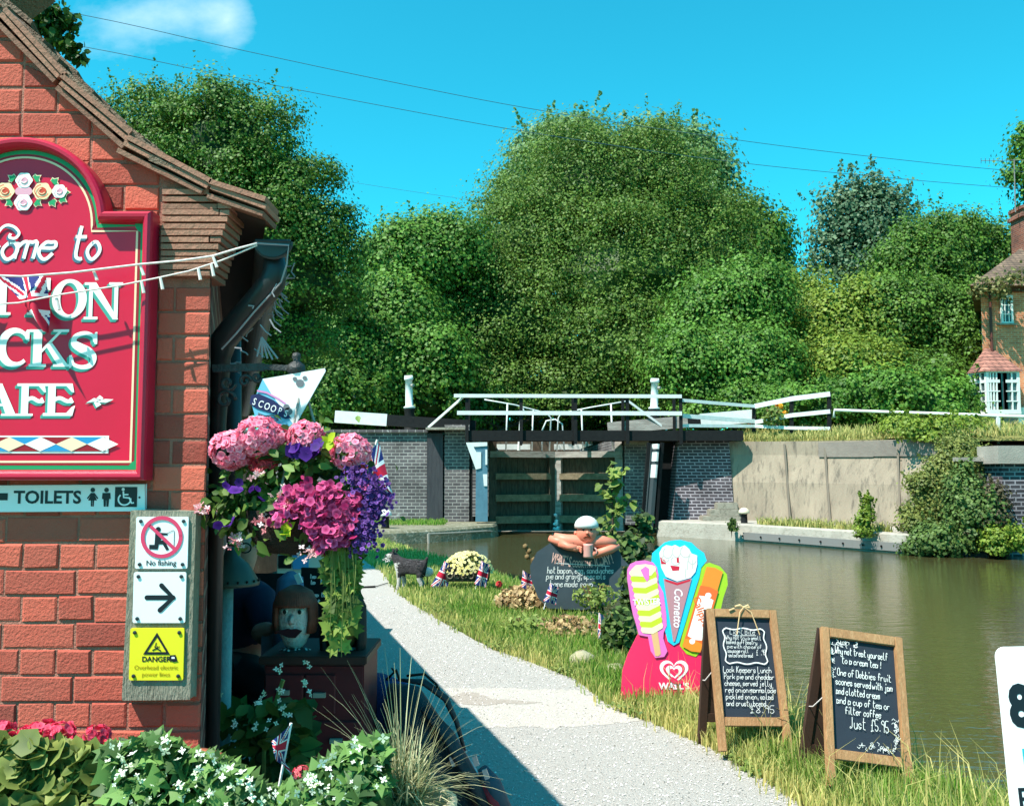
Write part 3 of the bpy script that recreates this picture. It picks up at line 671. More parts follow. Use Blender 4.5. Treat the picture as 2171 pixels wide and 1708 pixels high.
mb = MB(); RH = 54.6 * K; HP = 76 * K
z_ref = V(340, 1095, WY).z; row0 = int((z_ref - .2) / RH); x_kneel = V(348, 500, WY).x; z_kneel = V(400, 588, WY).z
for r in range(-row0, 40):
    z0 = z_ref + r * RH; head = r % 2 == 0; x = CX; pitch = HP if head else HP * 2; k = 0
    while x > -2.75:
        w = pitch if not (k == 0 and not head) else HP * 1.5
        if head and k == 0: w = HP * 1.0
        if r >= 4 and head and k == 1: w = HP * .5
        xa = x - w; x_c = (x + xa) / 2
        if z0 < roof_z(xa + .02) + .02 and not (x_c > x_kneel and z0 > z_kneel - .03):
            g = .0036 + random.uniform(-.0012, .0016); jz = random.uniform(-.003, .003); pr = .0042 + random.uniform(-.002, .0025)
            a, b2, lo, hi = xa + g, x - (g if k else 0) - .0, z0 + g + jz, z0 + RH - g + jz
            while roof_z(b2) + .02 < lo and b2 > a + .01: b2 -= .004
            if b2 <= a + .02: x = xa; k += 1; continue
            hl, hr = max(lo + .001, min(hi, roof_z(a) + .035)), max(lo + .001, min(hi, roof_z(b2) + .035))
            mb.tv = min(1, max(0, random.gauss(.58, .26) - (.25 if random.random() < .14 else 0) + (.1 if r > 8 else 0)))  # upper courses tinted lighter, sun on the upper wall put into the colour
            e = .0042
            o = [(a, WY - .001, lo), (b2, WY - .001, lo), (b2, WY - .001, hr), (a, WY - .001, hl)]
            J = lambda: random.uniform(-.0028, .0028)
            i_ = [(a + e + J(), WY - pr, lo + e + J()), (b2 - e + J(), WY - pr, lo + e + J()), (b2 - e + J(), WY - pr, max(lo + e + .004, hr - e) + J()), (a + e + J(), WY - pr, max(lo + e + .004, hl - e) + J())]
            O = [mb.av(p) for p in o]; I = [mb.av(p) for p in i_]
            mb.face(I)
            for j in range(4): mb.face((O[j], O[(j + 1) % 4], I[(j + 1) % 4], I[j]))
        x = xa; k += 1
mb.build('brickwork', BRK, cafe, True, tint=True)
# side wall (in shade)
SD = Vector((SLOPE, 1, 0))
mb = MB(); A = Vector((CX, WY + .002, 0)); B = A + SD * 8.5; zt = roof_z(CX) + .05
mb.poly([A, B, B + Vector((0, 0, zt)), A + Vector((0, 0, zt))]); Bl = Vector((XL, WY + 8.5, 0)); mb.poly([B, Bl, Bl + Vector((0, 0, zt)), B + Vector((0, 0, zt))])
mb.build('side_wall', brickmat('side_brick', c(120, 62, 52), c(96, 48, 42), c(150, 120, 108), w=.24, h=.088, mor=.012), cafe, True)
# tile creasing at the eaves corner
TILE = mat('clay_tile', (0, 0, 0), .9, c(150, 120, 100), 16, .7, .3, 60, tint=(c(112, 74, 60), c(176, 122, 100)))
mb = MB()
for k in range(15):
    z0 = z_kneel - .002 + k * 14.6 * K
    xr = V(452 + k * 4.6, 590 - k * 14.6, WY).x
    xr = min(xr, V(512, 460, WY).x)
    if z0 + .02 > roof_z(x_kneel + .02) + .03: break
    xa = x_kneel
    while xa < xr - .02:
        w = min(random.uniform(.14, .2), xr - xa); 
        if xr - (xa + w) < .03: w = xr - xa
        if z0 < roof_z(xa + w * .5) - .01:
            mb.tv = random.random() * .6 + .35; mb.box((xa + w / 2, WY + .05, z0 + .009), (w - .004, .15 + random.uniform(0, .012), .0155), (random.uniform(-.02, .02), random.uniform(-.006, .006), 0))
        xa += w
mb.build('tile_creasing', TILE, cafe, True, tint=True)
# roof: overlapping plain tiles on both slopes
mb = MB()
def along(s):
    """point at arc length s down the verge line"""
    for a, b2 in zip(VP[:-1], VP[1:]):
        L = (b2 - a).length
        if s <= L: return a + (b2 - a) * (s / L), (b2 - a).normalized()
        s -= L
    return VP[-1] + (VP[-1] - VP[-2]).normalized() * s, (VP[-1] - VP[-2]).normalized()
TOT = sum((b2 - a).length for a, b2 in zip(VP[:-1], VP[1:]))
GA = .112; rows = int(TOT / GA) - 0
for side in (1, -1):
    for r in range(rows):
        p, d = along(r * GA + GA * .5); nn = Vector((d.z, 0, -d.x)); nn = nn if nn.z > 0 else -nn
        for col in range(16 if side > 0 else 6):
            off = (col + (.5 if r % 2 else 0)) * .17 - .01
            lift = .03 + .055 * (1 - math.exp(-max(off, 0) / .14))
            ctr = p + Vector((SLOPE * off, off + .09, 0)) + nn * (lift + random.uniform(-.004, .004) + .02)
            w = .163; 
            ang = math.atan2(-d.z, d.x) + R(4.0) * -1
            M = Matrix.Translation(ctr) @ Matrix(((1, SLOPE, 0, 0), (0, 1, 0, 0), (0, 0, 1, 0), (0, 0, 0, 1))) @ Matrix.Rotation(ang, 4, 'Y') @ Matrix.Rotation(R(random.uniform(-2, 2) + (10 if col == 0 else 3 if col == 1 else 0)), 4, 'X') @ Matrix.Rotation(R(random.uniform(-2.5, 2.5)), 4, 'Z')
            if side < 0: M = Matrix.Translation(Vector((2 * APX, 0, 0))) @ Matrix.Diagonal((-1, 1, 1, 1)) @ M
            mb.T = M; mb.tv = random.random() * .8 + .1
            mb.box((-.05, 0, 0), (.255, w, .016))
mb.T = None
rt = mb.build('roof_tiles', mat('roof_tile', (0, 0, 0), .95, c(158, 148, 128), 30, .9, 1.0, 90, tint=(c(84, 64, 52), c(158, 128, 106))), cafe, True, tint=True)
mb = MB()
ul = []
s = 0
while s < TOT:
    L = min(random.uniform(.2, .3), TOT - s); p, d = along(s + L / 2); nn = Vector((d.z, 0, -d.x)); nn = nn if nn.z > 0 else -nn
    ang = math.atan2(-d.z, d.x)
    for lay, (pr, tv) in enumerate(((.0, .2), (-.008, .75), (-.014, .5))):
        mb.tv = min(1, tv + random.uniform(-.15, .15)); mb.T = Matrix.Translation(p + nn * (.012 + .02 * lay + random.uniform(-.003, .003)) + Vector((0, pr, 0))) @ Matrix.Rotation(ang + random.uniform(-.025, .025), 4, 'Y')
        mb.box((random.uniform(-.01, .01), .088, 0), (L - .006, .16, .015))
    s += L
mb.T = None; mb.build('verge_undercloak', TILE, cafe, True, tint=True)
mb = MB()   # boarded back slopes behind the tiles
for a, b2 in zip(VP[:-1], VP[1:]):
    for f in (lambda p: p, lambda p: Vector((2 * APX - p.x, p.y, p.z))):
        q = [f(a) + Vector((0, .06, -.0)), f(b2) + Vector((0, .06, 0)), f(b2) + SD * 8.6 + Vector((0, 0, 0)), f(a) + SD * 8.6]
        mb.poly(q)
mb.build('roof_boarding', mat('dark_felt', c(60, 50, 44), .9), cafe, True)
# gutter, swan neck and downpipes
GUT = mat('gutter_paint', c(56, 66, 68), .5, c(40, 46, 48), 10, .7)
gp = V(579, 512, WY + .03); gr = 38 * K
mb = MB(); n = 12
def ringp(o, r): return [(o.x + r * math.cos(math.pi + math.pi * j / n), o.y, o.z + r * math.sin(math.pi + math.pi * j / n) * .9) for j in range(n + 1)]
a1, a2 = ringp(gp, gr), ringp(gp + SD * 8.3, gr)
ia = [mb.av(p) for p in a1]; ib = [mb.av(p) for p in a2]
for j in range(n): mb.face((ia[j], ia[j + 1], ib[j + 1], ib[j]))
mb.poly(ringp(gp + Vector((0, -.004, 0)), gr * 1.02)[::-1]); mb.tube([p for p in ringp(gp + Vector((0, .004, 0)), gr * 1.04)], .006, 6)
mb.tube([gp + Vector((-gr, 0, 0)), gp + Vector((gr, 0, 0))], .007, 6)
mb.build('gutter', GUT, cafe, True)
mb = MB(); mb.tube([V(581, 535, WY + .08), V(583, 575, WY + .08), V(578, 596, WY + .08), V(556, 626, WY + .1), V(500, 690, WY + .14), V(474, 722, WY + .16), V(468, 760, WY + .17), V(462, 900, WY + .25), V(450, 1600, WY + .25)], [.03, .038, .042, .042, .042, .042, .03, .026, .022], 12)
mb.build('downpipe', mat('pipe_black', c(38, 38, 40), .4), cafe, True, True)
mb = MB(); mb.tube([V(494, 720, WY + .5), V(498, 1150, WY + .5)], .028, 10); mb.build('downpipe', mat('pipe_grey', c(58, 58, 62), .4), cafe, True, True)

# ------------------------------------------------------------------ welcome sign
S = WY - .04; KS = S / FPX; sc0 = V(42, 660, S)
sign = thing('welcome_sign', 'large crimson arched cafe welcome board with gold and green border', 'sign', (sc0.x, S, sc0.z))
def sp(x, y): return ((x - 42) * KS, (660 - y) * KS)
def outline(d, n=40):
    r = 188 - d; cyy = 473; ys = 447 + d; xr = 328 - d; yb = 1020 - d
    dy = cyy - ys
    a0 = math.asin(max(-.99, min(.99, dy / r)))
    arc = [(42 + r * math.cos(a), cyy - r * math.sin(a)) for a in np.linspace(a0, math.pi - a0, n)]
    return [sp(*p) for p in [(84 - xr, ys), (84 - xr, yb), (xr, yb), (xr, ys)] + arc]
RED = mat('crimson_paint', c(210, 12, 60), .35, c(202, 12, 54), 3, .5); FRM = paint('frame_red', 190, 26, 60, .3)
mb = MB(); mb.slab(outline(6), .03); mb.build('panel', RED, sign)
mb = MB(); o = outline(11, 48); path = [(x, -.026, z) for x, z in o]; path.append(path[0])
def sweep(mb, pts, prof, m=0):
    """mitred moulding round a closed 2-D outline; prof = (inset, y)"""
    n = len(pts); rings = []
    for k in range(n):
        a, b2, d = Vector(pts[k - 1]), Vector(pts[k]), Vector(pts[(k + 1) % n])
        e1 = (b2 - a).normalized(); e2 = (d - b2).normalized(); n1 = Vector((-e1.y, e1.x)); n2 = Vector((-e2.y, e2.x)); nb = (n1 + n2)
        nb = nb / max(.35, nb.length_squared / 2)
        rings.append([mb.av((b2.x + nb.x * i, y, b2.y + nb.y * i)) for i, y in prof])
    for k in range(n):
        for j in range(len(prof) - 1): mb.face((rings[k][j], rings[k][j + 1], rings[(k + 1) % n][j + 1], rings[(k + 1) % n][j]), m)
oo = outline(0, 48)
sweep(mb, oo, [(0, .03), (0, -.024), (.003, -.033), (.010, -.039), (.019, -.038), (.026, -.030), (.0295, -.016), (.030, -.0003)][::1])
mb.build('frame', FRM, sign, smooth=False)
GOLD = paint('gold_cream', 240, 214, 176); GRN = paint('sign_green', 30, 150, 92); DRED = paint('dark_red_line', 150, 14, 34); TEAL = paint('teal_shade', 70, 160, 146); LW = paint('letter_white', 244, 246, 240); LBL = paint('strip_blue', 42, 140, 192)
SM = [LW, TEAL, GOLD, GRN, DRED, LBL, paint('slate_shade', 70, 110, 128), paint('rose_pink', 226, 160, 178), paint('rose_orange', 208, 70, 40), paint('rose_yellow', 244, 216, 170)]
mb = MB()
mb.ribbon(outline(27), 9 * KS, 1, 3, True); mb.ribbon(outline(34), 5 * KS, 1.5, 4, True); mb.ribbon(outline(39), 4.5 * KS, 2, 2, True)
for sx in (1, -1):
    for yy in (472, 996):
        q = [(42 + sx * (300 - 42), yy), (42 + sx * (284 - 42), yy)]; cxx, cyy = 42 + sx * (304 - 42), yy + (-1 if yy < 700 else 1) * 2
        s_ = 1 if yy < 700 else -1
        mb.flat([sp(cxx, cyy), sp(cxx - sx * 20, cyy)] + [sp(cxx - sx * 20 * math.cos(a), cyy + s_ * 20 * math.sin(a)) for a in np.linspace(.2, 1.4, 6)] + [sp(cxx, cyy + s_ * 20)], 2.4, 3)
mb.build('border_lines', SM, sign)
# serif capitals, drawn as strokes with serifs in a unit box
def arcp(cx, cy, rx, ry, a0, a1, n=22): return [(cx + rx * math.cos(R(a)), cy + ry * math.sin(R(a))) for a in np.linspace(a0, a1, n)]
def rect(x0, y0, x1, y1): return [(x0, y0), (x1, y0), (x1, y1), (x0, y1)]
def thick(path, ws):
    l, r = [], []
    for k, p in enumerate(path):
        a, b2 = path[max(k - 1, 0)], path[min(k + 1, len(path) - 1)]; d = Vector((b2[0] - a[0], b2[1] - a[1])).normalized(); w = ws(k / (len(path) - 1)) / 2
        l.append((p[0] - d.y * w, p[1] + d.x * w)); r.append((p[0] + d.y * w, p[1] - d.x * w))
    return l + r[::-1]
def wave(x0, x1, y, w): 
    pth = [(x0 + (x1 - x0) * t, y + .05 * math.sin(t * 6.28)) for t in np.linspace(0, 1, 12)]
    return thick(pth, lambda t: w * (1 + .5 * (t > .85)))
def catmull(P, n=8):
    out = []
    for k in range(len(P) - 1):
        p0, p1, p2, p3 = (Vector(P[max(k - 1, 0)]), Vector(P[k]), Vector(P[k + 1]), Vector(P[min(k + 2, len(P) - 1)]))
        for j in range(n):
            t = j / n; q = .5 * ((2 * p1) + (p2 - p0) * t + (2 * p0 - 5 * p1 + 4 * p2 - p3) * t * t + (3 * p1 - p0 - 3 * p2 + p3) * t ** 3); out.append(tuple(q))
    out.append(tuple(P[-1])); return out
sf = .07
GL = {
    'T': [rect(.38, 0, .62, 1), rect(.24, 0, .76, sf), rect(.02, .9, .98, 1), [(.02, .92), (.02, .66), (.10, .68), (.2, .92)], [(.98, .92), (.98, .66), (.90, .68), (.8, .92)]],
    'H': [rect(.12, 0, .34, 1), rect(.66, 0, .88, 1), rect(.3, .47, .7, .55)] + [rect(a, b2, a + .42, b2 + sf) for a in (.02, .56) for b2 in (0, 1 - sf)],
    'N': [rect(.12, 0, .22, 1), rect(.78, 0, .88, 1), [(.06, 1), (.3, 1), (.9, .0), (.76, .0)], rect(.0, 0, .36, sf), rect(.64, 1 - sf, 1.0, 1), rect(0, 1 - sf, .2, 1)],
    'L': [rect(.16, 0, .4, 1), rect(.02, 0, .9, .1), rect(.02, 1 - sf, .54, 1), [(.95, .36), (.9, 0), (.7, 0), (.87, .1)]],
    'K': [rect(.1, 0, .32, 1), rect(0, 0, .44, sf), rect(0, 1 - sf, .44, 1), [(.3, .45), (.3, .35), (.85, .97), (.76, .97)], [(.42, .56), (.58, .64), (1.0, .04), (.74, .04)], rect(.6, 1 - sf, 1, 1), rect(.62, 0, 1.06, sf)],
    'A': [[(.08, .03), (.19, .03), (.55, 1), (.46, 1)], [(.4, 1), (.58, 1), (.96, .03), (.7, .03)], rect(.26, .3, .76, .38), rect(0, 0, .3, sf), rect(.58, 0, 1.06, sf)],
    'F': [rect(.14, 0, .38, 1), rect(0, 0, .54, sf), rect(0, .92, .9, 1), [(.9, 1), (.96, .72), (.88, .74), (.7, .93)], wave(.36, .88, .5, .12)],
    'E': [rect(.14, 0, .38, 1), rect(0, 0, .92, .09), rect(0, .92, .9, 1), [(.9, 1), (.96, .72), (.88, .74), (.7, .93)], wave(.36, .92, .5, .12), [(.92, 0), (1.0, .32), (.9, .28), (.72, .08)]],
    'O': [arcp(.5, .5, .52, .53, 0, 360, 40)],
    'C': [thick(arcp(.54, .5, .42, .46, 48, 312, 26), lambda t: .1 + .17 * math.sin(math.pi * t) ** 2), [(.86, .98), (.94, .98), (.94, .66), (.84, .7), (.78, .84)]],
    'S': [thick(catmull([(.84, .72), (.78, .88), (.52, .95), (.24, .86), (.2, .68), (.42, .55), (.66, .45), (.82, .3), (.74, .1), (.46, .04), (.2, .12), (.13, .3)], 5), lambda t: .09 + .16 * math.exp(-((t - .5) / .22) ** 2)), [(.92, .98), (.92, .66), (.84, .66), (.78, .84), (.86, .98)], [(.06, .02), (.06, .36), (.14, .36), (.2, .16), (.12, .02)]],
}
def letter(mb, ch, x0, x1, yt, yb):
    w, h = x1 - x0, yb - yt; dpx = [(-.05, .05), (-.1, .1), (0, 0)]
    f = lambda p, ox, oy: sp(x0 + p[0] * w + ox, yb - p[1] * h + oy)
    for lay, (ox, oy, m) in enumerate(((-5.5, 5.5, 1), (-3.8, 3.8, 1), (-2, 2, 1), (0, 0, 0))):
        if ch == 'O':
            out = arcp(.5, .5, .52, .53, 0, 360, 41); inn = arcp(.5, .5, .27, .43, 0, 360, 41)
            y = -.0012 - lay * .0004; A_ = [mb.av((f(p, ox, oy)[0], y, f(p, ox, oy)[1])) for p in out]; B_ = [mb.av((f(p, ox, oy)[0], y, f(p, ox, oy)[1])) for p in inn]
            for j in range(40): mb.face((A_[j], A_[j + 1], B_[j + 1], B_[j]), m)
        else:
            for q, pl in enumerate(GL[ch]): mb.flat([f(p, ox, oy) for p in pl], lay, m, step=.0004, y0=-.0012 - q * .00005)
mb = MB()
for ch, x0, x1 in (('H', -178, -98), ('A', -98, -26), ('T', -30, 40), ('T', 42, 108), ('O', 112, 184), ('N', 180, 262)):
    o_ = max(0, (x0 - 42)) * .07; letter(mb, ch, x0, x1, 588 + o_, 668 + o_)
for ch, x0, x1 in (('L', -135, -80), ('O', -78, -4), ('C', -2, 70), ('K', 66, 150), ('S', 148, 216)):
    o_ = max(0, (x0 - 42)) * .05; letter(mb, ch, x0, x1, 698 + o_, 778 + o_)
for ch, x0, x1 in (('C', -108, -42), ('A', -36, 46), ('F', 44, 108), ('E', 100, 168)): letter(mb, ch, x0, x1, 815, 884)
mb.build('lettering', SM, sign)
# single-stroke hand for chalk and script
FN = {'a': '44251513122243 4542', 'b': '1812 1425354443321213', 'c': '4435251413223243', 'd': '4435251413223243 4842', 'e': '144445352514132232 43'.replace(' ', ''), 'f': '47382722 1545', 'g': '4435251413223243 4541302011', 'h': '1812 1425354442',
      'i': '2522 2728', 'j': '35312011 3738', 'k': '1812 4513 2442', 'l': '28233242', 'm': '0502 0415252422 2425354542', 'n': '1512 1425354442', 'o': '251413223243443525', 'p': '1510 1425354443321213', 'q': '4435251413223243 4540', 'r': '1512 14253545',
      's': '443525143343322213', 't': '28233242 1646', 'u': '1513223243 4542', 'v': '152245', 'w': '0512243245', 'x': '1542 4512', 'y': '1513223243 4541302011', 'z': '15451242',
      'W': '0812253248', 'L': '181242', 'P': '1812 1838474635 3515', 'J': '3833221213', 'D': '1812 183847433212', 'K': '1812 4814 2542', 'B': '1812 1838463515 3544433212', 'O': '281714133243473828', 'S': '473828171635433222 13'.replace(' ', ''), 'H': '1812 4842 1545', 'C': '4738281713223243',
      '5': '48181525354443322213', '8': '28173543322213354738 28'.replace(' ', ''), '9': '4536261728384742', '6': '3827131222324344351 4'.replace(' ', ''), '£': '473827221242 1535', '.': '2223', ',': '2321', '!': '2824 2223', "'": '2827', '-': '1535', '&': '4213152738361322 44'.replace(' ', '')}
def hand(mb, txt, x, z, size, w, lay=2, m=0, slant=.12, jit=.25, adv=.86, smooth=True, step=.0012, y0=0, seed=None, fit=None):
    u = size / 6.0; rs = random.Random(seed if seed is not None else hash(txt) & 0xffff)
    tot = sum((.55 if ch in " .,'!i" else 1.0) * adv * 5 * u for ch in txt)
    k = fit / tot if fit else 1
    ns = 0
    for ch in txt:
        if ch in FN:
            for st in FN[ch].split():
                ns += 1
                P = [(int(st[i]) + rs.uniform(-jit, jit), int(st[i + 1]) - 2 + rs.uniform(-jit, jit) * .7) for i in range(0, len(st) - 1, 2)]
                if smooth and len(P) > 2: P = catmull(P, 3)
                mb.ribbon([(x + (px * u + pz * u * slant) * k, z + pz * u) for px, pz in P], w, lay, m, step=step, y0=y0 - (ns % 4) * 1.3e-4)
        x += (.55 if ch in " .,'!i" else 1.0) * adv * 5 * u * k
# script "Welcome to" with a slate drop shade, roses, strip and flourish
mb = MB(); sz = 62 * KS * 1.15
def script(mb, dx, dz, m, lay):
    for txt, px in (('Welcome', -170), ('to', 140)):
        x, z = sp(px, 546)
        hand(mb, txt, x + dx, z + dz, sz, 7.5 * KS, lay, m, slant=.28, jit=0, adv=.80 if txt != 'to' else .82, step=.0004, y0=-.0012, fit=(276 if txt == 'Welcome' else 66) * KS)
script(mb, -4 * KS, -5 * KS, 6, 1); script(mb, -2.5 * KS, -3 * KS, 6, 1.5); script(mb, 0, 0, 0, 2.4)
for m, d, lay in ((6, 4, 1), (0, 0, 2.4)):   # swash of the capital
    P = catmull([(-60, 545), (-30, 520), (0, 478), (22, 476), (36, 490), (28, 502), (16, 500), (18, 492)], 6); mb.ribbon([sp(x - d, y + d) for x, y in P], 6 * KS, lay, m, y0=-.003, step=.0008)
def rose(x, y, r, a, b2):
    mb.flat([sp(x + r * 1.05 * math.cos(t) * (1 + .06 * math.cos(6 * t)), y + r * math.sin(t) * (1 + .06 * math.cos(6 * t))) for t in np.linspace(0, 6.28, 36)[:-1]], 3, a, y0=-.001)
    mb.flat([sp(x + r * .5 * math.cos(t), y + r * .45 * math.sin(t)) for t in np.linspace(0, 6.28, 18)[:-1]], 4, b2, y0=-.001)
    for q in (.8, .35): mb.ribbon([sp(x + r * q * math.cos(t), y + r * q * math.sin(t) * .9) for t in np.linspace(.4, 4.6, 16)], r * .09 * KS, 5, b2 if q > .5 else a, y0=-.001)
def leafm(x, y, an, s):
    ca, sa = math.cos(an), math.sin(an)
    for k, m in ((1.25, 2), (1, 3)): mb.flat([sp(x + k * s * (u * ca - v * sa), y + k * s * (u * sa + v * ca)) for u, v in ((0, -.5), (.5, -.65), (.6, -.3), (1.1, 0), (.6, .3), (.5, .65), (0, .5))], 1.5 if m == 2 else 2.2, m, y0=-.001)
for s_ in (1, -1):
    for dx, dy, an in ((22, -26, -.6), (26, 22, .6), (62, -18, -.8), (60, 20, 1), (84, 2, 0), (80, 14, .6)): leafm(42 + s_ * dx, 399 + dy, an if s_ > 0 else math.pi - an, 13)
    rose(42 + s_ * 40, 399, 19, 9, 8); rose(42 + s_ * 77, 399, 15, 0, 7)
rose(42, 375, 17, 0, 7); rose(42, 424, 18, 0, 7)
mb.flat([sp(42 + 19 * math.cos(t), 399 + 12 * math.sin(t)) for t in np.linspace(0, 6.28, 18)[:-1]], 2.8, 7, y0=-.001)
mb.build('painted_roses', SM, sign)
mb = MB(); mb.flat([sp(-158, 926), sp(242, 926), sp(242, 963), sp(-158, 963)], 2, 0)
mb.flat([sp(-156, 929), sp(235, 929), sp(235, 944), sp(-156, 944)], 3, 4)
mb.flat([sp(-156, 944.2), sp(235, 944.2), sp(235, 959), sp(-156, 959)], 3, 4)
for k in range(-3, 4):
    x = 32 + k * 66
    mb.flat([sp(x - 33, 944), sp(x, 929), sp(x + 33, 944), sp(x, 959)], 4, 2 if k % 2 == 0 else 0)
    if k < 3:
        top = k % 2 == 0
        mb.flat([sp(x, 929), sp(x + 66, 929), sp(x + 33, 944)] if top else [sp(x, 959), sp(x + 66, 959), sp(x + 33, 944)], 3.5, 5)
mb.flat([sp(222, 944), sp(235, 934), sp(240, 929), sp(240, 959), sp(235, 954)], 4.2, 0)
for m, d, lay in ((1, 3, 2), (0, 0, 3)):
    for P in ([(192, 856), (208, 846), (222, 850), (232, 848), (250, 849), (234, 856), (220, 855), (206, 854)], [(212, 848), (220, 840), (228, 846), (222, 852)], [(208, 856), (216, 852), (224, 860), (214, 866)]): mb.flat([sp(x - d, y + d) for x, y in P], lay, m)
    for P in ([(-160, 852), (-140, 846), (-120, 850), (-140, 858)],): mb.flat([sp(x - d, y + d) for x, y in P], lay, m)
mb.build('diamond_strip', SM, sign)
# toilets sign
ts = V(90, 1056, WY - .02); k2 = (WY - .02) / FPX
t = thing('toilets_sign', 'white toilets direction sign under the crimson welcome board', 'sign', (ts.x, WY - .02, ts.z))
tp = lambda x, y: ((x - 90) * k2, (1056 - y) * k2)
SIGNW = paint('sign_white', 232, 236, 238, .35); INK = paint('sign_black', 22, 26, 36, .4)
mb = MB(); mb.slab([tp(-130, 1030), tp(305, 1027), tp(307, 1083), tp(-130, 1085)], .012); bevelled(mb.build('plate', SIGNW, t), .002, 1)
mb = MB(); x, z = tp(101, 1066); mb.text('TOILETS', x, z, 37 * k2, 1, 0, bold=.028, xs=1.03)
mb.flat([tp(-60, 1045), tp(17, 1045), tp(17, 1060), tp(-60, 1060)], 1); mb.flat([tp(-60, 1038), tp(-60, 1068), tp(-84, 1053)], 1)
def man(mb, x, y, s, female=False):
    cp = lambda a, b2: tp(x + a * s, y + b2 * s)
    mb.flat([cp(.13 * math.cos(q), -.36 + .13 * math.sin(q)) for q in np.linspace(0, 6.28, 14)[:-1]], 1)
    if female: mb.flat([cp(-.1, -.2), cp(.1, -.2), cp(.32, .1), cp(.26, .14), cp(.12, -.06), cp(.24, .22), cp(.09, .22), cp(.08, .55), cp(.01, .55), cp(.01, .22), cp(-.01, .22), cp(-.01, .55), cp(-.08, .55), cp(-.09, .22), cp(-.24, .22), cp(-.12, -.06), cp(-.26, .14), cp(-.32, .1)], 1)
    else: mb.flat([cp(-.22, -.2), cp(.22, -.2), cp(.24, .14), cp(.16, .14), cp(.13, .56), cp(.02, .56), cp(.01, .2), cp(-.01, .2), cp(-.02, .56), cp(-.13, .56), cp(-.16, .14), cp(-.24, .14)], 1)
man(mb, 196, 1052, 38, True); man(mb, 225, 1052, 38)
mb.flat([tp(243, 1032), tp(290, 1032), tp(290, 1074), tp(243, 1074)], 1)
x, z = tp(266, 1040); 
mb.ribbon([tp(264 + 13 * math.cos(q), 1058 + 12 * math.sin(q)) for q in np.linspace(-.2, 4.0, 16)], 3.4 * k2, 2, 1); mb.ribbon([tp(261, 1041), tp(262, 1054), tp(274, 1055), tp(279, 1066), tp(284, 1065)], 3.6 * k2, 2, 1); mb.ribbon([tp(262, 1048), tp(272, 1048)], 3 * k2, 2, 1)
mb.flat([tp(260.5 + 3.4 * math.cos(q), 1037 + 3.4 * math.sin(q)) for q in np.linspace(0, 6.28, 10)[:-1]], 2, 1)
mb.flat([tp(295 + 2.4 * math.cos(q), 1054 + 2.4 * math.sin(q)) for q in np.linspace(0, 6.28, 10)[:-1]], 1)
mb.build('lettering', [INK, SIGNW], t)
# plank with three small plates
pk = V(338, 1280, WY - .055); k3 = (WY - .055) / FPX
t = thing('backing_plank', 'weathered grey timber plank on the brick wall carrying three small plates', 'board', (pk.x, WY - .055, pk.z))
PLK = mat('grey_plank', c(150, 146, 128), .9, c(112, 108, 94), 12, .9, .6, 60, stretch=(2.4, 1, .5), col3=c(96, 92, 78), n2=.5)
mb = MB(); mb.slab([((272 - 338) * k3, 195 * k3), ((410 - 338) * k3, 193 * k3), ((407 - 338) * k3, -196 * k3), ((265 - 338) * k3, -198 * k3)], .045); bevelled(mb.build('plank', PLK, t), .003, 1)
def plate(name, lab, cx, cy, w, h, mt, fn):
    Y = WY - .062; p = V(cx, cy, Y); t = thing(name, lab, 'sign', (p.x, Y, p.z)); k = Y / FPX
    f = lambda x, y: (x * k, -y * k)
    mb = MB(); n = 5; r = 4; o = []
    for sx, sy, a in ((1, -1, -90), (1, 1, 0), (-1, 1, 90), (-1, -1, 180)):
        o += [f(sx * (w / 2 - r) + r * math.cos(R(a + q)), sy * (h / 2 - r) + r * math.sin(R(a + q))) for q in np.linspace(0, 90, n)]
    mb.slab(o, .006); mb.build('plate', mt, t)
    mb = MB()
    for sx in (-1, 1):
        for sy in (-1, 1): x, z = f(sx * (w / 2 - 10), sy * (h / 2 - 9)); mb.T = Matrix.Translation((x, -.001, z)) @ Matrix.Rotation(R(90), 4, 'X'); mb.lathe([(.0055, 0), (.005, .003), (.001, .004)], n=10)
    mb.T = None; mb.build('screws', mat('screw', c(70, 72, 76), .4, metal=.8), t)
    mb = MB(); fn(mb, f, k); mb.build('lettering', [INK, paint('prohibit_red', 214, 60, 98), SIGNW, paint('danger_ochre', 168, 150, 12)], t)
def nofish(mb, f, k):
    ring = [f(40 * math.cos(a), -12 + 40 * math.sin(a)) for a in np.linspace(0, 6.283, 49)[:-1]]; mb.ribbon(ring, 8 * k, 4, 1, True, step=.0006)
    mb.ribbon([f(-28, -38), f(28, 13)], 7 * k, 3, 1, step=.0006)
    mb.flat([f(-8 + 5.5 * math.cos(a), -28 + 5.5 * math.sin(a)) for a in np.linspace(0, 6.283, 14)[:-1]], 1)
    mb.flat([f(-14, -21), f(-2, -21), f(12, -20), f(12, -16), f(-1, -16), f(-2, -5), f(6, -5), f(16, 14), f(10, 16), f(2, 3), f(-6, 3), f(-8, 14), f(-26, 13), f(-26, 4), f(-15, 4)], 1)
    mb.ribbon([f(8, -18), f(24, -26), f(26, -24), f(26, 6)], 1.2 * k, 1, 0); x, z = f(0, 47); mb.text('No fishing', x, z, 15.5 * k, 1, 0, bold=.012)
def arrow(mb, f, k):
    mb.ribbon([f(-26, 0), f(26, 0)], 10 * k, 1, 0); mb.ribbon([f(4, -25), f(29, 0), f(2, 26)], 10 * k, 1.4, 0)
    for q in ((-26, 0), (4, -25), (2, 26), (29, 0)): mb.flat([f(q[0] + 5 * math.cos(a), q[1] + 5 * math.sin(a)) for a in np.linspace(0, 6.283, 14)[:-1]], 1.2)
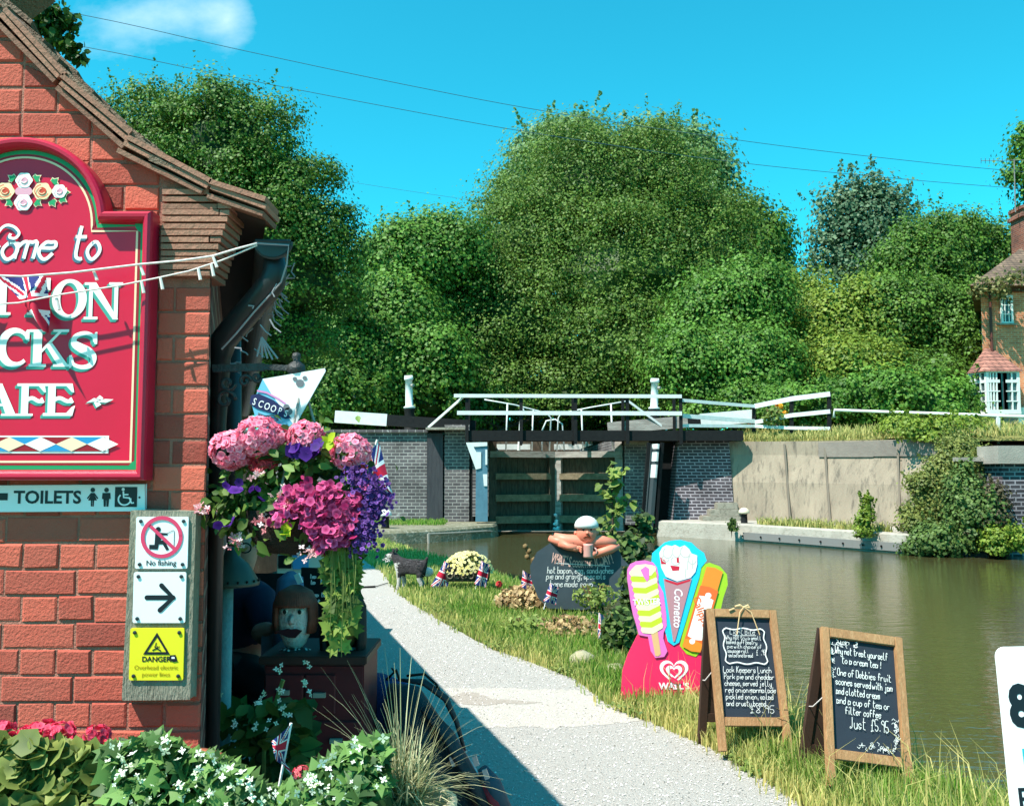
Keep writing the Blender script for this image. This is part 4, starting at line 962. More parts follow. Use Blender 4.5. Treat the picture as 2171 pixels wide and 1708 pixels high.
def danger(mb, f, k):
    mb.ribbon([f(0, -40), f(24, -2), f(-24, -2)], 5 * k, 1, 0, True)
    mb.ribbon([f(-1, -24), f(-3, -16), f(2, -17), f(-1, -10)], 2 * k, 1, 0); mb.ribbon([f(-9, -8), f(0, -12), f(9, -7)], 2.5 * k, 1, 0); mb.ribbon([f(-5, -16), f(0, -12), f(6, -16)], 2 * k, 1, 0)
    x, z = f(0, 15); mb.text('DANGER', x, z, 15 * k, 1, 0, bold=.02)
    x, z = f(0, 31); mb.text('Overhead electric', x, z, 12.5 * k, 1, 3, bold=.008); x, z = f(0, 45); mb.text('power lines', x, z, 12.5 * k, 1, 3, bold=.008)
    mb.flat([f(28, 2), f(40, 1), f(43, 12), f(46, 14), f(36, 16), f(28, 12)], 1.6, 0); mb.flat([f(32, 5), f(38, 5), f(39, 9), f(32, 9)], 2.2, 2)
plate('no_fishing_sign', 'white square no fishing plate with red prohibition ring, top of the plank', 343, 1150, 110, 108, SIGNW, nofish)
plate('arrow_sign', 'white square plate with a black right arrow, middle of the plank', 338, 1266, 110, 105, SIGNW, arrow)
plate('danger_sign', 'yellow warning plate about overhead power lines, bottom of the plank', 332, 1386, 113, 107, paint('danger_yellow', 228, 214, 40, .4), danger)

# ------------------------------------------------------------------ flags: union flag as coloured cells on a cloth grid
UJ = [paint('flag_red', 196, 22, 58, .8), paint('flag_white', 232, 230, 232, .8), paint('flag_blue', 26, 38, 110, .8)]
def ujcol(u, v):
    if abs(v) < .2 or abs(u) * 2 < .2: return 0
    if abs(v) < .34 or abs(u) * 2 < .34: return 1
    d = (abs(u) * 2 - abs(v) * 2) * (1 if u * v > 0 else -1) if False else abs(abs(u) - abs(v)) * 1.3
    return 0 if d < .11 else 1 if d < .27 else 2
def cloth(name, fn, parent, nu=44, nv=30, inside=None, colour=ujcol):
    mb = MB(); g = [[mb.av(fn(i / nu * 2 - 1, j / nv * 2 - 1)) for i in range(nu + 1)] for j in range(nv + 1)]
    for j in range(nv):
        for i in range(nu):
            u, v = (i + .5) / nu * 2 - 1, (j + .5) / nv * 2 - 1
            if inside and not inside(u, v): continue
            mb.face((g[j][i], g[j][i + 1], g[j + 1][i + 1], g[j + 1][i]), colour(u, v))
    return mb.build(name, UJ, parent, False, True)
# bunting strings with bulbs
CORD = paint('white_cord', 226, 214, 208, .6)
def cordpath(pts, Y0, Y1):
    n = len(pts); return [V(x, y, Y0 + (Y1 - Y0) * i / (n - 1)) for i, (x, y) in enumerate(pts)]
t = thing('bunting_string', 'string of union flag pennants hung across the welcome board', 'bunting', V(42, 580, WY - .09))
c1 = cordpath([(-200, 575), (-60, 582), (45, 586), (150, 578), (250, 566), (300, 560), (380, 553), (450, 543), (500, 528), (545, 516)], WY - .12, WY - .09)
mb = MB(); mb.tube(c1, .0032, 6); mb.build('cord', CORD, t, True, True)
def pennant(parent, tl, tr, tip, Y):
    L, R_, T_ = V(*tl, Y), V(*tr, Y + .02), V(*tip, Y - .01)
    def fn(u, v):
        s = (u + 1) / 2; q = (1 - v) / 2; top = L.lerp(R_, s); half = 1 - q
        p = L.lerp(R_, .5 + (s - .5) * half).lerp(T_, 0) + (T_ - L.lerp(R_, .5)) * q
        p.y += .018 * math.sin(s * 5 + q * 4); return p - Vector(parent.location)
    return cloth('pennant', fn, parent, 36, 36, colour=lambda u, v: ujcol(u * (1 - (1 - v) / 2), v))
pennant(t, (-6, 586), (104, 583), (98, 704), WY - .09); pennant(t, (-150, 578), (-40, 584), (-92, 700), WY - .095)
t2 = thing('fairy_light_string', 'string of small bulbs sagging below the pennants on the board', 'string lights', V(100, 640, WY - .14))
c2 = cordpath([(-200, 640), (-60, 648), (40, 642), (130, 624), (250, 606), (330, 590), (400, 575), (470, 552), (510, 535), (545, 520)], WY - .115, WY - .085)
mb = MB(); mb.tube(c2, .0025, 6); mb.build('cord', CORD, t2, True, True)
for (x, y) in ((120, 632), (340, 588), (420, 568), (448, 560), (300, 596)): mb = MB(); a = V(x, y, WY - .1); mb.tube([a, a + Vector((.008, 0, -.035))], [.004, .005], 6); mb.build('bulb', CORD, t2, True)
for (x, y) in ((198, 572), (452, 545), (297, 562)): mb = MB(); a = V(x, y, WY - .1); mb.tube([a, a + Vector((.012, 0, -.03))], [.004, .005], 6); mb.build('bulb', CORD, t, True)
t3 = thing('eaves_light_string', 'tangle of icicle lights dangling from the gutter and swan neck pipe', 'string lights', V(560, 640, WY + .05))
GC = paint('grey_cord', 150, 146, 150, .6)
mb = MB(); mb.tube(cordpath([(545, 516), (612, 520), (608, 560), (596, 598), (575, 622), (540, 660), (500, 708), (470, 740)], WY, WY + .1), .003, 6)
rs = random.Random(4)
for k in range(46):
    f = rs.random(); x = 610 - 130 * f + rs.uniform(-16, 24); y = 540 + 190 * f + rs.uniform(0, 70); a = V(x, y, WY + .04 + rs.random() * .2); an = rs.uniform(0, 6.28)
    mb.tube([a, a + Vector((.02 * math.cos(an), 0, .02 * math.sin(an) - .012)), a + Vector((.035 * math.cos(an + .6), 0, .03 * math.sin(an) - .02))], .0024, 5)
for k in range(5): mb.tube([V(555, 715, WY + .1), V(545 + k * 11, 762 - abs(k - 3) * 2, WY + .1)], .003, 5)
mb.build('cord', GC, t3, True)
# ================================================================== BESIDE THE CAFE
IRON = mat('wrought_iron', c(34, 35, 36), .55, c(60, 62, 62), 14, .8, .4, 60)
BY = 2.9; kb = BY / FPX
t = thing('hanging_bracket', 'black wrought iron bracket with scrolls and knob finial on the cafe corner', 'bracket', V(460, 790, BY))
mb = MB(); a, b2, c_ = V(452, 781, BY), V(560, 778, BY), V(640, 781, BY); mb.beam(a, b2, .016, 16 * kb); mb.beam(b2, c_, .016, 12 * kb); mb.build('arm', IRON, t, True)
mb = MB(); p = V(628, 782, BY); mb.lathe([(.001, .052), (.012, .048), (.014, .036), (.009, .026), (.026, .012), (.03, -.004), (.02, -.018), (.008, -.03), (.006, -.05), (.001, -.055)], p, 14); mb.build('finial', IRON, t, True, True)
for cx, cy, r, s0 in ((482, 812, 17, 1), (478, 848, 22, -1), (520, 808, 14, -1), (545, 800, 11, 1)): mb = MB(); mb.tube([V(cx + r * (1 - q / 9) * math.cos(q * s0), cy + r * (1 - q / 9) * math.sin(q * s0), BY) for q in np.linspace(0, 7.5, 24)], .006, 6); mb.build('scroll', IRON, t, True, True)
mb = MB(); mb.tube([V(640, 790, BY), V(636, 800, BY), V(642, 806, BY), V(647, 800, BY)], .005, 6); mb.build('hook', IRON, t, True, True)
# swinging banner
t = thing('scoops_banner', 'pale blue triangular ice cream banner with a painted white sunlit part under the iron bracket', 'banner', V(620, 840, BY - .02))
Yb = BY - .02; kk = Yb / FPX
bpz = lambda x, y: ((x - 620) * kk, (840 - y) * kk)
PB = paint('banner_blue', 108, 186, 214, .6); NB = paint('banner_navy', 26, 34, 84, .6); BW = paint('banner_letter_and_sunlit_white', 238, 240, 240, .6); BG = paint('banner_grey', 108, 112, 118, .6)
mb = MB(); mb.slab([bpz(556, 803), bpz(688, 780), bpz(690, 786), bpz(626, 904), bpz(610, 920), bpz(548, 905), bpz(534, 858), bpz(545, 830)], .004, 0); mb.build('cloth', [PB], t)
mb = MB(); mb.flat([bpz(556, 803), bpz(688, 780), bpz(690, 786), bpz(626, 904), bpz(600, 868), bpz(576, 836)], 1, 1)  # sunlit part of the cloth painted white up to the roof's shadow edge
mb.flat([bpz(532, 838), bpz(548, 834), bpz(580, 848), bpz(604, 866), bpz(618, 886), bpz(606, 888), bpz(578, 876), bpz(545, 866), bpz(530, 856)], 2, 0)
mb.ribbon([bpz(545, 828), bpz(565, 832), bpz(590, 845), bpz(606, 856)], 4 * kk, 2, 3)
for i, ch in enumerate('SCOOPS'): x, z = bpz(538 + i * 13.5, 858 + i * 5.0); mb.text(ch, x, z, 21 * kk, 3.2, 1, bold=.01, rot=-.33, xs=.72)
x, z = bpz(568, 890); mb.text('FOR DOGS', x, z, 11 * kk, 3, 0, bold=.015, rot=-.2, xs=.8)
for (x, y, r) in ((636, 812, 9), (625, 803, 5), (646, 801, 5), (612, 872, 9), (608, 863, 7)): mb.flat([bpz(x + r * math.cos(a), y + r * .9 * math.sin(a)) for a in np.linspace(0, 6.283, 16)[:-1]], 2.5 if y < 820 else 2.2, 2)
mb.ribbon([bpz(548, 876), bpz(562, 882), bpz(580, 880), bpz(592, 890)], 3 * kk, 2.2, 2)
mb.build('printing', [NB, BW, BG, paint('banner_pink', 214, 140, 190)], t)

# hanging basket
HY = 2.85; hk = HY / FPX
t = thing('hanging_basket', 'overflowing hanging basket of pink, magenta and purple flowers below the bracket', 'hanging basket', V(640, 1130, HY))
bw = V(628, 1100, HY + .05)
mb = MB(); mb.lathe([(.05, -.105), (.10, -.095), (.13, -.06), (.15, 0.0), (.155, .03), (.14, .03)], bw, 20); mb.build('bowl', mat('coir', c(64, 44, 32), .95, c(38, 26, 20), 30, .9, .9, 80, stretch=(1, 1, 3)), t, True, True)
mb = MB()
for a in (0.3, 2.4, 4.5): mb.tube([V(641, 806, BY), bw + Vector((.13 * math.cos(a), .13 * math.sin(a), .03))], .004, 6)
mb.build('chains', GREYW, t, True)
LEAF1 = leafmat('basket_leaf', c(40, 62, 24), c(120, 150, 66), .25); 
def puff(P, n, spread, nb=(0, -.5, .4)):
    P = np.array(P); i = rng.integers(0, len(P), n); return P[i] + rng.normal(size=(n, 3)) * spread
core = [tuple(V(x, y, HY)) for x, y in ((500, 1060), (520, 1100), (560, 1020), (600, 1000), (640, 990), (680, 1000), (720, 990), (540, 1120), (600, 1110), (640, 1120), (690, 1080), (740, 1040), (770, 1060), (480, 1080), (580, 1060), (640, 1050), (660, 960), (600, 960), (560, 975), (700, 960), (620, 1085), (660, 1095))]
pts = puff(core, 1300, .04); nr = unit(pts - np.array(tuple(bw)) + np.array([0, -.25, .15])) + rng.normal(size=(1300, 3)) * .5
leaf_mesh('foliage', pts, .04 * (.5 + .8 * rng.random(1300)), nr, rng.random(1300) * .9, LEAF1, t, True, 'leaf', .9)
def ballhead(nm, cx, cy, r, dark, light, n=170, fs=.02, Y=HY - .05, sq=.9, mname=None):
    p = V(cx, cy, Y); d = unit(rng.normal(size=(n, 3))); d[:, 1] = -np.abs(d[:, 1]) * .9 + .2; d = unit(d); rr = r * hk
    m = mat(mname, (0, 0, 0), .6, tint=(dark, light), transl=.3, spec=.2)
    pos = np.array(tuple(p)) + d * np.array([1, 1, sq]) * rr * (.9 + .16 * rng.random((n, 1)))
    leaf_mesh(nm, pos, fs * (.8 + .5 * rng.random(n)), d + rng.normal(size=(n, 3)) * .35, .35 + .65 * rng.random(n), m, t, True, 'round')
    mb = MB(); mb.ball(p, rr * .9, 10, 0, (1, 1, sq)); return m
PK = (c(240, 76, 126), c(255, 192, 212))
for (x, y, r) in ((492, 953, 42), (548, 927, 46), (588, 922, 22), (649, 927, 36), (744, 958, 40)): ballhead('pink_flower_head', x, y, r, *PK, n=int(r * r * .16) + 40, mname='petal_pink')
for (x, y, r, n) in ((752, 985, 24, 60), (560, 985, 24, 60), (620, 1062, 30, 80), (545, 985, 16, 40)): ballhead('red_flower_head', x, y, r, c(170, 14, 40), c(240, 90, 96), n=n, mname='petal_red')
def mass(nm, P, n, spread, fs, dark, light, mname, shape='round', Y=HY - .1):
    n = max(3, n // len(P))
    for x_, y_ in P:
        q = puff([tuple(V(x_, y_, Y))], n, spread * hk); nr = np.tile(np.array([[0, -1, .35]]), (n, 1)) + rng.normal(size=(n, 3)) * .55
        leaf_mesh(nm, q, fs * (.65 + .7 * rng.random(n)), nr, .1 + .9 * rng.random(n), mat(mname, (0, 0, 0), .6, tint=(dark, light), transl=.3, spec=.2), t, True, shape)
mass('petunia_cluster', [(640, 1045), (670, 1055), (700, 1050), (715, 1075), (690, 1085), (665, 1075), (720, 1100), (695, 1120), (660, 1105), (715, 1130), (740, 1085), (690, 1142), (735, 1110), (745, 1070), (600, 1085)], 1050, 13, .024, c(150, 8, 78), c(252, 116, 178), 'petal_magenta')
mass('lobelia_cluster', [(750, 1012), (772, 1018), (792, 1038), (800, 1060), (786, 1080), (774, 1108), (780, 1126), (768, 1148), (792, 1070)], 800, 14, .0125, c(44, 14, 66), c(150, 96, 196), 'petal_purple')
mass('pansy_cluster', [(497, 1028), (545, 1045), (640, 955), (660, 960), (620, 950), (486, 1108), (672, 945)], 22, 8, .036, c(48, 18, 96), c(110, 52, 170), 'petal_violet')
mass('fuchsia_cluster', [(497, 1143), (425, 1075), (560, 1100), (570, 1105), (610, 1075), (585, 1050), (650, 1170), (668, 1172), (545, 1010), (505, 1150), (430, 1082)], 100, 8, .02, c(196, 22, 58), c(244, 226, 226), 'petal_fuchsia', 'petal4')
mass('lime_leaf_sprig', [(605, 1125), (607, 1110), (700, 935)], 26, 6, .03, c(150, 170, 20), c(206, 220, 60), 'lime_leaf', 'leaf')
# trailing ivy
LEAF2 = leafmat('ivy_leaf', c(46, 70, 24), c(146, 164, 70), .3)
P, Nn, U = [], [], []; mb = MB()
for k in range(15):
    x = 697 + k * 4.0; y1 = random.uniform(1230, 1345) if k not in (2, 8) else 1392; s = [V(x + 5 * math.sin(q * 3 + k), 1120 + (y1 - 1120) * q, HY - .06 - .05 * math.sin(q * 3)) for q in np.linspace(0, 1, 9)]
    mb.tube(s, .0009, 4)
    for q in np.arange(0, 1, .035 if k not in (2, 8) else .05):
        p = s[0].lerp(s[-1], q); P.append((p.x + random.uniform(-.012, .012), p.y + random.uniform(-.02, .01), p.z)); Nn.append((random.uniform(-.7, .7), -1, random.uniform(-.1, .6)))
mb.build('trailing_stems', mat('stem', c(110, 120, 60), .7), t, True)
n = len(P); leaf_mesh('trailing_ivy', P, .040 * (.6 + .7 * rng.random(n)), Nn, rng.random(n), LEAF2, t, True, 'ivy', 1)
# flag stuck in the basket
t = thing('union_flag', 'union flag on a stick behind the purple flowers of the basket', 'flag', V(790, 1000, HY + .05), group='union flags')
def fn(u, v, o=Vector(V(790, 1000, HY + .05))):
    s, q = (u + 1) / 2, (v + 1) / 2
    tl, tr, bl, br = V(765, 985, HY), V(797, 935, HY), V(772, 1062, HY), V(832, 1052, HY)
    p = (bl.lerp(br, s)).lerp(tl.lerp(tr, s), q); p.y += .03 * math.sin(s * 5 + q * 2) + .05; return p - o
cloth('flag_cloth', fn, t, 40, 40)
mb = MB(); mb.tube([V(762, 1060, HY + .05), V(800, 932, HY + .06)], .004, 6); mb.build('stick', CORD, t, True)
# small curl of flag on the basket rim
t = thing('union_flag', 'small crumpled union flag among the top pink flowers of the basket', 'flag', V(690, 960, HY), group='union flags')
def fn(u, v, o=Vector(V(690, 960, HY))): 
    p = V(690 + 14 * u + 6 * v, 950 - 16 * v + 10 * u, HY - .02); p.y += .012 * math.sin(3 * u); return p - o
cloth('flag_cloth', fn, t, 20, 16)

# green lamp on a pole
LY = 3.4
lp_ = V(490, 1240, LY)
t = thing('pole_lamp', 'green conical metal lamp shade on a pale pole beside the brick corner', 'lamp', (lp_.x, LY, 0))
GE = mat('green_enamel', c(62, 76, 68), .45, c(48, 58, 54), 8, .7)
mb = MB(); mb.lathe([(.098, -.0), (.098, .012), (.06, .075), (.03, .1), (.02, .13), (.001, .135)], lp_, 20); mb.build('shade', GE, t, True, True)
mb = MB()
for k in range(18): a = k / 18 * 6.283; mb.box(lp_ + Vector((.097 * math.cos(a), .097 * math.sin(a), .018)), (.006, .006, .008))
mb.build('vent_holes', BLK, t, True)
p = V(478, 1260, LY); mb = MB(); mb.tube([Vector((p.x, LY, 0)), Vector((p.x, LY, lp_.z + .02))], .027, 14); mb.build('pole', mat('blue_grey_pole', c(132, 158, 160), .5, c(96, 120, 128), 9, .8, .3, 60), t, True, True)

# chest of drawers with two puppet heads
DY = 4.0; CH = V(680, 1388, DY).z; xl, xr = V(560, 1388, DY).x, V(772, 1388, DY).x
t = thing('chest_of_drawers', 'small dark red painted chest of drawers under the basket', 'chest of drawers', ((xl + xr) / 2, DY + .2, 0))
RDW = mat('dull_red_paint', c(116, 36, 40), .6, c(88, 26, 32), 7, .8)
mb = MB(); mb.box(((xl + xr) / 2, DY + .2, CH / 2 - .02), (xr - xl, .4, CH - .04)); bevelled(mb.build('carcass', RDW, t, True), .006)
mb = MB(); mb.box(((xl + xr) / 2, DY + .19, CH - .018), (xr - xl + .03, .44, .036)); bevelled(mb.build('top', mat('dark_wood', c(74, 40, 34), .55), t, True), .005)
for i, (u0, u1, z0, z1) in enumerate(((.02, .4, .62, .76), (.42, .72, .6, .76), (.02, .48, .42, .57), (.5, .98, .42, .57), (.02, .98, .22, .38), (.02, .98, .04, .19))):
    dr_ = thing('x', None, None) if False else None
    mb = MB(); w = xr - xl; mb.box((xl + w * (u0 + u1) / 2, DY - .004, z0 + (z1 - z0) / 2), (w * (u1 - u0), .02, z1 - z0)); d = bevelled(mb.build('drawer', RDW, t, True), .004, 1)
    mb = MB(); mb.box((xl + w * (u0 + u1) / 2, DY - .022, z0 + (z1 - z0) / 2), (.05, .02, .018)); mb.build('handle', mat('brass_plate', c(170, 166, 150), .4), d, True)
def puppet(name, lab, cx, cy, Y, hw, hh, hairc, skinc, long, scarf):
    o = V(cx, cy, Y); k = Y / FPX; t = thing(name, lab, 'puppet head', o)
    w, h = hw * k, hh * k
    mb = MB(); mb.ball((0, .0, 0), 1, 20, 0, (w, w * .85, h)); mb.ball((0, -.0, -h * .45), 1, 14, 0, (w * .8, w * .75, h * .6)); mb.tube([(0, -w * .82, h * .18), (0, -w * 1.02, -h * .08)], [w * .1, w * .17], 8); mb.build('head', skinc, t, False, True)
    EW = paint('eye_white', 226, 222, 216); EK = paint('eye_black', 16, 14, 14); LP = paint('lip', 70, 24, 34)
    for s in (-1, 1):
        mb = MB(); mb.ball((s * w * .42, -w * .72, h * .28), 1, 10, 0, (w * .24, w * .1, h * .1)); e = mb.build('eye', EW, t, False, True)
        mb = MB(); mb.ball((s * w * .42, -w * .81, h * .28), 1, 8, 0, (w * .11, w * .05, h * .085)); mb.build('pupil', EK, e)
        mb = MB(); mb.tube([(s * w * .2, -w * .8, h * .42), (s * w * .42, -w * .8, h * .47), (s * w * .64, -w * .7, h * .4)], w * .045, 6); mb.build('eyebrow', hairc, t)
    mb = MB(); P = [(-w * .5, -.2), (-w * .25, -.12), (0, -.16), (w * .25, -.12), (w * .5, -.2), (w * .22, -.42), (-w * .22, -.42)]
    mb.slab([(x, h * (z - .14)) for x, z in P], w * .2, y0=-w * .88); bevelled(mb.build('mouth', LP, t), w * .03)
    # hair: cap of locks
    C, R_ = [], []
    mb = MB()
    for q in range(54):
        a = q / 54 * 6.283; 
        if math.sin(a) < -.55 and not False:
            L_ = .42
        else: L_ = 1.0 if not long else 2.1
        x, y = math.cos(a), math.sin(a)
        pth = [Vector((x * w * .25, y * w * .25, h * 1.03)), Vector((x * w * .85, y * w * .82, h * .85)), Vector((x * w * 1.12, y * w * 1.02, h * .5)), Vector((x * w * 1.16, y * w * .98, h * (.5 - L_ * .55))), Vector((x * w * 1.05, y * w * .9, h * (.45 - L_ * .9)))]
        if L_ == .42: pth = pth[:3] + [Vector((x * w * 1.1, y * w * 1.04, h * .42))]
        mb.tube(pth, w * .15, 6)
    mb.build('hair', hairc, t, False, True)
    SC, SCM = scarf
    mb = MB(); mb.lathe([(w * .55, -h * .95), (w * .95, -h * 1.05), (w * 1.15, -h * 1.35), (w * 1.2, -h * 1.5), (w * .4, -h * 1.5)], (0, 0, 0), 18, sy=.75); mb.build('neckwear', SCM, t, False, True)
    return t
SCF = bpy.data.materials.new('spotted_cloth'); SCF.use_nodes = True; nt = SCF.node_tree; vo = nt.nodes.new('ShaderNodeTexVoronoi'); vo.inputs['Scale'].default_value = 65; cr = nt.nodes.new('ShaderNodeMapRange'); cr.inputs[1].default_value = .32; cr.inputs[2].default_value = .38; cr.inputs[3].default_value = .7; cr.inputs[4].default_value = .02
tcx = nt.nodes.new('ShaderNodeTexCoord'); nt.links.new(tcx.outputs['Object'], vo.inputs['Vector']); nt.links.new(vo.outputs['Distance'], cr.inputs[0]); nt.links.new(cr.outputs[0], nt.nodes['Principled BSDF'].inputs['Base Color'])
puppet('puppet_head', 'pale puppet head with brown bob and spotted scarf on the red chest', 626, 1310, DY + .12, 37, 62, mat('brown_hair', c(150, 76, 56), .7, c(100, 48, 38), 20, .8), mat('papier_mache', c(232, 214, 208), .8, c(206, 188, 184), 12, .8, .8, 40), False, ('s', SCF))
puppet('puppet_head', 'dark haired puppet head with turquoise collar behind the trailing ivy', 728, 1315, DY + .14, 38, 58, mat('black_hair', c(24, 20, 20), .7), mat('brown_face', c(132, 86, 40), .8, c(104, 66, 30), 12, .7), True, ('t', mat('turquoise_cloth', c(120, 176, 168), .8)))

# seated person in navy, mostly hidden
PY = 5.15
t = thing('person', 'person in a navy T-shirt and glasses seated against the cafe side wall', 'person', (-1.44, PY, 0))
SKN = mat('skin', c(196, 142, 122), .6, c(180, 120, 104), 9, .5); NAVY = mat('navy_jersey', c(40, 46, 72), .9, c(30, 34, 56), 8, .7)
def wv(x, y, Y, r): p = V(x, y, Y); return (p.x, p.y, p.z, r)
X0 = -1.50
J = [(X0, PY + .1, .52, .15, .13), (X0, PY + .1, .72, .15, .12), (X0 - .0, PY + .06, .92, .17, .12), (X0 + .02, PY + .02, 1.03, .06), (X0 + .05, PY - .02, 1.12, .075), (X0 + .06, PY - .03, 1.20, .088, .1), (X0 + .05, PY - .02, 1.28, .06),
     (X0 + .16, PY - .1, .93, .075), (X0 + .24, PY - .2, .74, .055), wv(545, 1338, PY - .3, .045), wv(578, 1330, PY - .38, .033),
     (X0 - .2, PY, .92, .07), (X0 - .24, PY - .15, .7, .05), (X0 - .1, PY - .35, .66, .04),
     (X0 + .1, PY - .05, .5, .09), (X0 + .35, PY - .42, .5, .075), (X0 + .34, PY - .45, .1, .05), (X0 + .4, PY - .58, .05, .04),
     (X0 - .1, PY - .05, .5, .09), (X0 - .05, PY - .5, .5, .075), (X0 - .05, PY - .52, .1, .05), (X0 - .03, PY - .66, .05, .04)]
Eg = [(0, 1), (1, 2), (2, 3), (3, 4), (4, 5), (5, 6), (2, 7), (7, 8), (8, 9), (9, 10), (2, 11), (11, 12), (12, 13), (0, 14), (14, 15), (15, 16), (16, 17), (0, 18), (18, 19), (19, 20), (20, 21)]
skin('body', J, Eg, SKN, t, True)
def loc_(p): return p
# T-shirt over torso and upper arm, trousers over the legs (a little larger than the body)
sj = [(X0, PY + .1, .5, .18, .155), (X0, PY + .1, .74, .185, .15), (X0, PY + .06, .95, .19, .135), (X0 + .01, PY + .03, 1.0, .1), (X0 + .17, PY - .11, .93, .1), (X0 + .235, PY - .2, .76, .085), (X0 - .21, PY, .92, .09), (X0 - .24, PY - .12, .76, .075)]
skin('t_shirt', sj, [(0, 1), (1, 2), (2, 3), (2, 4), (4, 5), (2, 6), (6, 7)], NAVY, t, True)
tj = [(X0, PY + .1, .54, .17, .15), (X0 + .1, PY - .05, .51, .105), (X0 + .35, PY - .42, .51, .09), (X0 + .34, PY - .45, .14, .07), (X0 - .1, PY - .05, .51, .105), (X0 - .05, PY - .5, .51, .09), (X0 - .05, PY - .52, .14, .07)]
skin('trousers', tj, [(0, 1), (1, 2), (2, 3), (0, 4), (4, 5), (5, 6)], mat('grey_trousers', c(58, 58, 62), .9), t, True)
mb = MB(); hp_ = Vector((X0 + .06, PY - .03, 1.2)); mb.tube([hp_ + Vector((.09, .06, .0)), hp_ + Vector((.105, -.03, .005)), hp_ + Vector((.09, -.1, .005))], .005, 6); 
for s in (-.035, .035): mb.tube([hp_ + Vector((s + .03 * math.cos(a), -.105, .025 * math.sin(a))) for a in np.linspace(0, 6.283, 13)], .004, 6)
mb.build('glasses', BLK, t, True)
mb = MB(); mb.tube([hp_ + Vector((0, -.1, -.01)), hp_ + Vector((0, -.122, -.035)), hp_ + Vector((0, -.1, -.045))], [.012, .017, .008], 8); mb.ball(hp_ + Vector((.09, .01, -.01)), .025, 8, 0, (.4, 1, 1.3)); mb.ball(hp_ + Vector((-.09, .01, -.01)), .025, 8, 0, (.4, 1, 1.3)); mb.build('nose_and_ears', SKN, t, True, True)
mb = MB(); h0 = Vector(wv(578, 1330, PY - .38, 0)[:3])
for k in range(5): 
    a = h0 + Vector((.0, -.012 + .011 * k - .01, .016 - .008 * k)) ; L_ = (.05, .066, .07, .064, .05)[k]
    mb.tube([a, a + Vector((L_ * .5, -.004, -.004)), a + Vector((L_ * .85, -.002, -.018)), a + Vector((L_ * .9, 0, -.032))], [.0095, .009, .008, .006], 7)
mb.build('fingers', SKN, t, True, True)
t = thing('garden_chair', 'dark garden chair with rounded grey armrest under the seated person', 'chair', (-1.44, PY, 0))
mb = MB(); mb.box((X0, PY, .43), (.5, .5, .04)); mb.build('seat', BLK, t, True)
mb = MB(); mb.box((X0 - .02, PY + .3, .72), (.5, .04, .6), (R(-8), 0, 0)); mb.build('backrest', BLK, t, True)
for sx in (-.24, .24):
    for sy in (-.22, .22): mb = MB(); mb.box((X0 + sx, PY + sy, .21), (.04, .04, .42)); mb.build('leg', BLK, t, True)
a = V(573, 1352, PY - .36)
mb = MB(); mb.slab([(-.045, -.1), (.045, -.1), (.045, .0)] + [(.045 * math.cos(q), .045 * math.sin(q)) for q in np.linspace(.2, 2.9, 8)] + [(-.045, 0)], .5); mb.v = [p + a + Vector((0, 0, -.005)) for p in mb.v]; mb.build('armrest', mat('grey_arm', c(128, 126, 138), .7), t, True)
# things glimpsed under the basket
t = thing('chalk_menu', 'black chalk menu board standing behind the puppet heads', 'board', V(670, 1250, 4.9))
ky = 4.9 / FPX; mb = MB(); mb.slab([(-32 * ky, -220 * ky), (34 * ky, -220 * ky), (34 * ky, 44 * ky), (-32 * ky, 46 * ky)], .03); mb.build('panel', BLK, t)
mb = MB(); CHK = mat('chalk', c(226, 226, 222), .9)
for i, (x, y, w) in enumerate(((-14, 24, 16), (8, 26, 12), (-12, 12, 10), (8, 14, 14), (-26, -2, 12), (-10, -14, 18), (10, -14, 14))): hand(mb, 'tea cake'[:max(3, w // 4)], x * ky, y * ky, 9 * ky, 1.8 * ky, 1, 0, fit=w * ky)
mb.ribbon([(-14 * ky, -26 * ky), (-4 * ky, -34 * ky), (8 * ky, -20 * ky)], 4 * ky, 1, 0); mb.build('chalk_writing', CHK, t)
t = thing('grey_chair_cover', 'blue grey cloth covered chair back with white clip behind the pale puppet', 'chair', (V(610, 1250, 4.7).x, 4.7, 0))
mb = MB(); kz = 4.7 / FPX; o = V(610, 1250, 4.7); mb.tube([(o.x, 4.75, .05), (o.x, 4.75, o.z - .1), (o.x, 4.75, o.z + .05), (o.x, 4.75, o.z + .085)], [.15, .15, .12, .03], 14, flat=.5); mb.build('cover', mat('slate_cloth', c(92, 112, 140), .9, c(70, 86, 110), 6, .7), t, True, True)
mb = MB(); q = V(633, 1226, 4.65); mb.box(q, (.025, .02, .05), (0, R(-25), 0)); mb.build('clip', WHT, t, True)
t = thing('kiosk', 'white kiosk front with pale blue poster glimpsed under the flower basket', 'kiosk', (V(650, 1190, 9).x, 9, 0))
x0, x1 = V(588, 1190, 9).x, V(708, 1190, 9).x
mb = MB(); mb.box(((x0 + x1) / 2, 9.2, .42), (x1 - x0, .4, .84)); mb.box(((x0 + x1) / 2, 9.2, .86), (x1 - x0 + .06, .46, .04)); mb.build('body', mat('cream_panel', c(226, 218, 200), .6), t, True)
mb = MB(); a, b2 = V(621, 1172, 8.98), V(654, 1206, 8.98); mb.box(((a.x + b2.x) / 2, 8.985, (a.z + b2.z) / 2), (b2.x - a.x, .01, a.z - b2.z)); mb.build('poster', paint('poster_blue', 84, 160, 214), t, True)
mb = MB(); mb.box((V(605, 1190, 9).x, 8.985, V(605, 1190, 9).z), (.12, .02, .12)); mb.build('window', BLK, t, True)

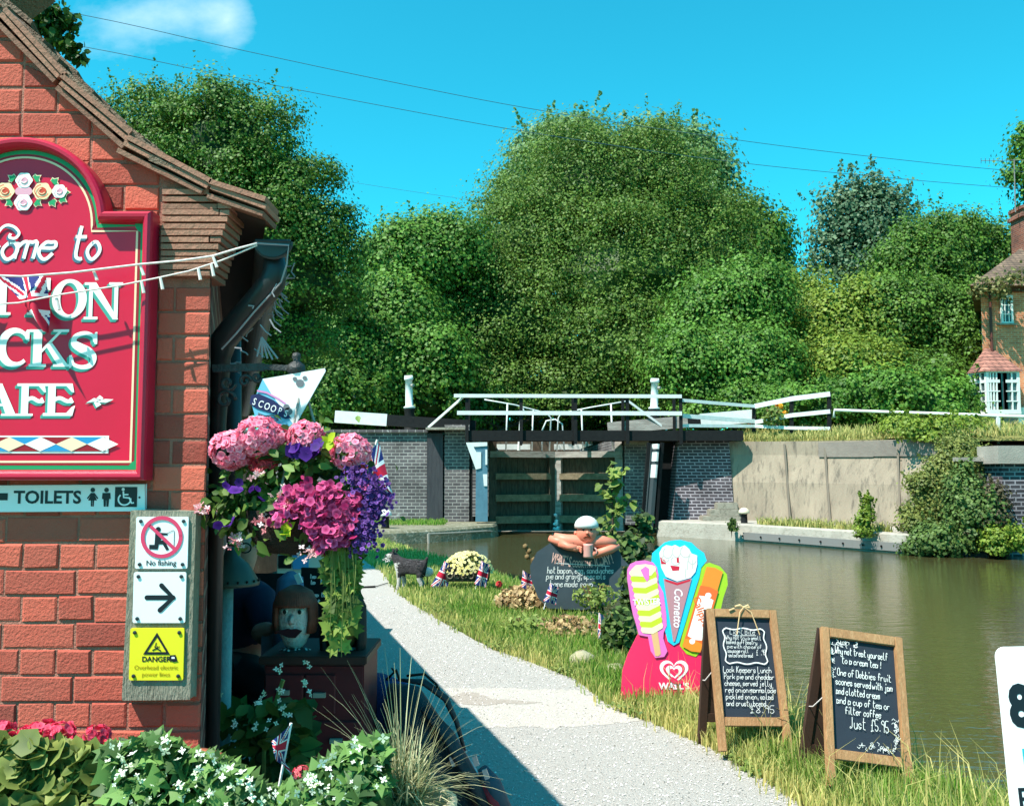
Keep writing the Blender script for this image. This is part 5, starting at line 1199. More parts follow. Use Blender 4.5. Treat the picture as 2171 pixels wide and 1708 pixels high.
# backpack leaning at the path edge
KY = 4.15
t = thing('backpack', 'large black backpack with red pocket leaning beside the gravel path', 'backpack', (V(930, 1708, KY).x, KY, 0))
BP = mat('black_nylon', c(30, 30, 36), .6, c(44, 44, 54), 8, .8, .5, 24)
def pv(x, y, Y=KY): return tuple(V(x, y, Y))
mb = MB(); mb.tube([pv(830, 1455, KY + .2), pv(855, 1480, KY + .1), pv(885, 1560), pv(925, 1660), pv(950, 1760), pv(960, 1900)], [.02, .09, .13, .16, .17, .14], 14, flat=.9); mb.build('sack', BP, t, True, True)
mb = MB(); mb.tube([pv(845, 1440), pv(900, 1446), pv(945, 1480), pv(968, 1530), pv(985, 1590)], [.012, .03, .03, .022, .015], 8, flat=.5); mb.tube([pv(900, 1500, KY - .05), pv(950, 1560, KY - .1), pv(1000, 1650, KY - .1), pv(1035, 1720, KY - .1)], [.03, .045, .045, .03], 10, flat=.5); mb.build('shoulder_strap', BP, t, True, True)
mb = MB(); mb.tube([pv(862, 1432), pv(900, 1428), pv(925, 1450), pv(935, 1470)], .006, 6); mb.tube([pv(830, 1385 + 30), pv(838, 1405 + 20), pv(832, 1418)], .004, 6); mb.build('haul_loop', BLK, t, True, True)
mb = MB(); mb.tube([pv(985, 1600, KY - .05), pv(1010, 1640, KY - .05), pv(1035, 1700, KY - .05)], .012, 6); mb.build('frame_rod', mat('silver', c(170, 172, 178), .35, metal=.6), t, True, True)
mb = MB(); mb.tube([pv(1020, 1632, KY - .02), pv(1042, 1665, KY - .02), pv(1066, 1720, KY - .02)], [.05, .075, .07], 10, flat=.6); mb.build('side_pocket', mat('grey_nylon', c(64, 68, 82), .7), t, True, True)
mb = MB(); mb.tube([pv(1022, 1662, KY - .06), pv(1046, 1700, KY - .06), pv(1075, 1760, KY - .06)], [.028, .05, .05], 10, flat=.6); rp_ = mb.build('red_pocket', mat('red_nylon', c(176, 30, 40), .7), t, True, True)
for x, y in ((1008, 1612), (1030, 1640), (960, 1612)): 
    mb = MB(); mb.box(pv(x, y, KY - .12), (.02, .015, .04), (0, R(-20), 0)); mb.build('buckle', mat('silver', c(170, 172, 178)), rp_, True)
t = thing('blue_holdall', 'blue cloth bag slumped behind the black backpack at the path edge', 'bag', (V(810, 1440, 4.6).x, 4.6, 0))
mb = MB(); mb.tube([pv(775, 1480, 4.6), pv(800, 1470, 4.6), pv(835, 1490, 4.5), pv(850, 1560, 4.4)], [.06, .1, .12, .12], 12); mb.build('bag_body', mat('blue_cloth', c(34, 66, 120), .9, c(24, 48, 90), 7, .8, .6, 14), t, True, True)
mb = MB(); mb.tube([pv(820, 1440, 4.5), pv(840, 1420, 4.5), pv(850, 1450, 4.5)], .008, 6); mb.build('strap', BLK, t, True, True)

# ------------------------------------------------------------------ foreground planting
FY = 2.3; fk = FY / FPX
POT = mat('terracotta', c(178, 96, 62), .85, c(150, 82, 56), 8, .8, .3, 60)
def planter(nm, lab, x0, x1, ytop, Y, n, leaf, shp, lm, flower=None, tv=(0, 1), depth=.16, box=True, topf=None, group=None):
    a, b2 = V(x0, ytop, Y), V(x1, ytop, Y); t = thing(nm, lab, 'planter', ((a.x + b2.x) / 2, Y + .1, 0), group=group)
    zt = a.z - .12
    if box:
        mb = MB(); mb.box(((a.x + b2.x) / 2, Y + .1, zt / 2 - .02), (b2.x - a.x + .06, .2, zt - .04)); bevelled(mb.build('trough', mat('planter_wood', c(92, 74, 58), .9, c(64, 52, 42), 6, .8, .4, 30), t, True), .008)
    u = rng.random(n); xs = x0 + (x1 - x0) * u
    top = np.interp(u, np.linspace(0, 1, len(topf)), topf) if topf is not None else np.full(n, ytop)
    f = rng.random(n) ** 1.3; ys = top + (1760 - top) * f
    P = np.array([tuple(V(xs[i], ys[i], Y - .02 + (rng.random() - .5) * depth - .07 * f[i])) for i in range(n)])
    Nn = np.tile(np.array([[-.1, -.65, .75]]), (n, 1)) + rng.normal(size=(n, 3)) * .5
    leaf_mesh('foliage', P, leaf * (.4 + 1.3 * rng.random(n) ** 1.7), Nn, tv[0] + (tv[1] - tv[0]) * rng.random(n), lm, t, True, shp)
    return t, xs, ys, top
LEAF3 = leafmat('bed_leaf', c(36, 66, 28), c(112, 150, 78), .25, .5); LEAF4 = leafmat('geranium_leaf', c(74, 92, 40), c(150, 158, 82), .3)
t, xs, ys, top = planter('flower_trough', 'wooden trough of white flowered green plants along the foot of the picture', 225, 815, 1600, FY, 2600, .042, 'ivy', LEAF3, topf=[1585, 1575, 1560, 1600, 1610, 1650, 1685, 1665, 1610, 1570, 1570])
i = rng.choice(2600, 160); i = i[ys[i] < 1720]
P = np.array([tuple(V(xs[k] + rng.normal() * 3, ys[k] - 8, FY - .13 - .03 * rng.random())) for k in i]); n = len(P)
leaf_mesh('white_blossoms', P, .016 * (.45 + 1.0 * rng.random(n)), np.tile([[-.1, -.7, .6]], (n, 1)) + rng.normal(size=(n, 3)) * .7, rng.random(n), mat('white_petal', (0, 0, 0), .7, tint=(c(214, 228, 190), c(248, 250, 240)), transl=.3), t, True, 'petal4', 1.3)
t, xs, ys, top = planter('geranium_trough', 'wooden trough of red geraniums with pale green leaves under the brick wall', -130, 232, 1590, FY + .12, 1300, .052, 'round', LEAF4, topf=[1600, 1590, 1575, 1570, 1580, 1590, 1600])
for x, y, r in ((4, 1549, 25), (92, 1550, 30), (130, 1552, 27), (206, 1556, 25), (64, 1554, 20), (-60, 1556, 26)):
    p = V(x, y, FY + .1); n = 46; d = unit(rng.normal(size=(n, 3)))
    mb = MB(); mb.tube([p, p + Vector((.01, 0, -.12))], .0025, 5); mb.build('flower_stalk', mat('stem', c(110, 120, 60)), t, True)
    leaf_mesh('red_flower_head', np.array(tuple(p)) + d * r * fk * np.array([1.1, 1, .75]), .021, d + rng.normal(size=(n, 3)) * .3, .3 + .7 * rng.random(n), mat('petal_scarlet', (0, 0, 0), .6, tint=(c(208, 26, 66), c(255, 100, 134)), transl=.3), t, True, 'round')
t = thing('terracotta_pot', 'terracotta pot glimpsed between the geraniums and the white flowers', 'pot', V(165, 1650, FY + .3))
mb = MB(); mb.lathe([(.1, -.6), (.105, -.05), (.12, -.05), (.125, .02), (.1, .02), (.09, -.02)], (0, 0, 0), 20); mb.build('pot', POT, t, False, True)
t = thing('terracotta_pot', 'terracotta pot half hidden by white flowers beside the brick corner', 'pot', V(375, 1635, FY + .35))
mb = MB(); mb.lathe([(.1, -.6), (.105, -.05), (.12, -.05), (.125, .03), (.1, .03), (.09, -.02)], (0, 0, 0), 20); mb.build('pot', POT, t, False, True)
# plants in the shade behind: dark leaves with a few white flowers
t = thing('climbing_plant', 'shaded climbing plant with scattered white flowers behind the trough', 'plant', (V(560, 1600, 3.3).x, 3.3, 0))
n = 330; xs = 470 + 190 * rng.random(n); ys = 1490 + 190 * rng.random(n) ** .8
P = np.array([tuple(V(xs[k], ys[k], 3.3 + .4 * rng.random())) for k in range(n)]); leaf_mesh('foliage', P, .085 * (.5 + .7 * rng.random(n)), np.tile([[0, -.6, .5]], (n, 1)) + rng.normal(size=(n, 3)) * .5, rng.random(n) * .5, LEAF1, t, True, 'leaf')
P = np.array([tuple(V(x, y, 3.1)) for x, y in ((585, 1418), (655, 1415), (648, 1440), (600, 1462), (560, 1470), (545, 1490), (590, 1500), (610, 1505), (460, 1465), (500, 1530), (650, 1462), (540, 1545), (460, 1490), (575, 1535))]); n = len(P)
P = np.repeat(P, 3, 0) + rng.normal(size=(n * 3, 3)) * .009; leaf_mesh('white_blossoms', P, .017, np.tile([[0, -1, .3]], (n * 3, 1)) + rng.normal(size=(n * 3, 3)) * .4, rng.random(n * 3), mat('white_petal', (0, 0, 0)), t, True, 'petal4', 1.2)
mb = MB(); mb.tube([(V(560, 1600, 3.4).x, 3.4, 0), tuple(V(560, 1560, 3.4)), tuple(V(600, 1440, 3.4))], .008, 5); mb.build('stem', mat('stem', c(110, 120, 60)), t, True)
t = thing('pink_bloom', 'small pink flower spike at the edge of the white flowers near the stick flag', 'flower', V(640, 1638, FY - .02))
n = 60; d = unit(rng.normal(size=(n, 3))); leaf_mesh('petals', np.array(tuple(V(640, 1636, FY - .03))) + d * .018 * np.array([1.2, 1, .8]), .012, d, rng.random(n), mat('petal_coral', (0, 0, 0), .6, tint=(c(200, 40, 70), c(240, 140, 140)), transl=.2), t, True, 'round')
mb = MB(); mb.tube([(0, .01, -.01), (.01, .02, -.12)], .003, 5); mb.build('stalk', mat('stem', c(110, 120, 60)), t)
# stick flag in the trough
o = V(590, 1600, FY); t = thing('union_flag', 'folded union flag on a white stick in the trough of white flowers', 'flag', o, group='union flags')
mb = MB(); mb.tube([V(617, 1532, FY), V(592, 1665, FY)], .0035, 6); mb.build('stick', paint('white_stick', 236, 234, 236), t, True)
def fn(u, v, o=Vector(o)):
    s, q = (u + 1) / 2, (v + 1) / 2
    tl, tr, bl, br = V(617, 1534, FY), V(576, 1570, FY - .04), V(600, 1620, FY), V(580, 1590, FY - .05)
    p = bl.lerp(br, s).lerp(tl.lerp(tr, s), q); p.y -= .02 * math.sin(s * 3.1) ; return p - o
cloth('flag_cloth', fn, t, 30, 26)
def fn2(u, v, o=Vector(o)):
    p = V(598 + 20 * v * -1 + 8 * u + 12, 1628 - 28 * v + 6 * u, FY - .02); return p - o
cloth('flag_tail', fn2, t, 16, 30)
# ornamental grass in a stone pot
GP = V(845, 1700, 2.35); t = thing('grass_pot', 'stone pot of arching straw coloured grass at the foot of the picture', 'potted plant', (GP.x, 2.4, 0))
mb = MB(); mb.lathe([(.07, 0), (.085, GP.z - .09), (.105, GP.z - .06), (.11, GP.z - .01), (.09, GP.z - .01), (.085, GP.z - .04)], (GP.x + .03, 2.4, 0), 18); mb.build('pot', mat('cast_stone', c(214, 200, 168), .9, c(180, 168, 140), 7, .8, .3, 40), t, True, True)
def blades(nm, specs, mt, parent, seg=5):
    mb = MB()
    for (b0, d, L, w, droop, tv) in specs:
        mb.tv = tv; b0 = Vector(b0); d = Vector(d).normalized(); side = d.cross(Vector((0, 0, 1))); side = side.normalized() if side.length > 1e-3 else Vector((1, 0, 0))
        prev = None
        for k in range(seg + 1):
            f = k / seg; p = b0 + d * L * f + Vector((0, 0, -droop * L * f * f)); ww = w * (1 - f) * .5 + .0004
            ids = (mb.av(p - side * ww), mb.av(p + side * ww))
            if prev: mb.face((prev[0], prev[1], ids[1], ids[0]))
            prev = ids
    return mb.build(nm, mt, parent, True, False, tint=True)
STRAW = leafmat('straw_grass', c(98, 106, 60), c(208, 204, 160), .3, .6)
sp_ = []
for k in range(520):
    a = random.uniform(0, 6.283); e = random.uniform(.5, 1.5); L = random.uniform(.14, .30)
    sp_.append(((GP.x + .05 * random.uniform(-1, 1), 2.4 + .05 * random.uniform(-1, 1), GP.z - .02), (math.cos(a) * math.cos(e), math.sin(a) * math.cos(e), math.sin(e)), L, .0045, random.uniform(.2, .9), random.random()))
for k in range(46):
    a = random.uniform(-.9, 3.9); e = random.uniform(.9, 1.4); sp_.append(((GP.x, 2.4, GP.z), (math.cos(a) * math.cos(e), .3 * math.sin(a) * math.cos(e), math.sin(e)), random.uniform(.3, .44), .004, random.uniform(.1, .45), random.uniform(.5, 1)))
blades('grass_blades', sp_, STRAW, t)
# ================================================================== ON THE CANAL BANK
# dog (schnauzer), standing, facing left
DG = G(868, 1254); t = thing('dog', 'grey and white schnauzer dog standing on the grass verge by the path', 'dog', (DG.x, DG.y, 0), rz=R(-18))
FUR = mat('grey_fur', c(70, 66, 68), .95, c(30, 28, 30), 26, .9, .9, 90); WF = mat('white_fur', c(206, 202, 196), .95, c(160, 156, 150), 26, .7, .9, 90)
J = [(.16, 0, .34, .085, .095), (0, 0, .33, .088, .098), (-.12, 0, .34, .085, .105), (-.19, 0, .42, .06), (-.235, 0, .49, .06, .062), (-.29, 0, .475, .042), (-.335, 0, .455, .033),
     (-.13, -.06, .24, .038), (-.125, -.065, .12, .027), (-.145, -.065, .02, .028), (-.13, .06, .24, .038), (-.10, .065, .12, .027), (-.12, .065, .02, .028),
     (.17, -.06, .25, .05), (.165, -.065, .17, .034), (.205, -.065, .11, .025), (.185, -.065, .02, .028), (.17, .06, .25, .05), (.13, .065, .17, .034), (.17, .065, .11, .025), (.15, .065, .02, .028), (.235, 0, .41, .026), (.26, 0, .47, .018)]
Eg = [(0, 1), (1, 2), (2, 3), (3, 4), (4, 5), (5, 6), (2, 7), (7, 8), (8, 9), (2, 10), (10, 11), (11, 12), (0, 13), (13, 14), (14, 15), (15, 16), (0, 17), (17, 18), (18, 19), (19, 20), (0, 21), (21, 22)]
skin('body', J, Eg, [FUR, WF], t, False, matfn=lambda p: 1 if (p.x < -.25 and p.z < .5) or p.z < .2 or (p.x < -.13 and p.z < .38) else 0)
mb = MB()
for s in (-1, 1): mb.ball((-.215, s * .05, .545), 1, 8, 0, (.022, .014, .035))
mb.build('ears', FUR, t, False, True)
mb = MB(); mb.ball((-.352, 0, .468), .014, 8); 
for s in (-1, 1): mb.ball((-.283, s * .03, .512), .009, 6)
mb.build('nose_and_eyes', BLK, t, False, True)
mb = MB(); n = 160
C, Nn = [], []
for k in range(700):
    x = random.uniform(-.16, .2); a = random.uniform(0, 6.283); C.append((x, .093 * math.cos(a), .335 + .1 * math.sin(a))); Nn.append((random.uniform(.2, .6), math.cos(a), math.sin(a)))
leaf_mesh('coat', C, .028, Nn, rng.random(700), mat('coat_fur', (0, 0, 0), .95, tint=(c(24, 22, 24), c(96, 92, 94))), t, False, 'diamond', .5)
C, Nn = [], []
for k in range(160): C.append((-.318 + random.gauss(0, .026), random.gauss(0, .025), .43 + random.gauss(0, .018))); Nn.append((-.5, random.gauss(0, .6), random.gauss(0, .5)))
leaf_mesh('beard', C, .04, Nn, rng.random(160), mat('beard_fur', (0, 0, 0), .95, tint=(c(170, 166, 160), c(232, 228, 222))), t, False, 'diamond', .5)
p = G(772, 1246); t = thing('dog_lead', 'short black lead lying across the towpath near the dog', 'lead', (p.x, p.y, 0))
mb = MB(); mb.tube([G(765, 1247) + Vector((0, 0, .015)), G(796, 1246) + Vector((0, 0, .02))], .016, 6); mb.tube([G(796, 1246) + Vector((0, 0, .02)), G(822, 1238) + Vector((0, 0, .02))], .006, 6); mb.build('cord', BLK, t, True)

# trough of daisies
p = G(992, 1256); tY = p.y; tk = tY / FPX
t = thing('daisy_trough', 'ornate black iron trough overflowing with pale yellow daisies on the bank', 'planter', (p.x, tY, 0))
mb = MB(); w = 88 * tk; mb.box((p.x, tY, .1 + .13), (w, .24, .14), taper=1.08); mb.box((p.x, tY, .32), (w + .05, .28, .03)); dbx = bevelled(mb.build('box', mat('cast_iron', c(40, 38, 36), .6, c(66, 60, 52), 16, .8), t, True), .008)
mb = MB()
for k in range(6):
    x = p.x - w / 2 + (k + .5) * w / 6
    mb.tube([(x + .035 * math.cos(a), tY - .128, .235 + .035 * math.sin(a)) for a in np.linspace(0, 6.283, 13)], .008, 5)
mb.build('relief_rings', mat('aged_metal', c(120, 112, 96), .6), dbx, True)
for sx in (-1, 1): mb = MB(); mb.beam((p.x + sx * w * .42, tY, 0), (p.x + sx * w * .42, tY, .16), .03, .2); mb.build('leg', BLK, t, True)
dc = np.array(tuple(V(992, 1200, tY))); n = 520; d = unit(rng.normal(size=(n, 3))); d[:, 2] = np.abs(d[:, 2]) - .25
leaf_mesh('foliage', dc + d * np.array([48 * tk, .2, 40 * tk]) * (.6 + .35 * rng.random((n, 1))), .06, d + rng.normal(size=(n, 3)) * .5, rng.random(n) * .8, leafmat('daisy_leaf', c(70, 84, 34), c(150, 156, 80), .25), t, True, 'tuft', .6)
n = 330; d = unit(rng.normal(size=(n, 3))); d[:, 2] = np.abs(d[:, 2]) - .3
leaf_mesh('daisies', dc + d * np.array([52 * tk, .22, 44 * tk]) * (.95 + .1 * rng.random((n, 1))), .042, d + np.array([0, -.4, .3]), .45 + .55 * rng.random(n), mat('daisy_petal', (0, 0, 0), .7, tint=(c(214, 190, 60), c(240, 236, 196)), transl=.2), t, True, 'round')
# stick flags on the bank
def stickflag(lab, x, y, w, h, lean, base, Y, slim=1):
    o = V(x, y, Y); k = Y / FPX; t = thing('union_flag', lab, 'flag', o, group='union flags')
    mb = MB(); a = Vector((lean * h * k, 0, h * .55 * k)); b2 = Vector((-lean * (base - y) * k * .6, 0, -(base - y) * k)); mb.tube([b2, a], .006, 6); mb.build('stick', paint('white_stick', 236, 234, 236), t)
    def fn(u, v):
        s, q = (u + 1) / 2, (v + 1) / 2
        return Vector((lean * h * k * (q - .4) * 1.6 + w * k * s * (1 - .35 * q), -.02 * math.sin(s * 5) - .004, (q - .45) * h * k - .35 * w * k * s))
    cloth('flag_cloth', fn, t, 26, 20)
stickflag('drooping union flag on the left end of the daisy trough', 925, 1218, 32, 52, .35, 1252, tY - .1)
stickflag('drooping union flag in front of the right end of the daisy trough', 1012, 1215, 24, 48, .2, 1250, tY - .25)
stickflag('small union flag stuck in the dry border left of the chalk pot', 1106, 1228, 26, 34, .1, 1275, 11.0)
stickflag('small union flag beside the cut log under the chalk pot', 1158, 1256, 26, 36, .25, 1290, 10.2)
stickflag('narrow union flag at the right end of the bank border near the rocks', 1268, 1328, 16, 52, .05, 1372, 8.8)
t = thing('white_disc', 'white oval disc standing in the grass left of the daisy trough', 'disc', V(906, 1212, tY + .1))
mb = MB(); mb.ball((0, 0, 0), 1, 14, 0, (.085, .03, .065)); mb.build('disc', WHT, t, False, True); mb = MB(); mb.tube([(0, 0, -.05), (0, 0, -.28)], .008, 6); mb.build('stake', BLK, t)
# chalk pot board with a figure leaning over its rim
KY2 = 10.5; kp = KY2 / FPX; o = V(1232, 1270, KY2)
t = thing('menu_figure', 'round cooking pot chalkboard with a white capped figure leaning over its rim', 'menu board', (o.x, KY2, 0))
oz = o.z
def kf(x, y): return ((x - 1232) * kp, (1270 - y) * kp + oz)
SLT = mat('slate_board', c(52, 66, 74), .7, c(70, 82, 90), 5, .9)
mb = MB(); mb.slab([kf(*q) for q in ((1148, 1225), (1150, 1200), (1165, 1172), (1172, 1150), (1232, 1168), (1305, 1152), (1308, 1185), (1318, 1210), (1316, 1240), (1302, 1268), (1280, 1284), (1235, 1292), (1190, 1286), (1162, 1264))], .08); bevelled(mb.build('pot_board', SLT, t), .01)
mb = MB(); mb.box((0, .06, oz * .4), (.5, .1, oz * 1.4)); mb.build('stand', BLK, t)
FL = mat('figure_paint', c(226, 142, 116), .5, c(208, 122, 98), 4, .6)
def q3(x, y, dy=0): a = kf(x, y); return (a[0], dy, a[1])
mb = MB()
mb.tube([q3(1166, 1143, .02), q3(1185, 1150, -.02), q3(1215, 1158, -.05)], [.035, .052, .05], 10); mb.tube([q3(1188, 1152, -.04), q3(1205, 1160, -.08), q3(1222, 1162, -.1)], [.05, .04, .038], 10)
mb.tube([q3(1312, 1160, .02), q3(1295, 1165, -.03), q3(1258, 1176, -.07)], [.03, .05, .045], 10); mb.tube([q3(1305, 1155, .02), q3(1275, 1150, .0), q3(1240, 1152, .0), q3(1200, 1148, .0), q3(1175, 1141, .02)], [.05, .07, .085, .07, .05], 12)
mb.ball(q3(1221, 1163, -.1), .045, 10, 0, (1.3, .8, .8)); mb.ball(q3(1256, 1175, -.1), .04, 10)
for k in range(4): mb.tube([q3(1226, 1158 + k * 3, -.11), q3(1232, 1160 + k * 3, -.13), q3(1230, 1162 + k * 3, -.14)], .009, 6)
mb.build('arms', FL, t, False, True)
mb = MB(); mb.ball(q3(1244, 1133, -.02), 1, 18, 0, (.115, .1, .125)); mb.tube([q3(1244, 1150, 0), q3(1244, 1142, 0)], .07, 10); mb.tube([q3(1244, 1127, -.11), q3(1244, 1133, -.135)], [.012, .02], 8); mb.ball(q3(1222, 1132, 0), .025, 8); mb.ball(q3(1266, 1132, 0), .025, 8); mb.build('head', FL, t, False, True)
mb = MB(); mb.ball(q3(1244, 1118, -.01), 1, 18, 0, (.135, .12, .115)); z0 = kf(0, 1118)[1]; 
for i, p in enumerate(mb.v):
    if p.z < z0 - .02: mb.v[i] = Vector((p.x, p.y, z0 - .02))
mb.build('white_cap', WHT, t, False, True)
mb = MB(); mb.tube([q3(1236, 1140, -.115), q3(1244, 1136, -.13), q3(1252, 1140, -.115)], .012, 6); mb.build('moustache', mat('auburn', c(150, 74, 50), .8), t)
mb = MB(); mb.ball(q3(1236, 1124, -.105), .012, 6); mb.ball(q3(1252, 1124, -.105), .012, 6); mb.build('eyes', BLK, t)
mb = MB(); a = q3(1246, 1182, -.1); mb.lathe([(.055, 0), (.06, .02), (.052, .13), (.058, .15), (.045, .15)], a, 14); mb.tube([Vector(a) + Vector((.05, 0, .03)), Vector(a) + Vector((.09, -.01, .05)), Vector(a) + Vector((.09, -.01, .09)), Vector(a) + Vector((.05, 0, .12))], .01, 6); mb.build('mug', mat('pink_mug', c(214, 160, 150), .4), t, False, True)
mb = MB(); LP_ = paint('pot_lettering', 226, 178, 166)
for wd, xa, xb, sz_ in (("WHAT'S", 1174, 1208, 30), ('COOKING', 1216, 1254, 20), ('TODAY!', 1263, 1300, 30)):
    for i, ch in enumerate(wd):
        x = xa + (xb - xa) * i / (len(wd) - 1); f = (x - 1174) / 126; y = 1192 + 11 * math.sin(math.pi * (f * .9 + .08)) + 2 * f
        a = kf(x, y); mb.text(ch, a[0], a[1], sz_ * kp, 1, 0, bold=.02, rot=(-.3 + .6 * f), step=.002, xs=.42)
for k, (tx, x, y) in enumerate((('hot bacon, egg, sandwiches', 1160, 1216), ('pie and gravy, specials', 1158, 1228), ('home made soup', 1166, 1244))):
    a = kf(x, y); hand(mb, tx, a[0], a[1], 14 * kp, 1.4 * kp, 1, 1, step=.002, fit=(140, 125, 90)[k] * kp, smooth=False)
a, b2 = kf(1180, 1195), kf(1292, 1201); mb.ribbon([a, b2], 1.4 * kp, 1, 1, step=.002); mb.build('lettering', [LP_, CHK], t)
# cut log and rocks
o = G(1208, 1302); t = thing('cut_log', 'short grey cut log lying below the chalk pot', 'log', (o.x, o.y, .0))
mb = MB(); a, b2 = V(1162, 1284, o.y), V(1240, 1288, o.y); mb.tube([a, a.lerp(b2, .3) + Vector((0, 0, .01)), a.lerp(b2, .7), b2], [.1, .105, .1, .1], 12); mb.build('bark', mat('log_bark', c(150, 130, 108), .95, c(104, 88, 72), 12, .9, .9, 40, stretch=(.3, 1, 1)), t, True, True)
ROCK = mat('bank_rock', c(176, 168, 140), .95, c(124, 122, 92), 5, .9, .9, 20)
for lab, x, y, r, sq in (('pale lichened rock below the narrow flag', 1236, 1400, 26, .9), ('pale rounded rock right of the cut log', 1256, 1308, 17, .8), ('low flat rock left of the ice cream sign', 1305, 1418, 20, .7), ('grey stone beside the right leg of the daisy trough', 1065, 1278, 20, .8)):
    p = G(x, y + r * .5); k = p.y / FPX; t = tagit(None, None) if False else None
    mb = MB(); mb.ball((0, 0, 0), r * k, 12, 0, (1.1, .9, sq), .1); ob = mb.build('rock', ROCK, None, False, True); ob.location = (p.x, p.y, r * k * .4); tagit(ob, lab, 'rock', 'rocks along the bank border')

# ice cream cut-out sign
IY = 6.67; s_ = .2358 / FPX * IY; o = V(1275.5 + 600 * .2358, 1127.8 + 1470 * .2358, IY)
t = thing('ice_cream_sign', 'pink ice cream shaped standing sign with three lollies on the grass', 'sign', (o.x, IY, o.z - .02), rot=(R(-4), 0, 0))
def ip(x, y): return ((x - 600) * s_, (1470 - y) * s_)
IC = [paint('sign_pink_red', 238, 44, 96, .4), paint('sign_pink', 238, 118, 196, .4), paint('sign_cyan', 40, 200, 236, .4), paint('sign_lime', 166, 206, 44, .4), paint('lolly_cream', 246, 242, 190), paint('lolly_green', 196, 214, 50), paint('stick_tan', 224, 178, 126), paint('cream_white', 244, 240, 236),
      paint('cone_mauve', 186, 134, 142), paint('sauce_red', 206, 34, 60), paint('lolly_orange', 246, 142, 48), paint('wrap_orange', 240, 110, 50), paint('cream_shade', 206, 198, 192), paint('logo_white', 248, 238, 242)]
base = [(180, 1480), (200, 1230), (250, 1090), (340, 920), (480, 870), (900, 900), (1010, 1000), (1040, 1250), (1040, 1510)]
pinkh = [(350, 920), (318, 800), (300, 740), (282, 640), (270, 540), (255, 430), (258, 350), (285, 300), (340, 275), (420, 266), (490, 285), (522, 330), (535, 400), (530, 460), (575, 550), (585, 640), (596, 740), (598, 840), (570, 900), (565, 950), (600, 1060), (570, 1108), (490, 1118), (452, 1060), (430, 935)]
blueh = [(478, 280), (485, 205), (560, 140), (600, 108), (650, 92), (740, 84), (840, 108), (890, 158), (950, 200), (972, 270), (920, 330), (900, 420), (870, 500), (840, 590), (790, 740), (740, 890), (705, 985), (655, 1012), (605, 975), (575, 850), (560, 700), (560, 560), (530, 420), (490, 330)]
greenh = [(912, 340), (950, 300), (1000, 288), (1090, 320), (1150, 390), (1155, 480), (1110, 600), (1080, 720), (980, 880), (920, 1040), (850, 1110), (770, 1085), (712, 1015), (735, 920), (800, 720), (860, 560), (900, 440)]
mb = MB(); mb.slab([ip(*q) for q in base], .02, 0); mb.slab([ip(*q) for q in greenh], .02, 3, y0=-.003); mb.slab([ip(*q) for q in blueh], .02, 2, y0=-.006); mb.slab([ip(*q) for q in pinkh], .02, 1, y0=-.009); mb.build('board', IC, t)
mb = MB(); L0 = 9
mb.flat([ip(455, 890), ip(515, 884), ip(541, 1085), ip(515, 1104), ip(490, 1100)], L0, 6)
for k in range(11):
    f0, f1 = k / 11, (k + 1) / 11; c0 = (392 + 80 * f0, 335 + 545 * f0); c1 = (392 + 80 * f1, 335 + 545 * f1); w0, w1 = 112 - 24 * f0, 112 - 24 * f1
    P = [(c0[0] - w0, c0[1] + 22), (c0[0], c0[1] + 26), (c0[0] + w0, c0[1] - 20), (c0[0] + w0 + 9, (c0[1] + c1[1]) / 2 - 20), (c1[0] + w1, c1[1] - 20), (c1[0], c1[1] + 30), (c1[0] - w1, c1[1] + 22), (c0[0] - w0 - 9, (c0[1] + c1[1]) / 2 + 22)]
    mb.flat([ip(*q) for q in P], L0 + .5 + k * .05, 5 if k % 2 == 1 else 4)
mb.flat([ip(*q) for q in ((290, 350), (330, 310), (420, 300), (490, 312), (505, 360), (470, 400), (380, 410), (300, 400))], L0 + 1.5, 4)
mb.flat([ip(*q) for q in ((372, 350), (420, 318), (452, 340), (450, 430), (430, 455), (405, 420))], L0 + 2, 1)
a = ip(425, 655); mb.text('TWISTER', a[0], a[1], 74 * s_, L0 + 2.4, 13, bold=.02, rot=.05, xs=.82)
mb.flat([ip(*q) for q in ((578, 425), (700, 460), (832, 425), (668, 975), (652, 978))], L0, 8)
mb.flat([ip(*q) for q in ((590, 430), (700, 466), (820, 432), (815, 450), (700, 486), (596, 452))], L0 + .4, 9)
mb.flat([ip(*q) for q in ((545, 200), (575, 150), (610, 130), (660, 140), (690, 128), (730, 150), (775, 132), (815, 165), (835, 205), (885, 222), (884, 300), (865, 370), (820, 420), (700, 452), (600, 410), (560, 330))], L0 + .8, 7)
for P in (((552, 235), (600, 270), (605, 300), (560, 300)), ((640, 310), (725, 320), (720, 355), (660, 360)), ((700, 235), (720, 240), (722, 290), (700, 285))): mb.flat([ip(*q) for q in P], L0 + 1.2, 9)
for cx, cy, rx, ry in ((620, 200, 40, 46), (700, 190, 36, 50), (780, 190, 44, 50), (840, 260, 34, 40), (690, 270, 40, 36), (600, 250, 30, 30)):
    mb.ribbon([ip(cx + rx * math.cos(a), cy + ry * math.sin(a)) for a in np.linspace(.2, 4.2, 14)], 9 * s_, L0 + 1.4, 12)
for x, y in ((800, 330), (780, 400), (845, 320)): mb.ribbon([ip(x, y - 60), ip(x - 6, y + 20)], 10 * s_, L0 + 1.3, 12)
a = ip(668, 540); mb.text('Cornetto', a[0] + .0 * s_, a[1] - 140 * s_, 104 * s_, L0 + 1, 13, bold=.015, rot=-1.62, shear=.2, xs=.86)
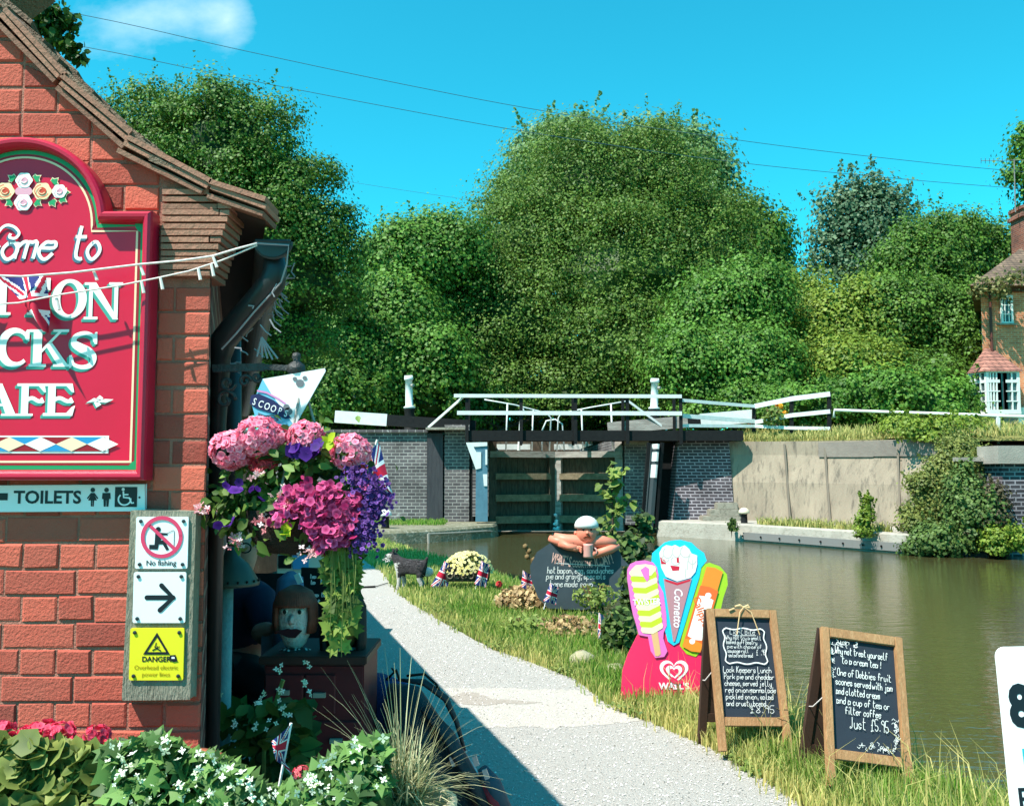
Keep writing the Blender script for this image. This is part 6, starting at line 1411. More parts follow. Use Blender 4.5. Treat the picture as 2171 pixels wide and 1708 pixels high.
def tube2(t0, t1, hw, m, lay):
    A, B = Vector((1040, 345)), Vector((812, 1045)); d = (B - A).normalized(); n_ = Vector((-d.y, d.x)); P = A.lerp(B, t0); Q = A.lerp(B, t1)
    mb.flat([ip(*(P + n_ * hw)), ip(*(P - d * 14)), ip(*(P - n_ * hw)), ip(*(Q - n_ * hw)), ip(*(Q + d * 16)), ip(*(Q + n_ * hw))], lay, m)
tube2(0, .3, 76, 10, L0); tube2(.24, 1, 84, 11, L0 + .5); tube2(.36, .86, 66, 7, L0 + 1); tube2(.9, 1, 80, 10, L0 + 1)
mb.flat([ip(975 + 28 * math.cos(a), 575 + 24 * math.sin(a)) for a in np.linspace(0, 6.283, 14)[:-1]], L0 + 1.3, 7); mb.flat([ip(820 + 26 * math.cos(a), 975 + 24 * math.sin(a)) for a in np.linspace(0, 6.283, 14)[:-1]], L0 + 1.3, 7)
a = ip(880, 700); mb.text('Calippo', a[0], a[1] - 30 * s_, 92 * s_, L0 + 1.6, 11, bold=.015, rot=-1.26)
def heart(cx, cy, r, lay, m, sx=1.1):
    mb.flat([ip(cx + sx * r * (16 * math.sin(q) ** 3) / 16, cy - r * (13 * math.cos(q) - 5 * math.cos(2 * q) - 2 * math.cos(3 * q) - math.cos(4 * q)) / 15) for q in np.linspace(0, 2 * math.pi, 40)[:-1]], lay, m)
heart(655, 1232, 116, 2, 13); heart(655, 1234, 88, 3, 0); heart(655, 1236, 66, 4, 13); heart(655, 1240, 38, 5, 0)
mb.flat([ip(*q) for q in ((640, 1280), (720, 1330), (690, 1345), (655, 1340), (610, 1310))], 5.5, 0)
a = ip(652, 1386); mb.text("WALL'S", a[0], a[1], 78 * s_, 3, 13, bold=.035, xs=1.02)
mb.build('printing', IC, t)
mb = MB(); mb.beam((0, .02, .62), (0, .42, .0), .05, .02); mb.build('rear_prop', WHT, t)

# A-boards
OAK = mat('oak_frame', c(176, 134, 92), .7, c(146, 104, 68), 5, .8, .3, 40, stretch=(3, 3, .35), col3=c(196, 158, 116), n2=.5); CHB = mat('chalkboard', c(30, 38, 50), .75, c(40, 50, 62), 4, .9); BRD = mat('board_back', c(70, 46, 32), .8, c(50, 34, 26), 6, .8)
def aboard(lab, tl, tr, bl, br, Yt, Yb, writing):
    """front frame from picture corners at the top (Yt) and feet (Yb)"""
    TL, TR, BL, BR = V(*tl, Yt), V(*tr, Yt + .06), V(*bl, Yb), V(*br, Yb + .08)
    o = (BL + BR) / 2; t = thing('chalkboard_sign', lab, 'chalkboard', (o.x, o.y, 0), group='wooden chalkboard signs on the bank')
    X = (BR - BL).normalized(); Zv = ((TL + TR) / 2 - (BL + BR) / 2); H = Zv.length; Zn = Zv.normalized(); Yn = Zn.cross(X).normalized(); X = Yn.cross(Zn)
    Wd = ((TR - TL).length + (BR - BL).length) / 2
    M = Matrix((X, Yn, Zn)).transposed().to_4x4(); M.translation = (BL + BR) / 2
    fw = .045; fwb = .05; zb = H * .2
    def part(nm, fn, mt): 
        mb = MB(); mb.T = M; fn(mb); return mb.build(nm, mt, t, True)
    for s in (-1, 1): bevelled(part('stile', lambda q: q.box((s * (Wd / 2 - fw / 2), 0, H / 2), (fw, .03, H)), OAK), .004)
    bevelled(part('top_rail', lambda q: q.box((0, .001, H - fwb / 2), (Wd - 2 * fw, .028, fwb)), OAK), .004); bevelled(part('bottom_rail', lambda q: q.box((0, .001, zb), (Wd - 2 * fw, .028, fwb)), OAK), .004)
    z0, z1 = zb + fwb / 2, H - fwb; iw = Wd - 2 * fw
    bb = part('blackboard', lambda q: q.box((0, .012, (z0 + z1) / 2), (iw, .008, z1 - z0)), CHB)
    mb = MB(); mb.T = M; writing(mb, iw, z0, z1 - z0); mb.build('chalk_writing', CHK, bb, True)
    # rear leaf splays back
    M2 = M @ Matrix.Translation((0, .035, H - .02)) @ Matrix.Rotation(R(24), 4, 'X') @ Matrix.Translation((0, 0, -H + .02))
    def bk(q): q.T = M2; q.box((-(Wd / 2 - fw / 2), 0, H / 2), (fw, .03, H)); q.box(((Wd / 2 - fw / 2), 0, H / 2), (fw, .03, H)); q.box((0, .001, H - .03), (Wd - 2 * fw, .028, .05)); q.box((0, .001, zb), (Wd - 2 * fw, .028, .05))
    rfm = part('rear_frame', bk, BRD)
    def bk2(q): q.T = M2; q.box((0, .0, (z0 + z1) / 2), (iw, .012, z1 - z0))
    part('rear_panel', bk2, BRD)
    mb = MB(); mb.T = M; mb.tube([(-Wd / 2 + .01, .02, H * .55), (-Wd / 2 - .01, .1, H * .5), (-Wd / 2 + .01, .2, H * .52)], .003, 5); mb.build('stay_cord', CORD, t, True)
    return t, M, Wd, H
def w1(mb, iw, z0, h):
    f = lambda u, v: ((u - .5) * iw, z0 + h * v)
    rim = []
    for q in np.linspace(0, 2 * math.pi, 65)[:-1]:
        k = 1 + .05 * math.cos(8 * q); rim.append(f(.5 + .41 * k * max(-.9, min(.9, 1.15 * math.cos(q))), .71 + .2 * k * max(-.88, min(.88, 1.15 * math.sin(q)))))
    mb.ribbon(rim, .007, 1, 0, True)
    for k, (tx, u, v, wd, s) in enumerate((('Light Bite', .24, .83, .46, .058), ('Why not try a small', .16, .775, .64, .042), ('baked puff pastry', .16, .73, .56, .042), ('pie with choice of', .17, .685, .62, .042), ('sausage roll', .17, .64, .38, .042), ('salad and bread', .18, .595, .44, .042), ('£4.95', .68, .62, .18, .055))):
        a = f(u, v); hand(mb, tx, a[0], a[1], s * h * 1.0, .002, 1, 0, fit=wd * iw)
    mb.ribbon([f(.3, .815), f(.72, .82)], .003, 1, 0)
    for k, (tx, wd, s) in enumerate((('Lock Keepers Lunch', .86, .06), ('Pork pie and cheddar', .9, .055), ('cheese, served jelly', .84, .055), ('red onion marmalade', .9, .055), ('pickled onion, salad', .84, .055), ('and crusty bread', .7, .055), ('  £8.95', .9, .07))):
        a = f(.06 if k < 6 else .35, .44 - .066 * k); hand(mb, tx, a[0], a[1], s * h * 1.02, .0026, 1, 0, fit=wd * iw * (1 if k < 6 else .6))
def w2(mb, iw, z0, h):
    f = lambda u, v: ((u - .5) * iw, z0 + h * v)
    for k, (tx, u, v, wd) in enumerate((('Why not treat yourself', .08, .86, .8), ('to a cream tea !', .17, .775, .6), ('One of Debbies fruit', .09, .66, .82), ('scones served with jam', .06, .575, .86), ('and clotted cream', .06, .49, .66), ('and a cup of tea or', .06, .405, .8), ('filter coffee', .18, .32, .54), ('Just  £5.95', .24, .2, .58))):
        a = f(u, v); hand(mb, tx, a[0], a[1],  (.066 if k < 7 else  .1) * h, .003, 1, 0, fit=wd * iw)
    rs = random.Random(2)
    for cx, cy, n, sx, sy in ((.2, .955, 26, .22, .012), (.03, .84, 18, .012, .05), (.94, .22, 26, .02, .1), (.03, .7, 10, .012, .04), (.6, .06, 30, .3, .02)):
        for _ in range(n):
            a = f(cx + rs.uniform(-sx, sx), cy + rs.uniform(-sy, sy)); q = rs.uniform(0, 6.28); mb.ribbon([a, (a[0] + .012 * math.cos(q), a[1] + .012 * math.sin(q)), (a[0] + .018 * math.cos(q + .8), a[1] + .018 * math.sin(q + .8))], .0026, 1, 0)
tb, M, Wd, H = aboard('oak framed chalkboard with lunch menu and twine bow, beside the ice cream sign', (1496, 1290), (1646, 1293), (1528, 1606), (1676, 1580), 5.62, 5.34, w1)
mb = MB(); mb.T = M
mb.tube([(-.05, -.02, H - .15), (-.02, -.025, H - .02), (.01, -.02, H + .012)], .003, 5); mb.tube([(.09, -.02, H - .15), (.05, -.025, H - .02), (.01, -.02, H + .012)], .003, 5)
mb.tube([(-.04, -.01, H + .015), (-.01, -.01, H + .022), (.01, -.01, H + .012), (.04, -.01, H + .022), (.05, -.01, H + .01), (.01, -.01, H + .012)], [.006, .009, .006, .009, .008, .005], 6); mb.tube([(-.05, -.02, H + .002), (-.085, -.022, H - .012)], .005, 5)
mb.build('twine_bow', mat('twine', c(206, 176, 130), .9), tb, True)
aboard('oak framed chalkboard advertising a cream tea, nearest the water', (1738, 1334), (1912, 1346), (1758, 1690), (1932, 1668), 5.02, 4.72, w2)
# white board at the right edge
FYY = 3.0; o = V(2140, 1560, FYY); kf_ = FYY / FPX
t = thing('white_board_sign', 'white round cornered signboard cut off at the right edge', 'sign', (o.x, FYY, o.z), rot=(R(-8), 0, R(6)))
def fp(x, y): return ((x - 2140) * kf_, (1560 - y) * kf_)
WB = 190
o2 = [fp(2126, 1900), fp(2136, 1420)] + [fp(2158 + 22 * math.cos(a), 1403 - 22 * math.sin(a)) for a in np.linspace(math.pi, math.pi / 2, 6)] + [fp(2136 + WB + 22 * math.cos(a), 1403 - 22 * math.sin(a)) for a in np.linspace(math.pi / 2, 0, 6)] + [fp(2150 + WB, 1900)]
mb = MB(); mb.slab(o2, .018); mb.build('panel', paint('board_white', 238, 240, 242, .4), t)
mb = MB(); a = fp(2148, 1538); mb.text('80', a[0], a[1], 112 * kf_, 1, 0, align='LEFT', bold=.05, xs=.86); a = fp(2160, 1628); mb.text('IS', a[0], a[1], 62 * kf_, 1, 1, align='LEFT', bold=.015); a = fp(2140, 1706); mb.text('FOR', a[0], a[1], 66 * kf_, 1, 0, align='LEFT', bold=.01); mb.build('lettering', [INK, paint('sign_turquoise', 40, 176, 190)], t)
mb = MB(); mb.box((.02, .2, -.55), (.04, .03, .7), (R(25), 0, 0)); mb.box((.2, .2, -.55), (.04, .03, .7), (R(25), 0, 0)); mb.build('rear_leg', WHT, t)

# ------------------------------------------------------------------ grass and border plants
def edge_x(y): return float(np.interp(y, [p[1] for p in EDGE[::-1]], [p[0] for p in EDGE[::-1]]))
PR = sorted([(y, x) for x, y in PATH_R])
def path_x(y): return float(np.interp(y, [p[0] for p in PR], [p[1] for p in PR]))
def blade_field(nm, P, L, w, mt, tv, lean=.45, kind='stuff'):
    """many narrow blades, one mesh: 2 quads each"""
    P = np.asarray(P, float); n = len(P); L = np.broadcast_to(np.asarray(L, float), (n,))[:, None]; a = rng.random(n) * 6.283
    side = np.stack([np.cos(a), np.sin(a), 0 * a], 1); b = rng.random(n) * 6.283; ln = np.stack([np.cos(b), np.sin(b), 0 * b], 1) * (rng.random((n, 1)) * lean)
    up = np.array([0, 0, 1.0]); w_ = np.broadcast_to(np.asarray(w, float), (n,))[:, None]
    p0 = P; p1 = P + (up * .55 + ln * .25) * L; p2 = P + (up * (.95 - .3 * np.linalg.norm(ln, axis=1, keepdims=True)) + ln) * L
    pts = np.stack([p0 - side * w_ / 2, p0 + side * w_ / 2, p1 - side * w_ * .4, p1 + side * w_ * .4, p2 - side * w_ * .06, p2 + side * w_ * .06], 1).reshape(-1, 3)
    base = np.arange(n)[:, None] * 6; loops = (base + np.array([[0, 1, 3, 2, 2, 3, 5, 4]])).ravel().astype(np.int32)
    me = bpy.data.meshes.new(nm); me.vertices.add(len(pts)); me.vertices.foreach_set('co', pts.ravel()); me.loops.add(len(loops)); me.loops.foreach_set('vertex_index', loops)
    me.polygons.add(2 * n); me.polygons.foreach_set('loop_start', np.arange(0, 8 * n, 4, dtype=np.int32)); me.polygons.foreach_set('loop_total', np.full(2 * n, 4, np.int32))
    at = me.attributes.new('tint', 'FLOAT', 'POINT'); at.data.foreach_set('value', np.repeat(np.clip(tv, 0, 1), 6)); me.update(calc_edges=True)
    o = link_mesh(nm, me, mt); return tagit(o, kind=kind) if kind else o
GR = mat('grass_blade', (0, 0, 0), .6, tint=(c(96, 146, 44), c(222, 206, 134)), transl=.35, spec=.25)
P, T, L = [], [], []
N1 = 62000
ycol = 3.0 + 11.5 * rng.random(N1 * 2) ** 1.25
for y in ycol:
    a, b2 = path_x(y) - .02, edge_x(y) + .14
    if b2 <= a: continue
    if rng.random() < .12: a -= .12 * rng.random()
    x = a + (b2 - a) * rng.random(); u = (x - a) / (b2 - a)
    z = 0 if x < edge_x(y) else -.08
    far = .5 + .5 * math.sin(x * 3.1 + y * 1.7) * math.cos(y * 2.3 - x)
    dry = .08 + .34 * far + (.3 if y < 6.6 else 0) * rng.random() + (.25 if u < .12 else 0)
    P.append((x, y, z)); T.append(dry + rng.normal() * .2); L.append((.05 + .11 * rng.random()) * (1.25 if y < 6.4 else .95) * (.6 + .4 * min(1, u * 5)))
    if len(P) >= N1: break
P = np.array(P); blade_field('grass', P, L, .0045 + .0006 * P[:, 1], GR, np.array(T))
P = []
while len(P) < 26000:
    y = 3.6 + 10.5 * random.random() ** 1.3; a, b2 = path_x(y) - .05, edge_x(y) + .1; x = a + (b2 - a) * random.random()
    if math.sin(x * 5 + y * 2.1) + math.cos(y * 4.3 - x * 3) + random.random() > .3: P.append((x, y, .008 + .045 * random.random()))
P = np.array(P); tagit(leaf_mesh('clover', P, .018 + .016 * rng.random(len(P)), np.tile([[0, -.2, 1.]], (len(P), 1)) + rng.normal(size=(len(P), 3)) * .45, rng.random(len(P)), leafmat('clover_leaf', c(52, 88, 30), c(150, 160, 88), .25), shape='leaf'), kind='stuff')
# far end of the bank, dog area, lock edges
P = []; T = []
for _ in range(9000):
    y = 11 + 12 * random.random(); a, b2 = max(path_x(y), -4.2) - .05, edge_x(y) + .1; P.append((a + (b2 - a) * random.random(), y, 0)); T.append(.45 + random.gauss(0, .2))
for _ in range(3500): P.append((random.uniform(-6.5, -2.0), random.uniform(27.8, 29.9), .04)); T.append(.1 + random.gauss(0, .15))
P = np.array(P); blade_field('far_grass', P, .06 + .1 * rng.random(len(P)), .022, GR, np.array(T))
DRY = mat('dry_grass_blade', (0, 0, 0), .7, tint=(c(108, 132, 54), c(206, 192, 122)), transl=.3)
P = []; T = []
wt = [(6.95, 29.9), (8.0, 29.5), (9.2, 28.5), (10.3, 27.1), (11.0, 25.8), (11.6, 25.2), (14, 24.6)]
for _ in range(7000):
    k = random.randrange(6); f = random.random(); x = wt[k][0] + (wt[k + 1][0] - wt[k][0]) * f; y = wt[k][1] + (wt[k + 1][1] - wt[k][1]) * f; s = random.random() ** 2 * 2.2
    P.append((x + s * .6, y + s, 2.54 + .3 * min(1, s / 1.2))); T.append(.6 + random.gauss(0, .28))
for _ in range(1500): k = random.random(); P.append((7.0 + 2.4 * k, 26.6 - 3.2 * k + .7 * random.random(), .1)); T.append(.5 + random.gauss(0, .3))
P = np.array(P); blade_field('dry_grass', P, .1 + .24 * rng.random(len(P)) ** 2, .03, DRY, np.array(T), .7)
# tall seed stalks near the boards
P = []
for _ in range(420): y = random.uniform(4.0, 6.6); P.append((random.uniform(path_x(y) + .1, edge_x(y) + .12), y, 0))
P = np.array(P); blade_field('grass_stalks', P, .2 + .26 * rng.random(len(P)), .006, DRY, .65 + .35 * rng.random(len(P)), .8)
# border plants: brown dry border and green clumps
def clump(nm, lab, cx, cy, Y, rx, rz, n, leaf, lm, shape='leaf', tv=(0, 1), cat='plant', group=None, stems=10, down=0, solid=False):
    o = V(cx, cy, Y); k = Y / FPX; t = thing(nm, lab, cat, (o.x, Y, 0 if o.z < 1.9 else max(0, o.z - rz * k)), group=group)
    d = unit(rng.normal(size=(n, 3))) * rng.random((n, 1)) ** .4; P = np.array(tuple(o)) + d * np.array([rx * k, min(rx * k, .45), rz * k]); P[:, 2] = np.maximum(P[:, 2], -.3)
    leaf_mesh('foliage', P, leaf * (.5 + rng.random(n)), d * .6 + rng.normal(size=(n, 3)) * .6 + np.array([0, -.4, .5]), tv[0] + (tv[1] - tv[0]) * rng.random(n), lm, t, True, shape)
    mb = MB()
    for q in range(stems): a = random.uniform(-.8, .8); mb.tube([(o.x + a * rx * k * .3, Y, max(-.3, o.z - rz * k)), (o.x + a * rx * k * .6, Y, o.z), (o.x + a * rx * k, Y, o.z + rz * k * .8)], .004 * (1 + Y / 8), 4)
    mb.build('stems', mat('stem_brown', c(120, 98, 62), .8), t, True); return t
DRYL = leafmat('dry_leaf', c(116, 88, 52), c(214, 186, 136), .25); DKL = leafmat('dark_leaf', c(34, 56, 26), c(110, 136, 66), .25); MIDL = leafmat('mid_leaf', c(56, 84, 36), c(146, 164, 80), .3)
clump('border_plant', 'brown withered border plant left of the chalk pot', 1110, 1272, 10.9, 62, 30, 900, .055, DRYL, 'leaf')
clump('border_plant', 'straw coloured withered plant spilling below the cut log', 1205, 1338, 9.3, 70, 34, 900, .05, DRYL, 'diamond', (0, .8))
clump('border_plant', 'dry pale leaf clump at the foot of the border nearest the grass', 1120, 1330, 9.4, 60, 26, 500, .045, MIDL, 'leaf', (.4, 1))
clump('border_plant', 'bushy dark green plant between the rocks and the ice cream sign', 1312, 1350, 8.3, 38, 62, 900, .06, DKL, 'leaf', (0, .9))
clump('border_plant', 'dark green plant with dead flower heads behind the pink sign', 1345, 1250, 9.4, 34, 60, 500, .06, DKL, 'leaf', (0, .6))
clump('border_plant', 'twining green weeds across the foot of the chalk pot', 1262, 1262, 10.2, 52, 26, 380, .05, MIDL, 'diamond', (.2, 1))
t = clump('poppy', 'red poppy standing in the withered border beside the trough', 1058, 1240, 11.6, 6, 8, 40, .04, MIDL, 'leaf')
n = 26; d = unit(rng.normal(size=(n, 3))); leaf_mesh('red_flower_head', np.array(tuple(V(1058, 1238, 11.5))) + d * .035, .04, d, .4 + .6 * rng.random(n), mat('petal_poppy', (0, 0, 0), .6, tint=(c(170, 30, 40), c(240, 84, 84)), transl=.2), t, True, 'round')
t = thing('dead_stalk', 'tall curled dead stalk rising beside the chalk pot', 'plant', G(1145, 1262))
mb = MB(); mb.tube([V(1146, 1262, 11), V(1140, 1215, 11), V(1128, 1192, 11), V(1116, 1170, 11), V(1114, 1158, 11)], [.014, .012, .012, .01, .008], 6)
for x, y in ((1114, 1158), (1122, 1168), (1118, 1180), (1132, 1186)): mb.ball(V(x, y, 11), .035, 6)
mb.build('stalk', mat('stem_brown', c(120, 98, 62)), t, True, True)
# alder sapling rising in front of the gates
leaf_mesh('gravel_stones', LATE_GRAVEL[0], LATE_GRAVEL[1], np.tile([[0, 0, 1.]], (len(LATE_GRAVEL[0]), 1)) + rng.normal(size=(len(LATE_GRAVEL[0]), 3)) * .35, rng.random(len(LATE_GRAVEL[0])), mat('gravel_stone', (0, 0, 0), .9, tint=(c(176, 170, 162), c(236, 232, 228))), shape='diamond', aspect=1.5)['kind'] = 'stuff'
def sapling(lab, base, top, Y, n, spread, leaf, tv, lean=0, group=None):
    a, b2 = V(*base, Y), V(*top, Y); t = thing('sapling', lab, 'sapling', (a.x, Y, a.z), group=group); mb = MB(); P = []; Nn = []
    mb.tube([a, a.lerp(b2, .5) + Vector((.03, 0, 0)), b2], [.018, .013, .004], 6)
    for k in range(16):
        f = .18 + .8 * k / 16; s0 = a.lerp(b2, f); an = random.uniform(0, 6.28); L_ = spread * (1.05 - f * .75) * random.uniform(.6, 1.1); e = s0 + Vector((math.cos(an) * L_, math.sin(an) * L_, L_ * .6)); mb.tube([s0, e], [.006, .002], 4)
        for q in range(n // 16): 
            g = random.random() ** .7; p = s0.lerp(e, g); P.append(tuple(p + Vector((random.gauss(0, .035), random.gauss(0, .035), random.gauss(0, .035))))); Nn.append((random.gauss(0, .6), -.5 + random.gauss(0, .4), .7))
    mb.build('stem', BARK, t, True); m_ = len(P); leaf_mesh('leaves', P, leaf * (.6 + .7 * rng.random(m_)), Nn, tv[0] + (tv[1] - tv[0]) * rng.random(m_), MIDL if tv[1] > .7 else DKL, t, True, 'leaf', 1.15); return t
sapling('slender alder sapling with bright green leaves rising in front of the lock gates', (1292, 1240), (1296, 985), 11.2, 190, .42, .11, (.2, 1))
sapling('bushy dark sapling at the water edge right of the white capped figure', (1350, 1260), (1358, 1090), 11.0, 330, .38, .085, (.0, .6))
sapling('low dark leafy sapling between the chalk pot and the blue ice cream', (1325, 1270), (1335, 1140), 10.8, 300, .32, .08, (0, .65))
# ================================================================== HOUSE
HY2 = 33.0
hl = V(2078, 600, HY2); hz0, hz1 = LAND - .2, V(2078, 606, HY2).z
house = thing('lock_house', 'red brick lock keepers house with white bay window at the right edge', 'house', (hl.x + 3, HY2, LAND))
HB = brickmat('orange_brick', c(232, 140, 94), c(196, 106, 70), c(204, 168, 136), w=.23, h=.075, mor=.01)
SHR = lambda m: setattr(m, 'v', [Vector((p.x + .52 * (p.y - HY2), p.y, p.z)) for p in m.v])
mb = MB(); mb.box((hl.x + 3.5, HY2 + 3, (hz0 + hz1) / 2), (7, 6, hz1 - hz0)); SHR(mb); mb.build('wall', HB, house, True)
mb = MB(); RT = brickmat('house_tile', c(134, 108, 90), c(100, 82, 68), c(60, 48, 42), w=.2, h=.09, mor=.012)
e = .35; x0, x1, ya, yb = hl.x - e, hl.x + 7.4, HY2 - e, HY2 + 6.4; rz_ = hz1 + 3.0; rd = [(x0, ya, hz1 - .05), (x1, ya, hz1 - .05), (x1, yb, hz1 - .05), (x0, yb, hz1 - .05)]; rg = [(x0 + 3.2, (ya + yb) / 2, rz_), (x1, (ya + yb) / 2, rz_)]
mb.poly([rd[0], rd[1], rg[1], rg[0]]); mb.poly([rd[2], rd[3], rg[0], rg[1]]); mb.poly([rd[3], rd[0], rg[0]]); mb.poly(rd[::-1]); SHR(mb); rf = mb.build('roof', RT, house, True)
mb = MB(); mb.box((hl.x + 3.5, HY2 - .05, hz1 - .12), (7.1, .12, .2)); mb.build('eaves_band', mat('dark_brick_band', c(84, 56, 44), .9), house, True)
a = V(2147, 470, HY2 + 1.5); b2 = V(2147, 436, HY2 + 1.5)
a.x += .35
mb = MB(); mb.box((a.x + .65, HY2 + 1.9, (hz1 + b2.z) / 2), (1.25, .9, b2.z - hz1)); mb.box((a.x + .65, HY2 + 1.9, b2.z - .35), (1.42, 1.05, .14)); mb.box((a.x + .65, HY2 + 1.9, b2.z - .05), (1.36, 1.0, .12)); mb.build('chimney', brickmat('chimney_brick', c(140, 74, 56), c(112, 58, 48), c(150, 120, 104), w=.23, h=.075, mor=.01), rf, True)
t = thing('tv_aerial', 'thin television aerial on a mast above the house chimney', 'aerial', V(2152, 436, HY2 + 1.5))
mb = MB(); mb.tube([V(2153, 450, HY2 + 1.5), V(2150, 338, HY2 + 1.5)], .022, 6); mb.build('mast', mat('grey_steel', c(120, 118, 116)), t, True)
mb = MB(); mb.tube([V(2080, 341, HY2 + 1.5), V(2200, 339, HY2 + 1.5)], .012, 5)
for k in range(9): mb.tube([V(2080 + k * 9, 335, HY2 + 1.5 - .2), V(2080 + k * 9, 347, HY2 + 1.5 + .2)], .008, 4)
mb.build('yagi', mat('grey_steel', c(120, 118, 116)), t, True)
def sash(nm, xa, ya_, xb, yb_, Y, nx, ny, parent):
    a, b2 = V(xa, ya_, Y), V(xb, yb_, Y); w, h = b2.x - a.x, a.z - b2.z; cx, cz = (a.x + b2.x) / 2, (a.z + b2.z) / 2
    mb = MB(); mb.box((cx, Y - .02, cz), (w, .05, h)); f = mb.build(nm, mat('pane_glass', c(40, 52, 56), .08, spec=.6), parent, True)
    mb = MB()
    for s in (-1, 1): mb.box((cx + s * (w / 2 - .03), Y - .05, cz), (.07, .08, h + .06)); mb.box((cx, Y - .052, cz + s * (h / 2 - .02)), (w + .02, .08, .08))
    for k in range(1, nx): mb.box((cx - w / 2 + w * k / nx, Y - .053, cz), (.03, .05, h))
    for k in range(1, ny): mb.box((cx, Y - .056, cz - h / 2 + h * k / ny), (w, .05, .03))
    mb.build('window_frame', WHT, f, True); return f
wf = sash('window', 2119, 628, 2146, 686, HY2 - .02, 3, 3, house)
mb = MB(); a = V(2132, 688, HY2); mb.box((a.x, HY2 - .08, a.z), (.62, .16, .06)); mb.build('window_sill', STONE, wf, True)
# bay
bx0, bx1 = V(2076, 800, HY2 - .6).x, V(2155, 800, HY2 - .6).x; zt, zb, zs = V(0, 788, HY2 - .6).z, V(0, 880, HY2 - .6).z, V(0, 872, HY2 - .6).z
mb = MB(); pl = [(bx0, HY2), (bx0 + .18, HY2 - .75), (bx1 - .05, HY2 - .75), (bx1 + .1, HY2)]
def prism(mb, pl, z0, z1, m=0):
    a = [mb.av((x, y, z0)) for x, y in pl]; b = [mb.av((x, y, z1)) for x, y in pl]; n = len(pl)
    for i in range(n): mb.face((a[i], a[(i + 1) % n], b[(i + 1) % n], b[i]), m)
    mb.face(b, m); mb.face(a[::-1], m)
prism(mb, pl, zs, zt); bay = mb.build('bay_body', mat('bay_glass', c(70, 84, 88), .1, spec=.6), house, True)
mb = MB(); zp = LAND - .1; prism(mb, [(x, y + .05) for x, y in pl], zp, zs - .1); mb.build('bay_plinth', mat('grey_render', c(140, 130, 120)), house, True)
mb = MB(); prism(mb, [(x + (-.06 if i < 2 else .06), y - .06) for i, (x, y) in enumerate(pl)], zs - .1, zs); mb.build('bay_sill', WHT, bay, True)
mb = MB()
def bars(a, b2, nx, ny):
    a, b2 = Vector((*a, 0)), Vector((*b2, 0)); out = (b2 - a).cross(Vector((0, 0, 1))).normalized() * .03
    for k in range(nx + 1):
        p = a.lerp(b2, k / nx) + out; w = .1 if k in (0, nx) else .045; mb.beam(p + Vector((0, 0, zs)), p + Vector((0, 0, zt)), w, .05, up=tuple(out))
    for k in range(ny + 1):
        z = zs + (zt - zs) * k / ny; h = .1 if k in (0, ny) or k == ny - 1 else .04; mb.beam(a + out * 1.15 + Vector((0, 0, z)), b2 + out * 1.15 + Vector((0, 0, z)), .05, h)
bars(pl[0], pl[1], 3, 4); bars(pl[1], (pl[1][0] + .42, pl[1][1]), 4, 4); bars((pl[1][0] + .42, pl[1][1]), (pl[1][0] + .62, pl[1][1]), 1, 1); bars((pl[1][0] + .62, pl[1][1]), pl[2], 2, 4)
mb.build('bay_frame', WHT, bay, True)
mb = MB(); ap = Vector(((bx0 + bx1) / 2 - .1, HY2, V(2112, 738, HY2).z)); b_ = [Vector((x + (-.14 if i < 2 else .14), y - (.14 if 0 < i < 3 else -.0), zt)) for i, (x, y) in enumerate(pl)]; ap2 = ap + Vector((.25, 0, 0))
mb.poly([b_[0], b_[1], ap]); mb.poly([b_[1], b_[2], ap2, ap]); mb.poly([b_[2], b_[3], ap2]); mb.poly([b_[0], b_[3], b_[2], b_[1]]); mb.build('bay_roof', brickmat('bay_tile', c(178, 118, 102), c(146, 96, 84), c(84, 54, 48), w=.22, h=.13, mor=.014), house, True)
mb = MB(); a = V(2165, 880, HY2 - .3); mb.box((a.x + .6, HY2 - .4, LAND + .45), (1.8, .5, 1.0)); mb.build('porch_wall', WHT, house, True)
mb = MB(); a = V(2083, 640, HY2); mb.tube([(hl.x + .28, HY2 - .1, hz1 - .2), (hl.x + .28, HY2 - .1, zt + .6)], .05, 8); mb.build('drainpipe', mat('brown_pipe', c(90, 44, 34), .6), house, True)
def spray(nm, lab, pts, n, leaf, lm, sp_, tv=(0, 1), cat='creeper', base=None, stem=.02, shape='diamond'):
    P0 = [V(*q) for q in pts]; t = thing(nm, lab, cat, base or tuple(P0[0])); i = rng.integers(0, len(P0), n); P = np.array([tuple(p) for p in P0])[i] + rng.normal(size=(n, 3)) * sp_
    leaf_mesh('foliage', P, leaf * (.6 + .8 * rng.random(n)), rng.normal(size=(n, 3)) + np.array([0, -.4, .4]), tv[0] + (tv[1] - tv[0]) * rng.random(n), lm, t, True, shape)
    mb = MB(); mb.tube(P0, stem, 5); mb.build('stem', BARK, t, True); return t
spray('creeper', 'straggling creeper hanging along the eaves of the brick house', [(2075, 612, 32.4), (2085, 605, 32.4), (2100, 600, 32.3), (2115, 608, 32.3), (2130, 600, 32.3), (2150, 590, 32.2), (2165, 585, 32.2), (2110, 622, 32.4), (2125, 625, 32.4)], 700, .14, leafmat('creeper_leaf', c(78, 84, 46), c(150, 146, 92), .3), .16)
